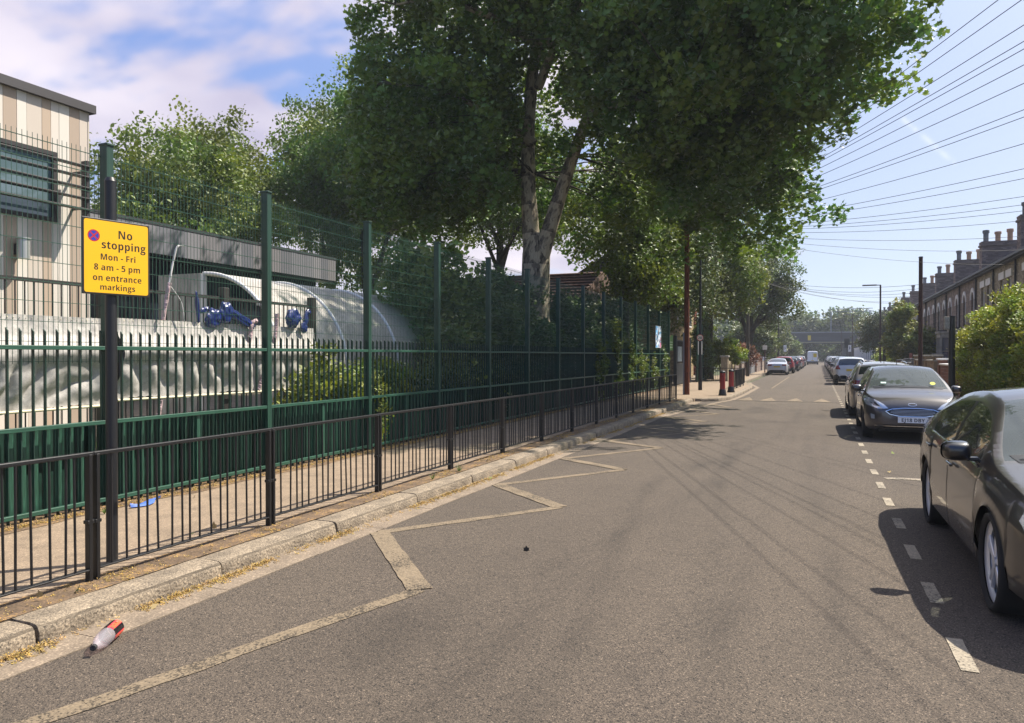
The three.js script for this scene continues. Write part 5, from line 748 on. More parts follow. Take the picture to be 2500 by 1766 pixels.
const SUV = { ...HATCH, arch: 0.37, wheelY: 0.345, wheelR: 0.34, axles: [-1.33, 1.30], roofHalf: 0.60, cladding: true,
  top: [[-2.15, 0.60], [-2.13, 0.88], [-2.08, 1.06], [-1.96, 1.34], [-1.86, 1.50], [-1.76, 1.56], [-1.3, 1.60], [-0.6, 1.62], [0.0, 1.60], [0.35, 1.53], [0.75, 1.34], [1.15, 1.14], [1.3, 1.09], [1.7, 1.03], [1.95, 0.95], [2.06, 0.84], [2.12, 0.70], [2.14, 0.54]],
  belt: [[-2.15, 1.00], [-1.5, 1.08], [-0.8, 1.05], [0.2, 1.02], [1.1, 0.99], [1.7, 0.88], [2.14, 0.64]],
  half: [[-2.15, 0.60], [-2.13, 0.72], [-2.04, 0.82], [-1.7, 0.88], [-0.8, 0.90], [0.4, 0.90], [1.3, 0.895], [1.7, 0.85], [1.94, 0.77], [2.06, 0.68], [2.12, 0.56], [2.14, 0.42]],
  bot: [[-2.15, 0.46], [-2.0, 0.34], [-1.6, 0.26], [0, 0.25], [1.6, 0.25], [1.95, 0.26], [2.14, 0.34]],
  doors: [[-0.98, -0.06], [-0.05, 1.02]], side: [[-1.55, -0.98], [-0.94, -0.12], [-0.04, 0.86]], shield: [0.28, 1.13], rear: [-2.05, -1.84], hood: [1.17, 2.05], mirror: [0.72, 1.12], plateR: 0.86,
  tail: [[[[0.56, 0.90], [0.82, 0.90], [0.82, 1.10], [0.66, 1.14]], 0.004]] };
const far = S => ({ ...S, coarse: true });
const VAN = { ...SUV, coarse: true, arch: 0.37, axles: [-1.6, 1.75], roofHalf: 0.80, crown: 0.06, cladding: true,
  top: [[-2.75, 0.5], [-2.74, 1.6], [-2.70, 2.25], [-2.6, 2.42], [-2.2, 2.46], [0.6, 2.46], [1.0, 2.38], [1.4, 2.05], [1.9, 1.45], [2.1, 1.30], [2.5, 1.15], [2.65, 0.95], [2.7, 0.6]],
  belt: [[-2.75, 1.2], [-1, 1.25], [0.5, 1.25], [1.5, 1.2], [2.0, 1.1], [2.4, 1.0], [2.7, 0.7]], half: [[-2.75, 0.86], [-2.73, 0.92], [-2.65, 0.95], [0, 0.98], [1.8, 0.97], [2.3, 0.90], [2.6, 0.75], [2.7, 0.5]], bot: [[-2.75, 0.4], [-2.6, 0.3], [0, 0.3], [2.4, 0.3], [2.7, 0.4]],
  doors: [[0.4, 1.5]], side: [[0.5, 1.5]], shield: [1.05, 1.95], rear: [-2.71, -2.705], hood: [2.0, 2.6], mirror: [1.5, 1.35], rails: null, aerial: null, plateR: 0.75, tail: [[[[0.84, 0.9], [0.93, 0.9], [0.93, 1.4], [0.84, 1.4]], 0.004]], back: [['rear_pane', [[-0.80, 1.35], [-0.06, 1.35], [-0.06, 1.95], [-0.74, 1.95]], 0.006, CM.plateW], ['notice', [[-0.70, 1.35], [-0.12, 1.35], [-0.12, 2.05], [-0.70, 2.05]], 0.012, CM.plateY], ['bumper', [[-0.9, 0.42], [0.9, 0.42], [0.9, 0.62], [-0.9, 0.62]], 0.02, CM.trim]], backLines: [['door_seam', [[0, 0.7], [0, 2.3]], 0.02, CM.seam]] };

const FACE = Math.PI;   // nose towards the camera: models look along +z of three, i.e. towards the camera, at turn 0
car('saloon', SALOON, { name: 'parked_car', label: 'dark grey-brown saloon with silver sport wheels, nearest at the right edge', x: 1.90, z: 7.2, turn: 0.012, near: true, paint: paint(0.075, 0.068, 0.060, 0.55), mirrorPaint: paint(0.010, 0.009, 0.010, 0.2), plateF: CM.plateW });
{ const c = car('hatch', HATCH, { name: 'parked_car', label: 'dark brown hatchback facing the camera with plate EJ18 DBY', x: 1.70, z: 18.25, turn: 0, near: true, paint: paint(0.070, 0.063, 0.062, 0.55), plateF: plateMat('EJ18 DBY'), plateR: CM.plateY });
  obj('windscreen_sticker', bx(0.10, 0.05, 0.003, 0, 0, 0).rotateX(-0.95).translate(-0.44, 1.13, 1.03), std([0.5, 0.7, 0.6], 0.6), c); obj('windscreen_sticker', new THREE.CylinderGeometry(0.05, 0.05, 0.003, 16).rotateX(0.6).translate(0.46, 1.125, 1.05), std([0.6, 0.6, 0.05], 0.6), c); }
car('estate', ESTATE, { name: 'parked_car', label: 'champagne estate car with roof rails parked behind the brown hatchback', x: 1.68, z: 24.3, turn: Math.PI, near: true, paint: paint(0.30, 0.27, 0.23, 0.45), plateR: CM.plateY });
car('suv', SUV, { name: 'parked_car', label: 'white crossover seen from behind, first past the gap in the right-hand row', x: 1.74, z: 48.2, turn: Math.PI, paint: paint(0.50, 0.53, 0.58, 0.1) });
const RIGHTROW = [[54, 'hatchF', HATCH, [0.03, 0.032, 0.036], 'black hatchback just behind the white crossover'], [59.2, 'estateF', ESTATE, [0.10, 0.10, 0.11], 'grey estate, third past the gap in the right-hand row'], [64.5, 'suvF', SUV, [0.05, 0.05, 0.055], 'dark crossover, fourth past the gap in the right-hand row'], [69.6, 'hatchF', HATCH, [0.12, 0.12, 0.13], 'dark grey hatchback, fifth past the gap in the right-hand row'], [74.8, 'suvF', SUV, [0.6, 0.61, 0.62], 'white crossover, sixth past the gap in the right-hand row'], [80.2, 'hatchF', HATCH, [0.04, 0.05, 0.09], 'navy hatchback, seventh past the gap in the right-hand row'], [85.4, 'estateF', ESTATE, [0.12, 0.12, 0.13], 'grey estate, eighth past the gap in the right-hand row'], [90.8, 'suvF', SUV, [0.45, 0.46, 0.48], 'pale crossover, ninth past the gap in the right-hand row'], [96.2, 'hatchF', HATCH, [0.02, 0.02, 0.024], 'black hatchback, tenth past the gap in the right-hand row'], [101.6, 'estateF', ESTATE, [0.6, 0.6, 0.6], 'white estate, eleventh past the gap in the right-hand row'], [107, 'hatchF', HATCH, [0.15, 0.16, 0.18], 'grey hatchback, twelfth past the gap in the right-hand row'], [118, 'suvF', SUV, [0.03, 0.03, 0.035], 'dark crossover, thirteenth past the gap in the right-hand row'], [112.4, 'hatchF', HATCH, [0.5, 0.5, 0.52], 'white hatchback between the grey hatchback and dark crossover far on the right'], [124, 'estateF', ESTATE, [0.2, 0.21, 0.23], 'grey estate, last but one at the far end of the right-hand row'], [130, 'hatchF', HATCH, [0.05, 0.05, 0.06], 'last dark car at the far end of the right-hand row']];
for (const [z, k, S, c, lab] of RIGHTROW) car(k, far(S), { name: 'parked_car', label: lab, x: 1.78, z, turn: Math.PI + 0.01 * (hash(z | 0, 3) - 0.5), paint: paint(...c, 0.3), group: 'cars parked along the right side' });
const LEFTROW = [[69.5, 'saloonF', SALOON, [0.50, 0.52, 0.55], -3.28, 'silver saloon seen from behind, nearest in the left-hand row'], [75.6, 'suvF', SUV, [0.30, 0.02, 0.02], -2.98, 'red car just beyond the silver saloon on the left'], [85, 'hatchF', HATCH, [0.022, 0.022, 0.026], -2.75, 'black hatchback, third in the left-hand row'], [92, 'suvF', SUV, [0.03, 0.032, 0.04], -2.8, 'dark crossover, fourth in the left-hand row'], [100, 'hatchF', HATCH, [0.25, 0.27, 0.30], -2.7, 'silver hatchback, fifth in the left-hand row'], [108, 'estateF', ESTATE, [0.30, 0.05, 0.04], -2.7, 'dull red estate, sixth in the left-hand row'], [117, 'hatchF', HATCH, [0.06, 0.07, 0.09], -2.7, 'blue-grey hatchback, seventh in the left-hand row'], [128, 'suvF', SUV, [0.4, 0.4, 0.42], -2.7, 'pale crossover at the far end of the left-hand row']];
for (const [z, k, S, c, x, lab] of LEFTROW) car(k, far(S), { name: 'parked_car', label: lab, x, z, turn: Math.PI, paint: paint(...c, 0.3), group: 'cars parked along the left side' });
car('hatchF', far(HATCH), { name: 'parked_car', label: 'dark red car standing in the driveway on the left', x: -7.1, z: 84, turn: Math.PI * 0.9, paint: paint(0.20, 0.01, 0.03, 0.3) });
car('van', VAN, { name: 'delivery_van', label: 'white van in the road with a yellow panel on its rear door', cat: 'van', x: -0.95, z: 146, turn: Math.PI, paint: paint(0.7, 0.71, 0.72, 0.0) });

// ---------- the terrace on the right ----------
const HX = 8.0, EAVE = 5.95;
const HM = {
  brown: std([0.40, 0.31, 0.25], 0.95, { map: T.brick }), stock: std([0.54, 0.46, 0.33], 0.95, { map: T.brick }), dark: std([0.33, 0.24, 0.20], 0.95, { map: T.brick }), pale: std([0.42, 0.43, 0.46], 0.85, { map: T.grain }), cream: std([0.58, 0.54, 0.46], 0.85, { map: T.grain }), white: std([0.74, 0.73, 0.70], 0.7), grey: std([0.26, 0.26, 0.27], 0.9, { map: T.grain }),
  slate: std([0.060, 0.056, 0.060], 0.75, { map: T.grain }), tile: std([0.20, 0.10, 0.07], 0.9, { map: T.grain }), pot: std([0.42, 0.25, 0.16], 0.9), frame: std([0.66, 0.66, 0.66], 0.5), glass: phy([0.10, 0.12, 0.15], 0.05, { clearcoat: 1 }), door: std([0.05, 0.03, 0.03], 0.4), gutter: std([0.02, 0.02, 0.022], 0.5), blind: std([0.40, 0.42, 0.46], 0.8),
};
const HG = {};
function archShape(w, h, r) { const s = new THREE.Shape(); s.moveTo(-w / 2, 0); s.lineTo(w / 2, 0); s.lineTo(w / 2, h - r); s.absellipse(0, h - r, w / 2, r, 0, Math.PI, false); s.lineTo(-w / 2, 0); return s; }
// shapes are drawn in (z, y) and turned so that they face -x
const face = (g, x) => { g.rotateY(-Math.PI / 2); g.translate(x, 0, 0); return g; };
function houseGeo(kind, W) {
  const key = kind + W; if (HG[key]) return HG[key];
  const wins = kind === 'arch' ? [[-W * 0.25, 3.15, 0.86, 2.0, 0.43], [W * 0.25, 3.15, 0.86, 2.0, 0.43]] : [[-0.72, 3.2, 0.84, 1.95, 0], [0.72, 3.2, 0.84, 1.95, 0]];
  const s = new THREE.Shape([[-W / 2 + 0.004, 0], [W / 2 - 0.004, 0], [W / 2 - 0.004, EAVE], [-W / 2 + 0.004, EAVE]].map(p => new THREE.Vector2(...p)));
  const hole = ([z, y, w, h, r]) => { const a = (r ? archShape(w, h, r) : new THREE.Shape([[-w / 2, 0], [w / 2, 0], [w / 2, h], [-w / 2, h]].map(p => new THREE.Vector2(...p)))).getPoints(10).map(p => new THREE.Vector2(p.x + z, p.y + y)); return new THREE.Path(a); };
  wins.forEach(w => s.holes.push(hole(w)));
  const dz = W / 2 - 0.75, dw = [dz, 0.25, 0.95, 2.45, 0]; s.holes.push(hole(dw));
  const G = { wins, dz };
  G.wall = muv(face(new THREE.ExtrudeGeometry(s, { depth: 0.24, bevelEnabled: false }), 0.24), 0.42);
  G.side = muv(merge([bb(0.24, 8, 0, EAVE, -W / 2 + 0.004, -W / 2 + 0.2), bb(0.24, 8, 0, EAVE, W / 2 - 0.2, W / 2 - 0.004), bb(7.8, 8, 0, EAVE, -W / 2 + 0.2, W / 2 - 0.2)]), 0.42);
  G.win = wins.map(([z, y, w, h, r]) => { const out = r ? archShape(w, h, r) : new THREE.Shape([[-w / 2, 0], [w / 2, 0], [w / 2, h], [-w / 2, h]].map(p => new THREE.Vector2(...p))); const inn = r ? archShape(w - 0.12, h - 0.12, r - 0.06) : new THREE.Shape([[-w / 2 + 0.06, 0], [w / 2 - 0.06, 0], [w / 2 - 0.06, h - 0.12], [-w / 2 + 0.06, h - 0.12]].map(p => new THREE.Vector2(...p))); out.holes.push(new THREE.Path(inn.getPoints(10).map(p => new THREE.Vector2(p.x, p.y + 0.06)))); const f = face(new THREE.ExtrudeGeometry(out, { depth: 0.07, bevelEnabled: false }), 0.17).translate(0, y, z); const mid = bb(0.09, 0.15, y + h * 0.5 - 0.03, y + h * 0.5 + 0.03, z - w / 2 + 0.06, z + w / 2 - 0.06);
    const pane = face(new THREE.ShapeGeometry(r ? archShape(w - 0.1, h - 0.1, r - 0.05) : new THREE.Shape([[-w / 2 + 0.05, 0], [w / 2 - 0.05, 0], [w / 2 - 0.05, h - 0.1], [-w / 2 + 0.05, h - 0.1]].map(p => new THREE.Vector2(...p)))), 0.165).translate(0, y + 0.05, z);
    const sill = bb(-0.08, 0.02, y - 0.1, y - 0.002, z - w / 2 - 0.08, z + w / 2 + 0.08); let trim;
    if (r) { const o2 = new THREE.Shape(); o2.absellipse(0, 0, w / 2 + 0.17, r + 0.24, 0, Math.PI, false); o2.lineTo(-w / 2 - 0.02, 0); const q = new THREE.Shape(); q.absellipse(0, 0, w / 2 + 0.015, r + 0.015, 0, Math.PI, false); const inner = q.getPoints(14).reverse(); const ring = new THREE.Shape([...o2.getPoints(14).slice(0, 15), ...inner]); trim = face(new THREE.ExtrudeGeometry(new THREE.Shape([...Array(15).keys()].map(k => new THREE.Vector2((w / 2 + 0.16) * Math.cos(k / 14 * Math.PI), (r + 0.22) * Math.sin(k / 14 * Math.PI))).concat([...Array(15).keys()].reverse().map(k => new THREE.Vector2((w / 2 + 0.012) * Math.cos(k / 14 * Math.PI), (r + 0.012) * Math.sin(k / 14 * Math.PI))))), { depth: 0.05, bevelEnabled: false }), 0.002).translate(0, y + h - r, z); }
    else trim = bb(-0.05, 0.0, y + h + 0.005, y + h + 0.34, z - w / 2 - 0.12, z + w / 2 + 0.12);
    return { f: merge([f, mid]), pane, sill, trim }; });
  G.door = bb(0.1, 0.16, 0.26, 2.3, dz - 0.46, dz + 0.46); G.fan = bb(0.11, 0.14, 2.34, 2.68, dz - 0.46, dz + 0.46); G.surround = merge([bb(-0.06, 0, 0.1, 2.85, dz - 0.66, dz - 0.49), bb(-0.06, 0, 0.1, 2.85, dz + 0.49, dz + 0.66), bb(-0.14, 0, 2.85, 3.02, dz - 0.74, dz + 0.74)]);
  // canted bay
  const bz = -W / 2 + 1.75, bayP = [[0, bz - 1.25], [-0.75, bz - 0.75], [-0.75, bz + 0.75], [0, bz + 1.25]]; G.bay = []; G.bayPane = [];
  const ring = (y0, y1, o) => new THREE.ExtrudeGeometry(new THREE.Shape([[o, bz - 1.25 - o], [-0.75 - o, bz - 0.75 - o * 0.4], [-0.75 - o, bz + 0.75 + o * 0.4], [o, bz + 1.25 + o]].map(p => new THREE.Vector2(...p))), { depth: y1 - y0, bevelEnabled: false }).rotateX(Math.PI / 2).translate(0, y1, 0);
  const fl = g => g;   // rotateX(+90): (x, z) -> (x, -depth, z)
  G.bay.push(fl(ring(0, 0.95, 0)), fl(ring(2.72, 3.0, 0)), fl(ring(3.0, 3.12, 0.09)));
  for (let i = 0; i < 3; i++) { const [ax, az] = bayP[i], [cx, cz] = bayP[i + 1]; const dx = cx - ax, d2 = cz - az, L = Math.hypot(dx, d2), an = Math.atan2(dx, d2); const place = g => g.rotateY(an).translate((ax + cx) / 2, 0, (az + cz) / 2);
    const n = i === 1 ? 2 : 1; for (let k = 0; k <= n; k++) G.bay.push(place(bx(0.12, 1.78, 0.13, 0.05, 1.84, -L / 2 + 0.06 + (L - 0.12) * k / n))); for (let k = 0; k < n; k++) { const w = (L - 0.25) / n; G.bayPane.push(place(bx(0.02, 1.75, w, 0.08, 1.84, -L / 2 + 0.125 + w * (k + 0.5)))); G.bay.push(place(bx(0.06, 0.05, w, 0.07, 1.85, -L / 2 + 0.125 + w * (k + 0.5)))); } }
  G.bay = merge(G.bay); G.roofBay = fl(ring(3.12, 3.2, 0.02));
  // roof, gutter, pipe
  const rs = new THREE.Shape([[-0.28, EAVE + 0.02], [4.2, 8.35], [8.2, EAVE + 0.1], [8.2, EAVE + 0.02]].map(p => new THREE.Vector2(...p))); G.roof = muv(new THREE.ExtrudeGeometry(rs, { depth: W - 0.008, bevelEnabled: false }).translate(0, 0, -W / 2 + 0.004), 1);
  G.gutter = merge([bb(-0.36, -0.24, EAVE - 0.08, EAVE + 0.03, -W / 2, W / 2), bb(-0.24, -0.001, EAVE - 0.16, EAVE + 0.0, -W / 2, W / 2)]);
  G.pipe = cyl(0.045, 0.045, EAVE - 0.1, -0.06, 0.05, W / 2 - 0.1, 8); G.wallTop = bb(0.3, 8, 8.0, 8.05, -0.1, 0.1);
  return HG[key] = G;
}
const stackG = muv(merge([bb(1.9, 5.2, 6.2, 8.95, -0.42, 0.42), bb(1.84, 5.26, 8.75, 8.87, -0.48, 0.48), bb(1.88, 5.22, 8.95, 9.05, -0.44, 0.44)]), 0.42), potG = lathe([[0.10, 0], [0.115, 0.02], [0.115, 0.45], [0.15, 0.48], [0.15, 0.62], [0.11, 0.63], [0.09, 0.55]], 12);
function house(zc, W, kind, wallM, bayM, label, o = {}) {
  const G = houseGeo(kind, W), h = thing('terraced_house', label, 'house', [HX, 0.12, -zc], 0, 'terraced houses on the right');
  obj('wall', G.wall, wallM, h); obj('party_wall', G.side, wallM, h); obj('roof', G.roof, o.roof ?? HM.slate, h); obj('gutter', G.gutter, HM.gutter, h); obj('downpipe', G.pipe, HM.gutter, h);
  G.win.forEach(w => { const f = obj('window', w.f, HM.frame, h); obj('pane', w.pane, o.blind ? HM.blind : HM.glass, f); obj('sill', w.sill, HM.white, f); obj(kind === 'arch' ? 'arch' : 'lintel', w.trim, HM.white, f); });
  const d = obj('door', G.door, HM.door, h); obj('fanlight', G.fan, HM.glass, d); obj('surround', G.surround, bayM, d);
  const b = obj('bay', G.bay, bayM, h); G.bayPane.forEach(p => obj('pane', p, HM.glass, b)); obj('bay_roof', G.roofBay, HM.slate, b);
  if (o.stack) { const c = obj('chimney', stackG, o.stackM ?? HM.dark, h); c.position.z = -W / 2; const n = o.pots ?? 5; for (let k = 0; k < n; k++) { const p = obj('pot', potG, k % 3 ? HM.pot : HM.grey, c); p.position.set(2.2 + k * 2.7 / (n - 1), 9.04, 0); p.scale.set(1.35, 0.95 + 0.35 * hash(k, zc | 0), 1.35); } }
  return h;
}
const ORD = ['first', 'second', 'third', 'fourth', 'fifth', 'sixth', 'seventh', 'eighth', 'ninth', 'tenth', 'eleventh', 'twelfth', 'thirteenth', 'fourteenth', 'fifteenth', 'sixteenth', 'seventeenth', 'eighteenth', 'nineteenth', 'twentieth'];
[29.3, 33.7, 38.1, 42.5].forEach((z, i) => { if (i < 1) return; house(z + 2.2, 4.4, 'flat', HM.stock, HM.cream, ['', 'yellow brick house hidden behind the hedge at the right edge', 'yellow brick terraced house above the hedge with two flat white lintels', 'yellow brick terraced house with flat lintels next to the arched ones'][i], { stack: i % 2 === 1, blind: true, stackM: HM.dark }); });
for (let k = 0; k < 6; k++) house(46.9 + 5.05 * (k + 0.5), 5.05, 'arch', HM.brown, k < 2 ? HM.cream : HM.white, `${ORD[k]} brown brick house with white-arched windows, counted from the hedge`, { stack: k % 2 === 1, blind: k % 3 !== 2 });
for (let k = 0; k < 2; k++) house(77.2 + 5.05 * (k + 0.5), 5.05, 'flat', HM.pale, HM.white, `${k ? 'farther' : 'nearer'} of two pale painted terraced houses beyond the arched ones`, { stack: k % 2 === 1, blind: true });
for (let k = 0; k < 18; k++) house(87.3 + 5.05 * (k + 0.5), 5.05, k % 5 === 3 ? 'flat' : 'arch', [HM.brown, HM.dark, HM.brown, HM.pale, HM.stock][k % 5], HM.white, `${ORD[k]} terraced house past the two pale painted ones on the right`, { stack: k % 2 === 1, roof: k % 4 === 1 ? HM.tile : HM.slate, pots: 4 });
{ const a = thing('roof_aerial', 'television aerial on the chimney above the yellow brick houses', 'aerial', [HX + 2.3, 9.1, -46.9 + 0.1]); obj('mast', bar([0, 0, 0], [0, 1.5, 0], 0.03, 6), HM.grey, a); obj('boom', bar([-0.1, 1.48, 0], [1.5, 1.72, 0.3], 0.022, 6), HM.grey, a); }
// ---------- front garden walls, one thing each, laid in courses ----------
function gardenWall(z0, z1, h, mat, label, cope) {
  const w = thing('garden_wall', label, 'wall', [4.98, 0.12, 0], 0, 'front garden walls on the right'), L = z1 - z0; obj('core', muv(bb(0.02, 0.20, 0, h - 0.01, -z1 + 0.02, -z0 - 0.02), 0.42), std([0.30, 0.27, 0.23], 0.95), w);
  const rows = Math.round(h / 0.15); for (let r = 0; r < rows; r++) { const n = Math.max(2, Math.round(L / 0.45)), off = r % 2 ? 0.5 : 0; for (let k = 0; k < n + (off ? 1 : 0); k++) { const a = Math.max(0, (k - off) / n * L), b = Math.min(L, (k + 1 - off) / n * L); if (b - a < 0.05) continue; obj('block', bb(0.0 + 0.006 * hash(k, r), 0.22, r * h / rows + 0.006, (r + 1) * h / rows - 0.006, -(z0 + b) + 0.006, -(z0 + a) - 0.006), mat[Math.floor(hash(k, r, 9) * mat.length)], w); } }
  if (cope) obj('coping', rb(0.32, 0.07, L, 0.015, 0.11, h + 0.035, -(z0 + z1) / 2), cope, w); for (const z of [z0 + 0.2, z1 - 0.2]) { const p = obj('pier', muv(bb(-0.05, 0.30, 0, h + 0.22, -z - 0.18, -z + 0.18), 0.42), mat[0], w); obj('cap', rb(0.44, 0.08, 0.44, 0.02, 0.12, h + 0.26, -z), cope ?? HM.white, p); }
}
const redB = [[0.26, 0.11, 0.07], [0.30, 0.13, 0.085], [0.22, 0.095, 0.065]].map(c => std(c, 0.95, { map: T.fine })), tanB = [[0.34, 0.24, 0.14], [0.40, 0.28, 0.16], [0.29, 0.20, 0.12]].map(c => std(c, 0.95, { map: T.fine })), gryB = [[0.30, 0.29, 0.28], [0.25, 0.245, 0.24]].map(c => std(c, 0.95, { map: T.fine }));
gardenWall(28.4, 32.4, 1.05, redB, 'red brick garden wall next to the big hedge', HM.white); gardenWall(33.6, 37.8, 1.15, redB, 'second red brick garden wall past the hedge with white coping', HM.white); gardenWall(38.9, 42.2, 1.3, tanB, 'tan block garden wall with open panels', HM.cream); gardenWall(43.4, 46.6, 1.3, tanB, 'farther tan block garden wall before the red boarding', HM.cream);
gardenWall(47.6, 51.4, 1.1, gryB, 'grey rendered garden wall below the cream bay', HM.grey); gardenWall(52.6, 56.4, 1.0, redB, 'low red garden wall below the arched houses', HM.grey);
{ const p = thing('boarding', 'rust red boarding in a front garden by the cream bays', 'boarding', [5.4, 0.12, -52]); for (let k = 0; k < 8; k++) obj('board', rb(0.04, 1.7, 0.18, 0.006, 0.006 * (k % 2), 0.86, -k * 0.186), std([[0.30, 0.06, 0.035], [0.26, 0.05, 0.03]][k % 2], 0.8, { map: T.grain }), p); }
{ const p = thing('front_wall', 'tall grey rendered front wall before the cream bay house', 'wall', [6.6, 0.12, -49.2]); for (let k = 0; k < 6; k++) obj('panel', bb(0, 0.14, 0, 1.62, -k * 0.7 + 0.004, -k * 0.7 + 0.694), HM.grey, p); obj('coping', rb(0.24, 0.07, 4.3, 0.02, 0.07, 1.655, -1.45), HM.grey, p); }
for (let k = 0; k < 12; k++) { const z = 58 + k * 8.2; const w = thing('garden_wall', `${ORD[k]} low garden wall beyond the grey rendered one on the right`, 'wall', [4.98, 0.12, -z], 0, 'front garden walls on the right'); obj('body', muv(bb(0, 0.22, 0, 0.95, -3.4, 3.4), 0.42), [HM.brown, HM.grey, HM.stock][k % 3], w); obj('coping', rb(0.3, 0.07, 6.8, 0.02, 0.11, 0.985, 0), HM.white, w); }
// ---------- left side beyond the gate ----------
{ const h = thing('brick_house', 'red brick house with white bay behind the street tree on the left', 'house', [-9.4, 0.12, -66]); obj('wall', muv(bb(-7, 0, 0, 6.6, -4, 4), 0.42), std([0.42, 0.08, 0.05], 0.9, { map: T.brick }), h); const rf = new THREE.ExtrudeGeometry(new THREE.Shape([[-7.4, 6.6], [0.4, 6.6], [-3.5, 9.2]].map(p => new THREE.Vector2(...p))), { depth: 8.4, bevelEnabled: false }).translate(0, 0, -4.2); obj('roof', rf, HM.slate, h);
  const b = obj('bay', [bb(0, 0.9, 0, 3.1, -1.6, 1.6), bb(0, 1.0, 3.1, 3.5, -1.75, 1.75)], HM.white, h); for (const z of [-1, 0, 1]) obj('pane', bb(0.88, 0.915, 1.1, 2.8, z - 0.4, z + 0.4), HM.glass, b); for (const z of [-2.6, -0.9, 0.9, 2.6]) { const w = obj('window', [bb(0, 0.06, 3.9, 5.9, z - 0.5, z - 0.4), bb(0, 0.06, 3.9, 5.9, z + 0.4, z + 0.5), bb(0, 0.06, 5.8, 5.95, z - 0.5, z + 0.5), bb(0, 0.1, 3.7, 3.9, z - 0.6, z + 0.6)], HM.white, h); obj('pane', bb(-0.01, 0.03, 3.9, 5.8, z - 0.4, z + 0.4), HM.glass, w); }
  const e = obj('side_window', [bb(-3, -2, 3.8, 5.6, 4.0, 4.06)], HM.white, h); obj('pane', bb(-2.9, -2.1, 3.9, 5.5, 4.05, 4.08), HM.glass, e); }
{ const h = thing('end_house', 'house end with tan upper wall behind the speed limit post', 'house', [-8.6, 0.12, -52]); obj('wall', muv(bb(-8, 0, 0, 6.2, -4, 3.5), 0.42), std([0.50, 0.36, 0.18], 0.9, { map: T.brick }), h); obj('roof', new THREE.ExtrudeGeometry(new THREE.Shape([[-8.3, 6.2], [0.3, 6.2], [-4, 8.8]].map(p => new THREE.Vector2(...p))), { depth: 7.8, bevelEnabled: false }).translate(0, 0, -4.1), HM.slate, h); for (const z of [-2.2, 0.2, 2.4]) { const w = obj('window', [bb(0, 0.06, 3.6, 5.4, z - 0.55, z + 0.55)], HM.white, h); obj('pane', bb(0.05, 0.07, 3.7, 5.3, z - 0.45, z + 0.45), HM.glass, w); } }
{ const w = thing('garage_wall', 'white rendered garage wall behind the dark red car', 'wall', [-6.4, 0.12, -90]); for (let k = 0; k < 3; k++) obj('panel', bb(-2.2 - k * 0.9, -1.31 - k * 0.9 + 0.885, 0, 2.0, -0.1, 0.1), HM.white, w); obj('coping', bb(-4.1, -0.3, 2.0, 2.12, -0.16, 0.16), HM.gutter, w); obj('return_wall', bb(-0.55, -0.4, 0, 1.9, 0.12, 8), HM.white, w); }
for (const [x, z, h, lab] of [[-5.35, 47.2, 1.45, 'pale stone gate pier with stepped top behind the bollards'], [-5.5, 50.4, 1.3, 'second stone gate pier beyond the stepped one'], [-5.75, 78, 1.25, 'cream gate pier beside the driveway on the left'], [-5.6, 86, 1.3, 'white gate pier beside the parked silver saloon']]) { const p = thing('gate_pier', lab, 'pier', [x, 0.12, -z]); obj('shaft', rb(0.42, h, 0.42, 0.02, 0, h / 2, 0), z > 80 ? HM.white : std([0.52, 0.42, 0.27], 0.9, { map: T.grain }), p); obj('cap', rb(0.54, 0.12, 0.54, 0.03, 0, h + 0.06, 0), z > 80 ? HM.white : HM.cream, p); }
{ const w = thing('pierced_wall', 'tan pierced block wall with curved top behind the red bollards', 'wall', [-5.2, 0.12, -48]); for (let k = 0; k < 6; k++) obj('block', [bb(-0.1, 0.1, 0, 0.5, -k * 0.6, -k * 0.6 + 0.56), bb(-0.1, 0.1, 0.95 + 0.08 * Math.cos(k), 1.15 + 0.08 * Math.cos(k), -k * 0.6, -k * 0.6 + 0.56), bb(-0.1, 0.1, 0.5, 0.96 + 0.08 * Math.cos(k), -k * 0.6, -k * 0.6 + 0.12), bb(-0.1, 0.1, 0.5, 0.96 + 0.08 * Math.cos(k), -k * 0.6 + 0.26, -k * 0.6 + 0.34)], std([0.55, 0.45, 0.28], 0.9, { map: T.fine }), w); }
for (let k = 0; k < 7; k++) { const w = thing('garden_wall', `${ORD[k]} dark garden wall on the left beyond the gate piers`, 'wall', [-5.4, 0.12, -(54 + k * 7.4)], 0, 'garden walls on the left'); obj('body', muv(bb(-0.2, 0, 0, 1.0, -2.6, 2.6), 0.42), [HM.dark, HM.brown, HM.grey][k % 3], w); obj('coping', rb(0.28, 0.07, 5.2, 0.02, -0.1, 1.035, 0), HM.grey, w); }
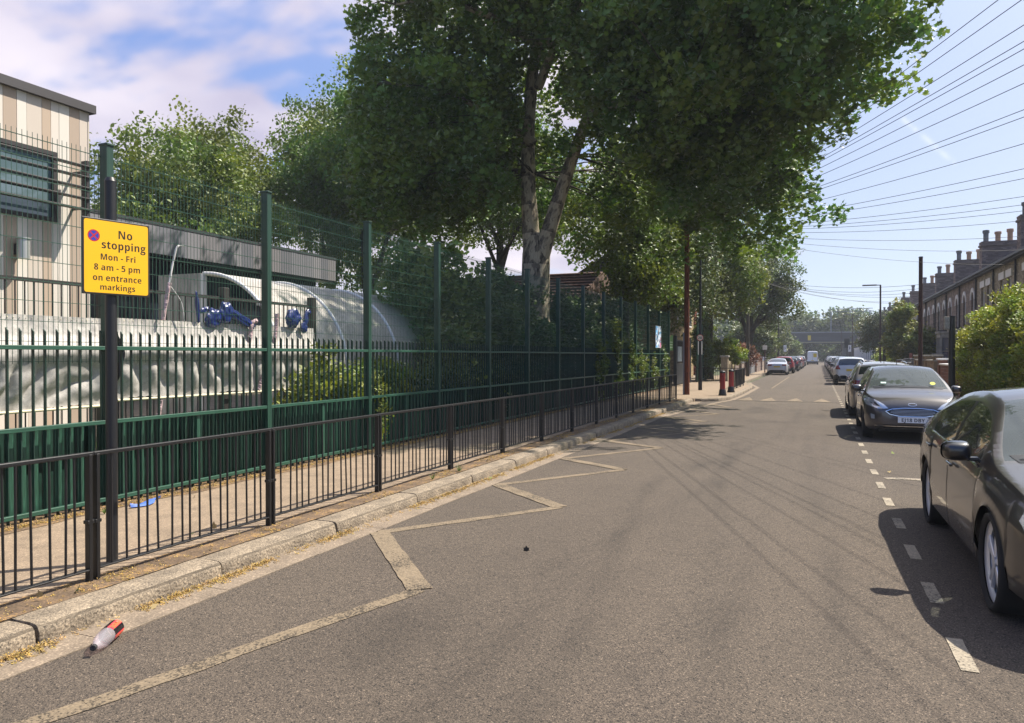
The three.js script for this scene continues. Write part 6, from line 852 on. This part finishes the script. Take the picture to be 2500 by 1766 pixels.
// ---------- railway bridge, gantry and tower block far down the street ----------
{ const b = thing('railway_bridge', 'grey steel railway bridge crossing the far end of the road', 'bridge', [0, 0, -196]); const st = std([0.07, 0.075, 0.095], 0.7, { map: T.grain }), ab = std([0.13, 0.12, 0.115], 0.95, { map: T.brick });
  obj('girder', bb(-14, 16, 5.0, 7.2, -0.4, 0.2), st, b); obj('top_flange', bb(-14, 16, 7.2, 7.45, -0.6, 0.5), std([0.20, 0.21, 0.23], 0.7), b); obj('bottom_flange', bb(-14, 16, 4.75, 5.0, -0.6, 0.5), std([0.22, 0.21, 0.13], 0.7), b); for (let k = 0; k < 28; k++) obj('stiffener', bb(-13.6 + k * 1.07, -13.5 + k * 1.07, 5.0, 7.2, 0.2, 0.42), st, b);
  obj('deck', bb(-14, 16, 4.6, 5.0, -8, -0.6), st, b); obj('abutment', muv(bb(-40, -5.2, 0, 7.0, -8, -0.61), 0.42), ab, b); obj('abutment', muv(bb(5.4, 40, 0, 7.0, -8, -0.61), 0.42), ab, b); obj('height_plate', bb(-2.4, -1.7, 5.4, 6.6, 0.43, 0.47), CM.plateY, b); }
{ const g = thing('railway_gantry', 'overhead line gantry above the railway bridge', 'gantry', [0, 0, -206]); const st = std([0.18, 0.19, 0.2], 0.6); for (const x of [3, 12]) obj('leg', bb(x - 0.15, x + 0.15, 5, 13, -0.15, 0.15), st, g); obj('boom', [bb(2.4, 12.6, 12.8, 12.95, -0.2, 0.2), bb(2.4, 12.6, 13.5, 13.62, -0.2, 0.2), ...[...Array(12).keys()].map(k => bar([2.6 + k * 0.85, 12.9, 0], [2.6 + k * 0.85 + (k % 2 ? -0.5 : 0.5), 13.55, 0], 0.05, 4))], st, g); for (const x of [4.5, 7.5, 10.5]) obj('dropper', bb(x - 0.05, x + 0.05, 11.4, 12.8, -0.05, 0.05), st, g); }
{ const t = thing('tower_block', 'pale blue tower block far beyond the railway bridge', 'building', [-26, 0, -470]); obj('wall', bb(-4.5, 4.5, 0, 23, -5, 5), std([0.40, 0.44, 0.52], 0.8), t); for (let k = 0; k < 9; k++) for (const x of [-3, 0, 3]) obj('window', bb(x - 0.9, x + 0.9, 3 + k * 2.2, 4.3 + k * 2.2, 5, 5.04), HM.glass, t); obj('roof_box', bb(-2, 2, 23, 24.6, -2, 2), std([0.4, 0.44, 0.5], 0.8), t); }

// ---------- signs, poles, lamps, bollards, wires, litter ----------
{ // no-stopping sign on a black pole behind the guardrail
  const s = thing('parking_sign', 'yellow no stopping sign on a black pole behind the guardrail', 'sign', [-4.97, PAVE, -4.01]);
  obj('pole', [cyl(0.041, 0.041, 2.92, 0, -0.02, 0, 20), cyl(0.044, 0.03, 0.03, 0, 2.9, 0, 20)], M.blackPole, s);
  const w = 0.505, h = 0.565, tx = canvasTex(1024, 1146, (c, W, H) => {
    const r = (x, y, ww, hh, q) => { c.beginPath(); c.moveTo(x + q, y); c.lineTo(x + ww - q, y); c.quadraticCurveTo(x + ww, y, x + ww, y + q); c.lineTo(x + ww, y + hh - q); c.quadraticCurveTo(x + ww, y + hh, x + ww - q, y + hh); c.lineTo(x + q, y + hh); c.quadraticCurveTo(x, y + hh, x, y + hh - q); c.lineTo(x, y + q); c.quadraticCurveTo(x, y, x + q, y); c.closePath(); c.fill(); };
    c.fillStyle = '#2a2410'; c.fillRect(0, 0, W, H); c.fillStyle = '#f0b400'; r(16, 16, W - 32, H - 32, 40);
    const cx = 158, cy = 262, R = 92; c.fillStyle = '#b3202a'; c.beginPath(); c.arc(cx, cy, R, 0, 7); c.fill(); c.fillStyle = '#2536a0'; c.beginPath(); c.arc(cx, cy, R * 0.80, 0, 7); c.fill(); c.strokeStyle = '#b3202a'; c.lineWidth = 22; for (const a of [0.785, 2.356]) { c.beginPath(); c.moveTo(cx - Math.cos(a) * R * 0.85, cy - Math.sin(a) * R * 0.85); c.lineTo(cx + Math.cos(a) * R * 0.85, cy + Math.sin(a) * R * 0.85); c.stroke(); }
    c.fillStyle = '#1c180c'; c.textAlign = 'center'; c.textBaseline = 'alphabetic'; const t = (q, x, y, px, b = 'bold ') => { c.font = b + px + 'px sans-serif'; c.fillText(q, x, y); };
    t('No', 640, 268, 176); t('stopping', 620, 442, 168); t('Mon - Fri', 530, 620, 132); t('8 am - 5 pm', 520, 782, 132); t('on entrance', 520, 944, 132); t('markings', 520, 1084, 124);
  });
  const g = new THREE.Group(); g.name = 'sign_plate'; s.add(g); g.position.set(0.062, 2.315, 0.0); g.rotation.y = Math.PI / 2 - 0.215;
  obj('board', rb(w, h, 0.012, 0.005, 0, 0, 0), std([0.05, 0.05, 0.05], 0.5), g); const f = new THREE.PlaneGeometry(w - 0.012, h - 0.012).translate(0, 0, 0.0075); obj('face', f, std([1, 1, 1], 0.4, { map: tx }), g); obj('clip', [bb(-0.06, 0.06, 0.15, 0.18, -0.06, -0.007), bb(-0.06, 0.06, -0.18, -0.15, -0.06, -0.007)], std([0.3, 0.3, 0.3], 0.4, { metalness: 0.7 }), g);
}
const POLE = V(-4.88, 6.9, -30.05);
{ const p = thing('telegraph_pole', 'rust brown wooden telegraph pole at the end of the guardrail', 'pole', [-4.88, PAVE, -30.05]); obj('shaft', limb([[0, -0.1, 0], [0, 3, 0], [0, 6.85, 0]], [0.115, 0.105, 0.095], 14, 20, 0.02, 3), std([0.42, 0.24, 0.17], 0.9, { map: T.wood }), p); obj('cable_guard', bb(-0.135, -0.085, 0, 2.5, 0.05, 0.12), std([0.20, 0.20, 0.22], 0.5), p); obj('head_ring', cyl(0.15, 0.15, 0.06, 0, 6.62, 0, 16), HM.gutter, p); for (let k = 0; k < 6; k++) obj('step', bar([0, 2.9 + k * 0.45, 0], [(k % 2 ? 0.24 : -0.24), 2.9 + k * 0.45, 0], 0.012, 6), HM.gutter, p); }
{ const p = thing('speed_limit_post', 'black lamp post carrying a round 20 speed limit sign', 'sign', [-4.95, PAVE, -34.2]); obj('post', [cyl(0.09, 0.085, 1.3, 0, -0.02, 0, 16), cyl(0.055, 0.045, 5.4, 0, 1.28, 0, 14)], M.blackPole, p);
  const tx = canvasTex(256, 256, (c, W) => { c.fillStyle = '#b81c22'; c.fillRect(0, 0, W, W); c.fillStyle = '#d9d2c6'; c.beginPath(); c.arc(128, 128, 108, 0, 7); c.fill(); c.fillStyle = '#111'; c.font = 'bold 140px sans-serif'; c.textAlign = 'center'; c.textBaseline = 'middle'; c.fillText('20', 128, 134); });
  const d = obj('sign_disc', new THREE.CylinderGeometry(0.15, 0.15, 0.012, 28).rotateX(Math.PI / 2).translate(0, 2.38, 0.085), HM.grey, p); obj('face', new THREE.CircleGeometry(0.146, 28).translate(0, 2.38, 0.0925), std([1, 1, 1], 0.4, { map: tx }), d); obj('backing_strip', [bb(-0.10, -0.055, 1.62, 2.22, 0.05, 0.06), bb(0.055, 0.10, 1.62, 2.22, 0.05, 0.06)], HM.white, p); obj('arm', bar([0, 6.55, 0], [0.9, 6.7, 0], 0.03, 8), M.blackPole, p); }
for (const [x, z, lab] of [[-3.47, 29.91, 'nearer red and black bollard at the built-out kerb'], [-3.44, 32.68, 'farther red and black bollard beside the short guardrail']]) { const b = thing('bollard', lab, 'bollard', [x, PAVE, -z]); obj('base', lathe([[0.001, 0], [0.155, 0], [0.155, 0.06], [0.135, 0.09], [0.13, 0.20], [0.105, 0.25]], 20), M.blackPole, b); obj('shaft', lathe([[0.105, 0.25], [0.10, 0.60], [0.098, 0.88]], 20), std([0.30, 0.022, 0.018], 0.5, { map: T.chips }), b); obj('cap', lathe([[0.10, 0.88], [0.112, 0.90], [0.112, 0.93], [0.095, 0.955], [0.06, 0.975], [0.001, 0.98]], 20), M.blackPole, b); }
// posters and school gate
{ const p = thing('poster', 'blue and white poster with pictures tied to the green fence', 'poster', [FX + 0.075, 2.05, -(FZ(13) - 3.1)]); const tx = canvasTex(256, 256, (c) => { c.fillStyle = '#bfd0e0'; c.fillRect(0, 0, 256, 256); c.fillStyle = '#5aa0d0'; c.fillRect(0, 0, 90, 256); c.fillStyle = '#c07a9a'; c.fillRect(190, 190, 66, 66); const k = seed; seed = 5; for (let i = 0; i < 46; i++) { c.fillStyle = pick(['#e8ecf2', '#28384c', '#6fb2dc', '#8d6a78', '#d4dbe2', '#35506a']); c.beginPath(); c.arc(rr(10, 246), rr(10, 246), rr(6, 26), 0, 7); c.fill(); } seed = k; }); obj('sheet', bb(0, 0.012, 0, 1.0, -0.62, 0.62), HM.white, p); obj('print', new THREE.PlaneGeometry(1.22, 0.98).rotateY(Math.PI / 2).translate(0.0145, 0.5, 0), std([1, 1, 1], 0.6, { map: tx }), p); }
{ const p = thing('poster', 'green poster with a red corner at the school gate', 'poster', [-7.02, 1.95, -38.2]); obj('sheet', bb(0, 0.012, 0, 0.8, -0.7, 0.7), std([0.10, 0.22, 0.05], 0.6), p); const s = new THREE.Shape([[-0.1, 0.8], [-0.66, 0.8], [-0.66, 0.5]].map(q => new THREE.Vector2(q[0], q[1] - 0.01))); obj('corner_flash', new THREE.ShapeGeometry(s).rotateY(Math.PI / 2).translate(0.016, 0, 0), std([0.55, 0.08, 0.06], 0.6), p); for (let k = 0; k < 3; k++) obj('print_line', bb(0.0125, 0.0155, 0.15 + k * 0.13, 0.19 + k * 0.13, -0.5, 0.5), std([0.5, 0.6, 0.4], 0.6), p); }
{ const g = thing('school_gate', 'dark solid school gate with a grey notice board beyond the fence', 'gate', [FX, PAVE, -41.2]); const dm = std([0.018, 0.022, 0.025], 0.6); for (let k = 0; k < 7; k++) obj('panel', bb(-0.03, 0.03, 0.05, 1.15, -2.1 + k * 0.6 + 0.006, -2.1 + k * 0.6 + 0.594), dm, g); for (const z of [-2.3, 2.3]) obj('post', bb(-0.08, 0.08, -0.05, 2.6, z - 0.08, z + 0.08), dm, g); obj('notice_board', bb(0.035, 0.06, 1.25, 2.05, 0.6, 1.9), std([0.16, 0.19, 0.21], 0.5), g); for (let k = 0; k < 30; k++) obj('bar', cyl(0.012, 0.012, 1.2, 0, 1.16, -2.05 + k * 0.14, 5), dm, g); obj('rail', bb(-0.025, 0.025, 2.34, 2.4, -2.2, 2.2), dm, g); }
{ // second green fence beyond the gate, set across the footway's back edge
  const f = thing('school_fence', 'second green mesh fence beyond the school gate', 'fence', [-6.6, PAVE, -44.4]); const L = 3.6; for (const z of [0, -1.8, -3.6]) obj('post', bb(-0.04, 0.04, -0.03, 3.5, z - 0.04, z + 0.04), M.green, f); for (const y of [0.12, 0.85, 1.6]) obj('rail', bb(-0.02, 0.025, y, y + 0.05, -L + 0.04, -0.04), M.green, f); for (let k = 0; k < 2; k++) { const ws = []; for (let i = 0; i < 34; i++) ws.push(bx(0.008, 1.9, 0.008, -0.05, 2.5, -0.06 - k * 1.8 - i * 0.051)); for (let i = 0; i < 9; i++) ws.push(bx(0.014, 0.02, 1.7, -0.05, 1.6 + i * 0.23, -0.9 - k * 1.8)); obj('mesh_panel', ws, M.greenDark, f); obj('backing_sheet', bb(-0.12, -0.11, 0.1, 0.85, -1.76 - k * 1.8, -0.04 - k * 1.8), M.greenDark, f); } for (let i = 0; i < 28; i++) obj('picket', bb(-0.03, 0.0, 0.05, 1.75, -0.1 - i * 0.125, -0.09 - i * 0.125), M.greenDark, f);
}
// poles and lamps along the right footway
{ const p = thing('telegraph_pole', 'tall thin brown pole before the arched houses on the right', 'pole', [4.45, PAVE, -39.5]); obj('shaft', limb([[0, -0.1, 0], [0, 3, 0], [0, 6.2, 0]], [0.10, 0.092, 0.085], 12, 14, 0.02, 5), std([0.15, 0.085, 0.075], 0.9, { map: T.wood }), p); obj('cap', cyl(0.1, 0.09, 0.05, 0, 6.18, 0, 12), HM.gutter, p); }
{ const p = thing('street_post', 'short dark post with a pale box beside the big hedge', 'post', [4.3, PAVE, -29.6]); obj('shaft', [cyl(0.11, 0.10, 3.0, 0, -0.05, 0, 14)], M.blackPole, p); obj('box', rb(0.16, 0.45, 0.2, 0.02, -0.16, 2.7, 0), HM.cream, p); }
{ const p = thing('street_post', 'dark wooden post behind the leafy garden tree on the right', 'post', [4.6, PAVE, -62]); obj('shaft', [cyl(0.12, 0.11, 3.4, 0, -0.05, 0, 12)], M.blackPole, p); obj('cap', cyl(0.13, 0.1, 0.06, 0, 3.34, 0, 12), M.blackPole, p); }
function lamp(x, z, h, side, label) { const l = thing('street_lamp', label, 'street lamp', [x, PAVE, -z], 0, 'street lamps along the road'); obj('column', [cyl(0.10, 0.10, 1.4, 0, -0.05, 0, 14), cyl(0.075, 0.06, h - 1.3, 0, 1.34, 0, 12)], std([0.05, 0.03, 0.03], 0.55), l); obj('arm', rb(0.4, 0.06, 0.08, 0.02, side * 0.18, h + 0.02, 0), M.blackPole, l); obj('lantern', rb(1.0, 0.09, 0.30, 0.03, side * 0.75, h + 0.03, 0), std([0.10, 0.10, 0.11], 0.4), l); return l; }
lamp(4.35, 62.5, 6.9, -1, 'nearest street lamp on the right footway with arm over the road'); lamp(4.35, 112, 7.2, -1, 'second street lamp on the right, before the bridge'); lamp(4.2, 160, 6.6, -1, 'farthest street lamp on the right beside the bridge'); lamp(-4.9, 96, 6.6, 1, 'dark street lamp column on the left past the street tree'); lamp(-4.9, 140, 6.4, 1, 'farthest street lamp column on the left');
for (const [x, z, lab] of [[-4.55, 71.8, 'dark red post with small white plate by the silver saloon'], [-4.6, 118, 'white hazard plate on a post left of the far road'], [4.3, 120, 'white hazard plate on a post right of the far road']]) { const p = thing('sign_post', lab, 'sign', [x, PAVE, -z]); obj('post', cyl(0.06, 0.05, 2.5, 0, -0.05, 0, 10), std([0.06, 0.02, 0.02], 0.6), p); obj('plate', rb(0.4, z > 100 ? 1.0 : 0.4, 0.02, 0.008, 0, z > 100 ? 2.6 : 2.3, 0.06), HM.white, p); if (z > 100) obj('arrow', new THREE.ShapeGeometry(new THREE.Shape([[-0.1, 2.35], [0.12, 2.7], [0.02, 2.7], [0.02, 2.9], [-0.06, 2.9], [-0.06, 2.62]].map(q => new THREE.Vector2(...q)))).translate(0, 0, 0.0725), std([0.02, 0.02, 0.05], 0.6), p); }
{ const p = thing('traffic_signal', 'black traffic signal head on the right before the bridge', 'traffic light', [4.2, PAVE, -128]); obj('post', cyl(0.07, 0.07, 3.1, 0, -0.05, 0, 10), M.blackPole, p); obj('backing_board', rb(0.8, 1.5, 0.06, 0.03, 0, 3.5, 0), CM.dark, p); for (let k = 0; k < 3; k++) obj('lens', cyl(0.11, 0.11, 0.06, 0, 0, 0, 14).rotateX(Math.PI / 2).translate(0, 3.1 + k * 0.36, 0.03), CM.dark, p); }
// overhead telephone wires: from the pole by the gate to the houses on the right, and across further on
function wire(a, b, sag, label, group, r = 0.0065) { const A = V(...a), B = V(...b), pts = []; for (let k = 0; k <= 14; k++) { const t = k / 14, p = A.clone().lerp(B, t); p.y -= 4 * sag * t * (1 - t); pts.push(p); } const m = obj('overhead_wire', tube(pts, r, 28, 4), std([0.02, 0.02, 0.022], 0.6)); tag(m, label, 'wire', group); return m; }
const P0 = [POLE.x + 0.1, 6.75, POLE.z + 0.1], near = 'black telephone wires fanning out from the pole to the houses';
const fan = [5.5, 4.2, 2, 0.6, 0, -1.5, -3.4, -6.5, -7.3, -11, -15, -16.6, -20, -21.6, -22.8, -25, -29, -33, -38].map((z, i) => [8, 6 - 0.02 * i, z, 0.18 + 0.012 * i]);
fan.forEach(([x, y, z, s], i) => wire(P0, [x, y, z], s, `${ORD[i]} telephone wire from the top in the fan at the upper right`, near));
[[5.9, -46, 0.7], [5.9, -48, 0.9], [5.9, -52, 0.9], [5.9, -57, 0.8], [5.9, -62, 0.9], [5.9, -67, 0.7]].forEach(([y, z, s], i) => wire([-4.9, 7.6, -58], [8, y, z], s, `${ORD[i]} of the six sagging wires that end on the arched houses, nearest first`, 'wires crossing the road beyond the plane tree', 0.010));
[[6.0, -78, 0.5], [5.9, -84, 0.6], [5.9, -92, 0.6], [5.9, -100, 0.7], [5.9, -110, 0.7]].forEach(([y, z, s], i) => wire([-4.9, 7.2, -104], [8, y, z], s, `${ORD[i]} of the five low faint wires far down the road, nearest first`, 'wires crossing far down the road', 0.012));
{ const p = thing('telegraph_pole', 'distant telegraph pole hidden in the street tree on the left', 'pole', [-4.9, PAVE, -104]); obj('shaft', cyl(0.13, 0.1, 7.2, 0, -0.05, 0, 10), M.darkbark, p); obj('cap', cyl(0.13, 0.11, 0.06, 0, 7.1, 0, 10), HM.gutter, p); const q = thing('telegraph_pole', 'telegraph pole standing among the leaves before the street tree', 'pole', [-4.9, PAVE, -58]); obj('shaft', cyl(0.13, 0.1, 7.6, 0, -0.05, 0, 10), M.darkbark, q); obj('cap', cyl(0.13, 0.11, 0.06, 0, 7.5, 0, 10), HM.gutter, q); }
// ---------- small things on the ground ----------
{ // clear plastic bottle with a red and black label, lying by the kerb, neck towards the camera
  const b = thing('plastic_bottle', 'clear plastic bottle with a red and black label lying by the kerb', 'bottle', [-3.86, 0.052, -3.08], 0); b.rotation.order = 'YXZ'; b.rotation.y = 0.52; b.rotation.x = Math.PI / 2; b.scale.setScalar(1.0);
  const pl = phy([0.95, 0.88, 0.90], 0.12, { transmission: 0.8, thickness: 0, ior: 1.45 });
  obj('body', lathe([[0.001, -0.14], [0.034, -0.138], [0.045, -0.128], [0.047, -0.10], [0.0465, 0.02], [0.047, 0.05], [0.045, 0.075], [0.038, 0.11], [0.024, 0.145], [0.0135, 0.165], [0.013, 0.18]], 28), pl, b);
  const tx = canvasTex(512, 256, (c) => { c.fillStyle = '#d8344c'; c.fillRect(0, 0, 512, 256); const k = seed; seed = 9; for (let q = 0; q < 4; q++) { const x = q * 128; c.fillStyle = '#141012'; c.fillRect(x, 0, 62, 256); c.fillStyle = '#e8603c'; c.fillRect(x + 66, 60, 52, 196); c.fillStyle = '#2a6a30'; c.fillRect(x + 58, 30, 66, 22); c.fillStyle = '#141012'; for (let i = 0; i < 8; i++) c.fillRect(x + rr(64, 112), rr(60, 240), rr(6, 20), rr(4, 12)); c.fillStyle = '#ef8aa0'; for (let i = 0; i < 6; i++) c.fillRect(x + rr(66, 110), rr(190, 250), 8, 5); } seed = k; });
  obj('label', new THREE.CylinderGeometry(0.0482, 0.0482, 0.125, 28, 1, true).translate(0, -0.06, 0), std([1, 1, 1], 0.35, { map: tx, side: THREE.DoubleSide }), b); obj('cap', cyl(0.0165, 0.0165, 0.024, 0, 0.172, 0, 18), CM.dark, b); obj('drink', lathe([[0.001, -0.134], [0.03, -0.133], [0.0425, -0.124], [0.0425, -0.115], [0.001, -0.115]], 16), std([0.35, 0.05, 0.06], 0.2), b);
}
{ const pos = [], idx = [], n = 26, m = 12; for (let i = 0; i <= n; i++) for (let j = 0; j <= m; j++) { const u = i / n, v = j / m, w = 0.16 * Math.sin(Math.PI * Math.min(1, u * 1.15 + 0.06)) * (0.7 + 0.6 * fbm(u * 4, 1, 2, 0, 3)); pos.push((v - 0.5) * w * 1.3 + 0.05 * Math.sin(u * 5), 0.012 + 0.05 * fbm(u * 5, v * 3, 3, 0, 7) * Math.sin(Math.PI * v), -(u - 0.5) * 0.62); } for (let i = 0; i < n; i++) for (let j = 0; j < m; j++) { const a = i * (m + 1) + j, c = a + m + 1; idx.push(a, a + 1, c, c, a + 1, c + 1); } const g = new THREE.BufferGeometry(); g.setAttribute('position', new THREE.Float32BufferAttribute(pos, 3)); g.setIndex(idx); g.computeVertexNormals(); const r = obj('plastic_rag', g, std([0.06, 0.13, 0.42], 0.6, { side: THREE.DoubleSide })); r.position.set(-6.60, PAVE, -5.75); r.rotation.y = 0.2; r.scale.set(0.7, 1, 0.85); tag(r, 'crumpled blue plastic rag on the footway under the fence', 'litter'); }
{ // fallen plane seed fluff along the kerb and under the guardrail, dry leaves
  const fl = cluster(7, 0.020, 0.018, 0, 30); const pts = [];
  for (let k = 0; k < 5200; k++) { const z = 0.6 + 22 * Math.pow(rnd(), 1.7), d = fbm(z * 1.9, 3, 4, 0, 17); if (rnd() > sstep(0.40, 0.62, d) + 0.10) continue; pts.push([KX + 0.03 + Math.abs(rr(-1, 1) * rr(0, 1)) * 0.14, 0.012, z, rr(0.5, 1.1)]); }
  for (let k = 0; k < 5200; k++) { const z = 0.2 + 22 * Math.pow(rnd(), 1.7), d = fbm(z * 1.6, 8, 4, 0, 19), x = rr(-4.74, -4.46); if (rnd() > sstep(0.42, 0.66, d) * 0.8 + 0.10) continue; pts.push([x, PAVE + 0.012, z, rr(0.4, 0.9)]); }
  for (let k = 0; k < 2600; k++) { const z = 3 + 18 * Math.pow(rnd(), 1.3), x = -6.70 - Math.abs(rr(-1, 1) * rr(0, 1)) * 0.25; pts.push([x, PAVE + 0.012, z, rr(0.5, 1.1)]); }
  const im = new THREE.InstancedMesh(fl, std([0.42, 0.29, 0.10], 1, { side: THREE.DoubleSide }), pts.length); im.name = 'seed_litter'; tag(im, 'golden plane seed fluff gathered along the kerb and rail', null, null, 'stuff'); pts.forEach(([x, y, z, s], i) => { _e.set(0, rr(0, 6.28), 0); _m.compose(V(x, y, -z), _q.setFromEuler(_e), _s.set(s, s * 0.7, s)); im.setMatrixAt(i, _m); const t = rr(0.5, 1.25); im.setColorAt(i, _c.setRGB(t, t * rr(0.85, 1.05), t * rr(0.6, 1.1))); }); im.castShadow = im.receiveShadow = true; scene.add(im);
  const leafG = cluster(1, 0.10, 0.001, 2, 40); const lp = [[-4.60, PAVE + 0.03, 3.2, 0], [-4.55, PAVE + 0.03, 3.42, 1], [-4.98, PAVE + 0.03, 5.05, 2], [-5.02, PAVE + 0.03, 4.85, 3], [-4.1, 0.03, 3.65, 4], [-4.13, 0.03, 9.2, 5], [-6.3, PAVE + 0.03, 6.1, 6], [1.2, 0.03, 14.2, 7], [0.95, 0.03, 11.9, 8], [-2.31, 0.012, 5.89, 9]];
  lp.forEach(([x, y, z, k]) => { const m = obj('fallen_leaf', leafG, std(k === 9 ? [0.03, 0.025, 0.02] : k % 2 ? [0.16, 0.20, 0.05] : [0.36, 0.27, 0.12], 0.9, { side: THREE.DoubleSide })); m.position.set(x, y, -z); m.rotation.set(rr(-0.3, 0.3) + 0.9, rr(0, 6), 0); m.scale.setScalar(rr(0.45, 0.7)); tag(m, ['dry leaf under the guardrail beside the sign pole', 'second dry leaf by the guardrail post near the sign', 'pale leaf on the footway behind the guardrail', 'green leaf on the footway behind the guardrail', 'green leaf in the gutter by the bottle', 'leaf in the gutter further along the kerb', 'leaf on the footway near the blue rag', 'yellow leaf on the road before the brown hatchback', 'leaf on the road beside the dashed bay line', 'dark curled scrap lying alone on the asphalt'][k], k === 9 ? 'litter' : 'leaf'); });
  for (const [x, z, s, lab] of [[-4.50, 8.95, 1, 'tuft of grass growing behind the kerb'], [-4.52, 8.25, 0.8, 'smaller grass tuft behind the kerb, nearer the camera'], [-6.55, 5.2, 0.6, 'tiny weed at the foot of the green fence']]) { const l = []; for (let k = 0; k < 34; k++) { const a = rr(0, 6.28), h = rr(0.05, 0.13) * s, t = rr(0.02, 0.10) * s; const g = new THREE.BufferGeometry(); const c = V(Math.cos(a), 0, Math.sin(a)), p = V(-Math.sin(a), 0, Math.cos(a)).multiplyScalar(0.004); g.setAttribute('position', new THREE.Float32BufferAttribute([p.x, 0, p.z, -p.x, 0, -p.z, c.x * t, h, c.z * t], 3)); g.computeVertexNormals(); l.push(g); } const m = obj('grass_tuft', l, leafMat([0.12, 0.18, 0.03])); m.position.set(x, PAVE + 0.004, -z); tag(m, lab, 'weed'); }
}

renderer.render(scene, camera);
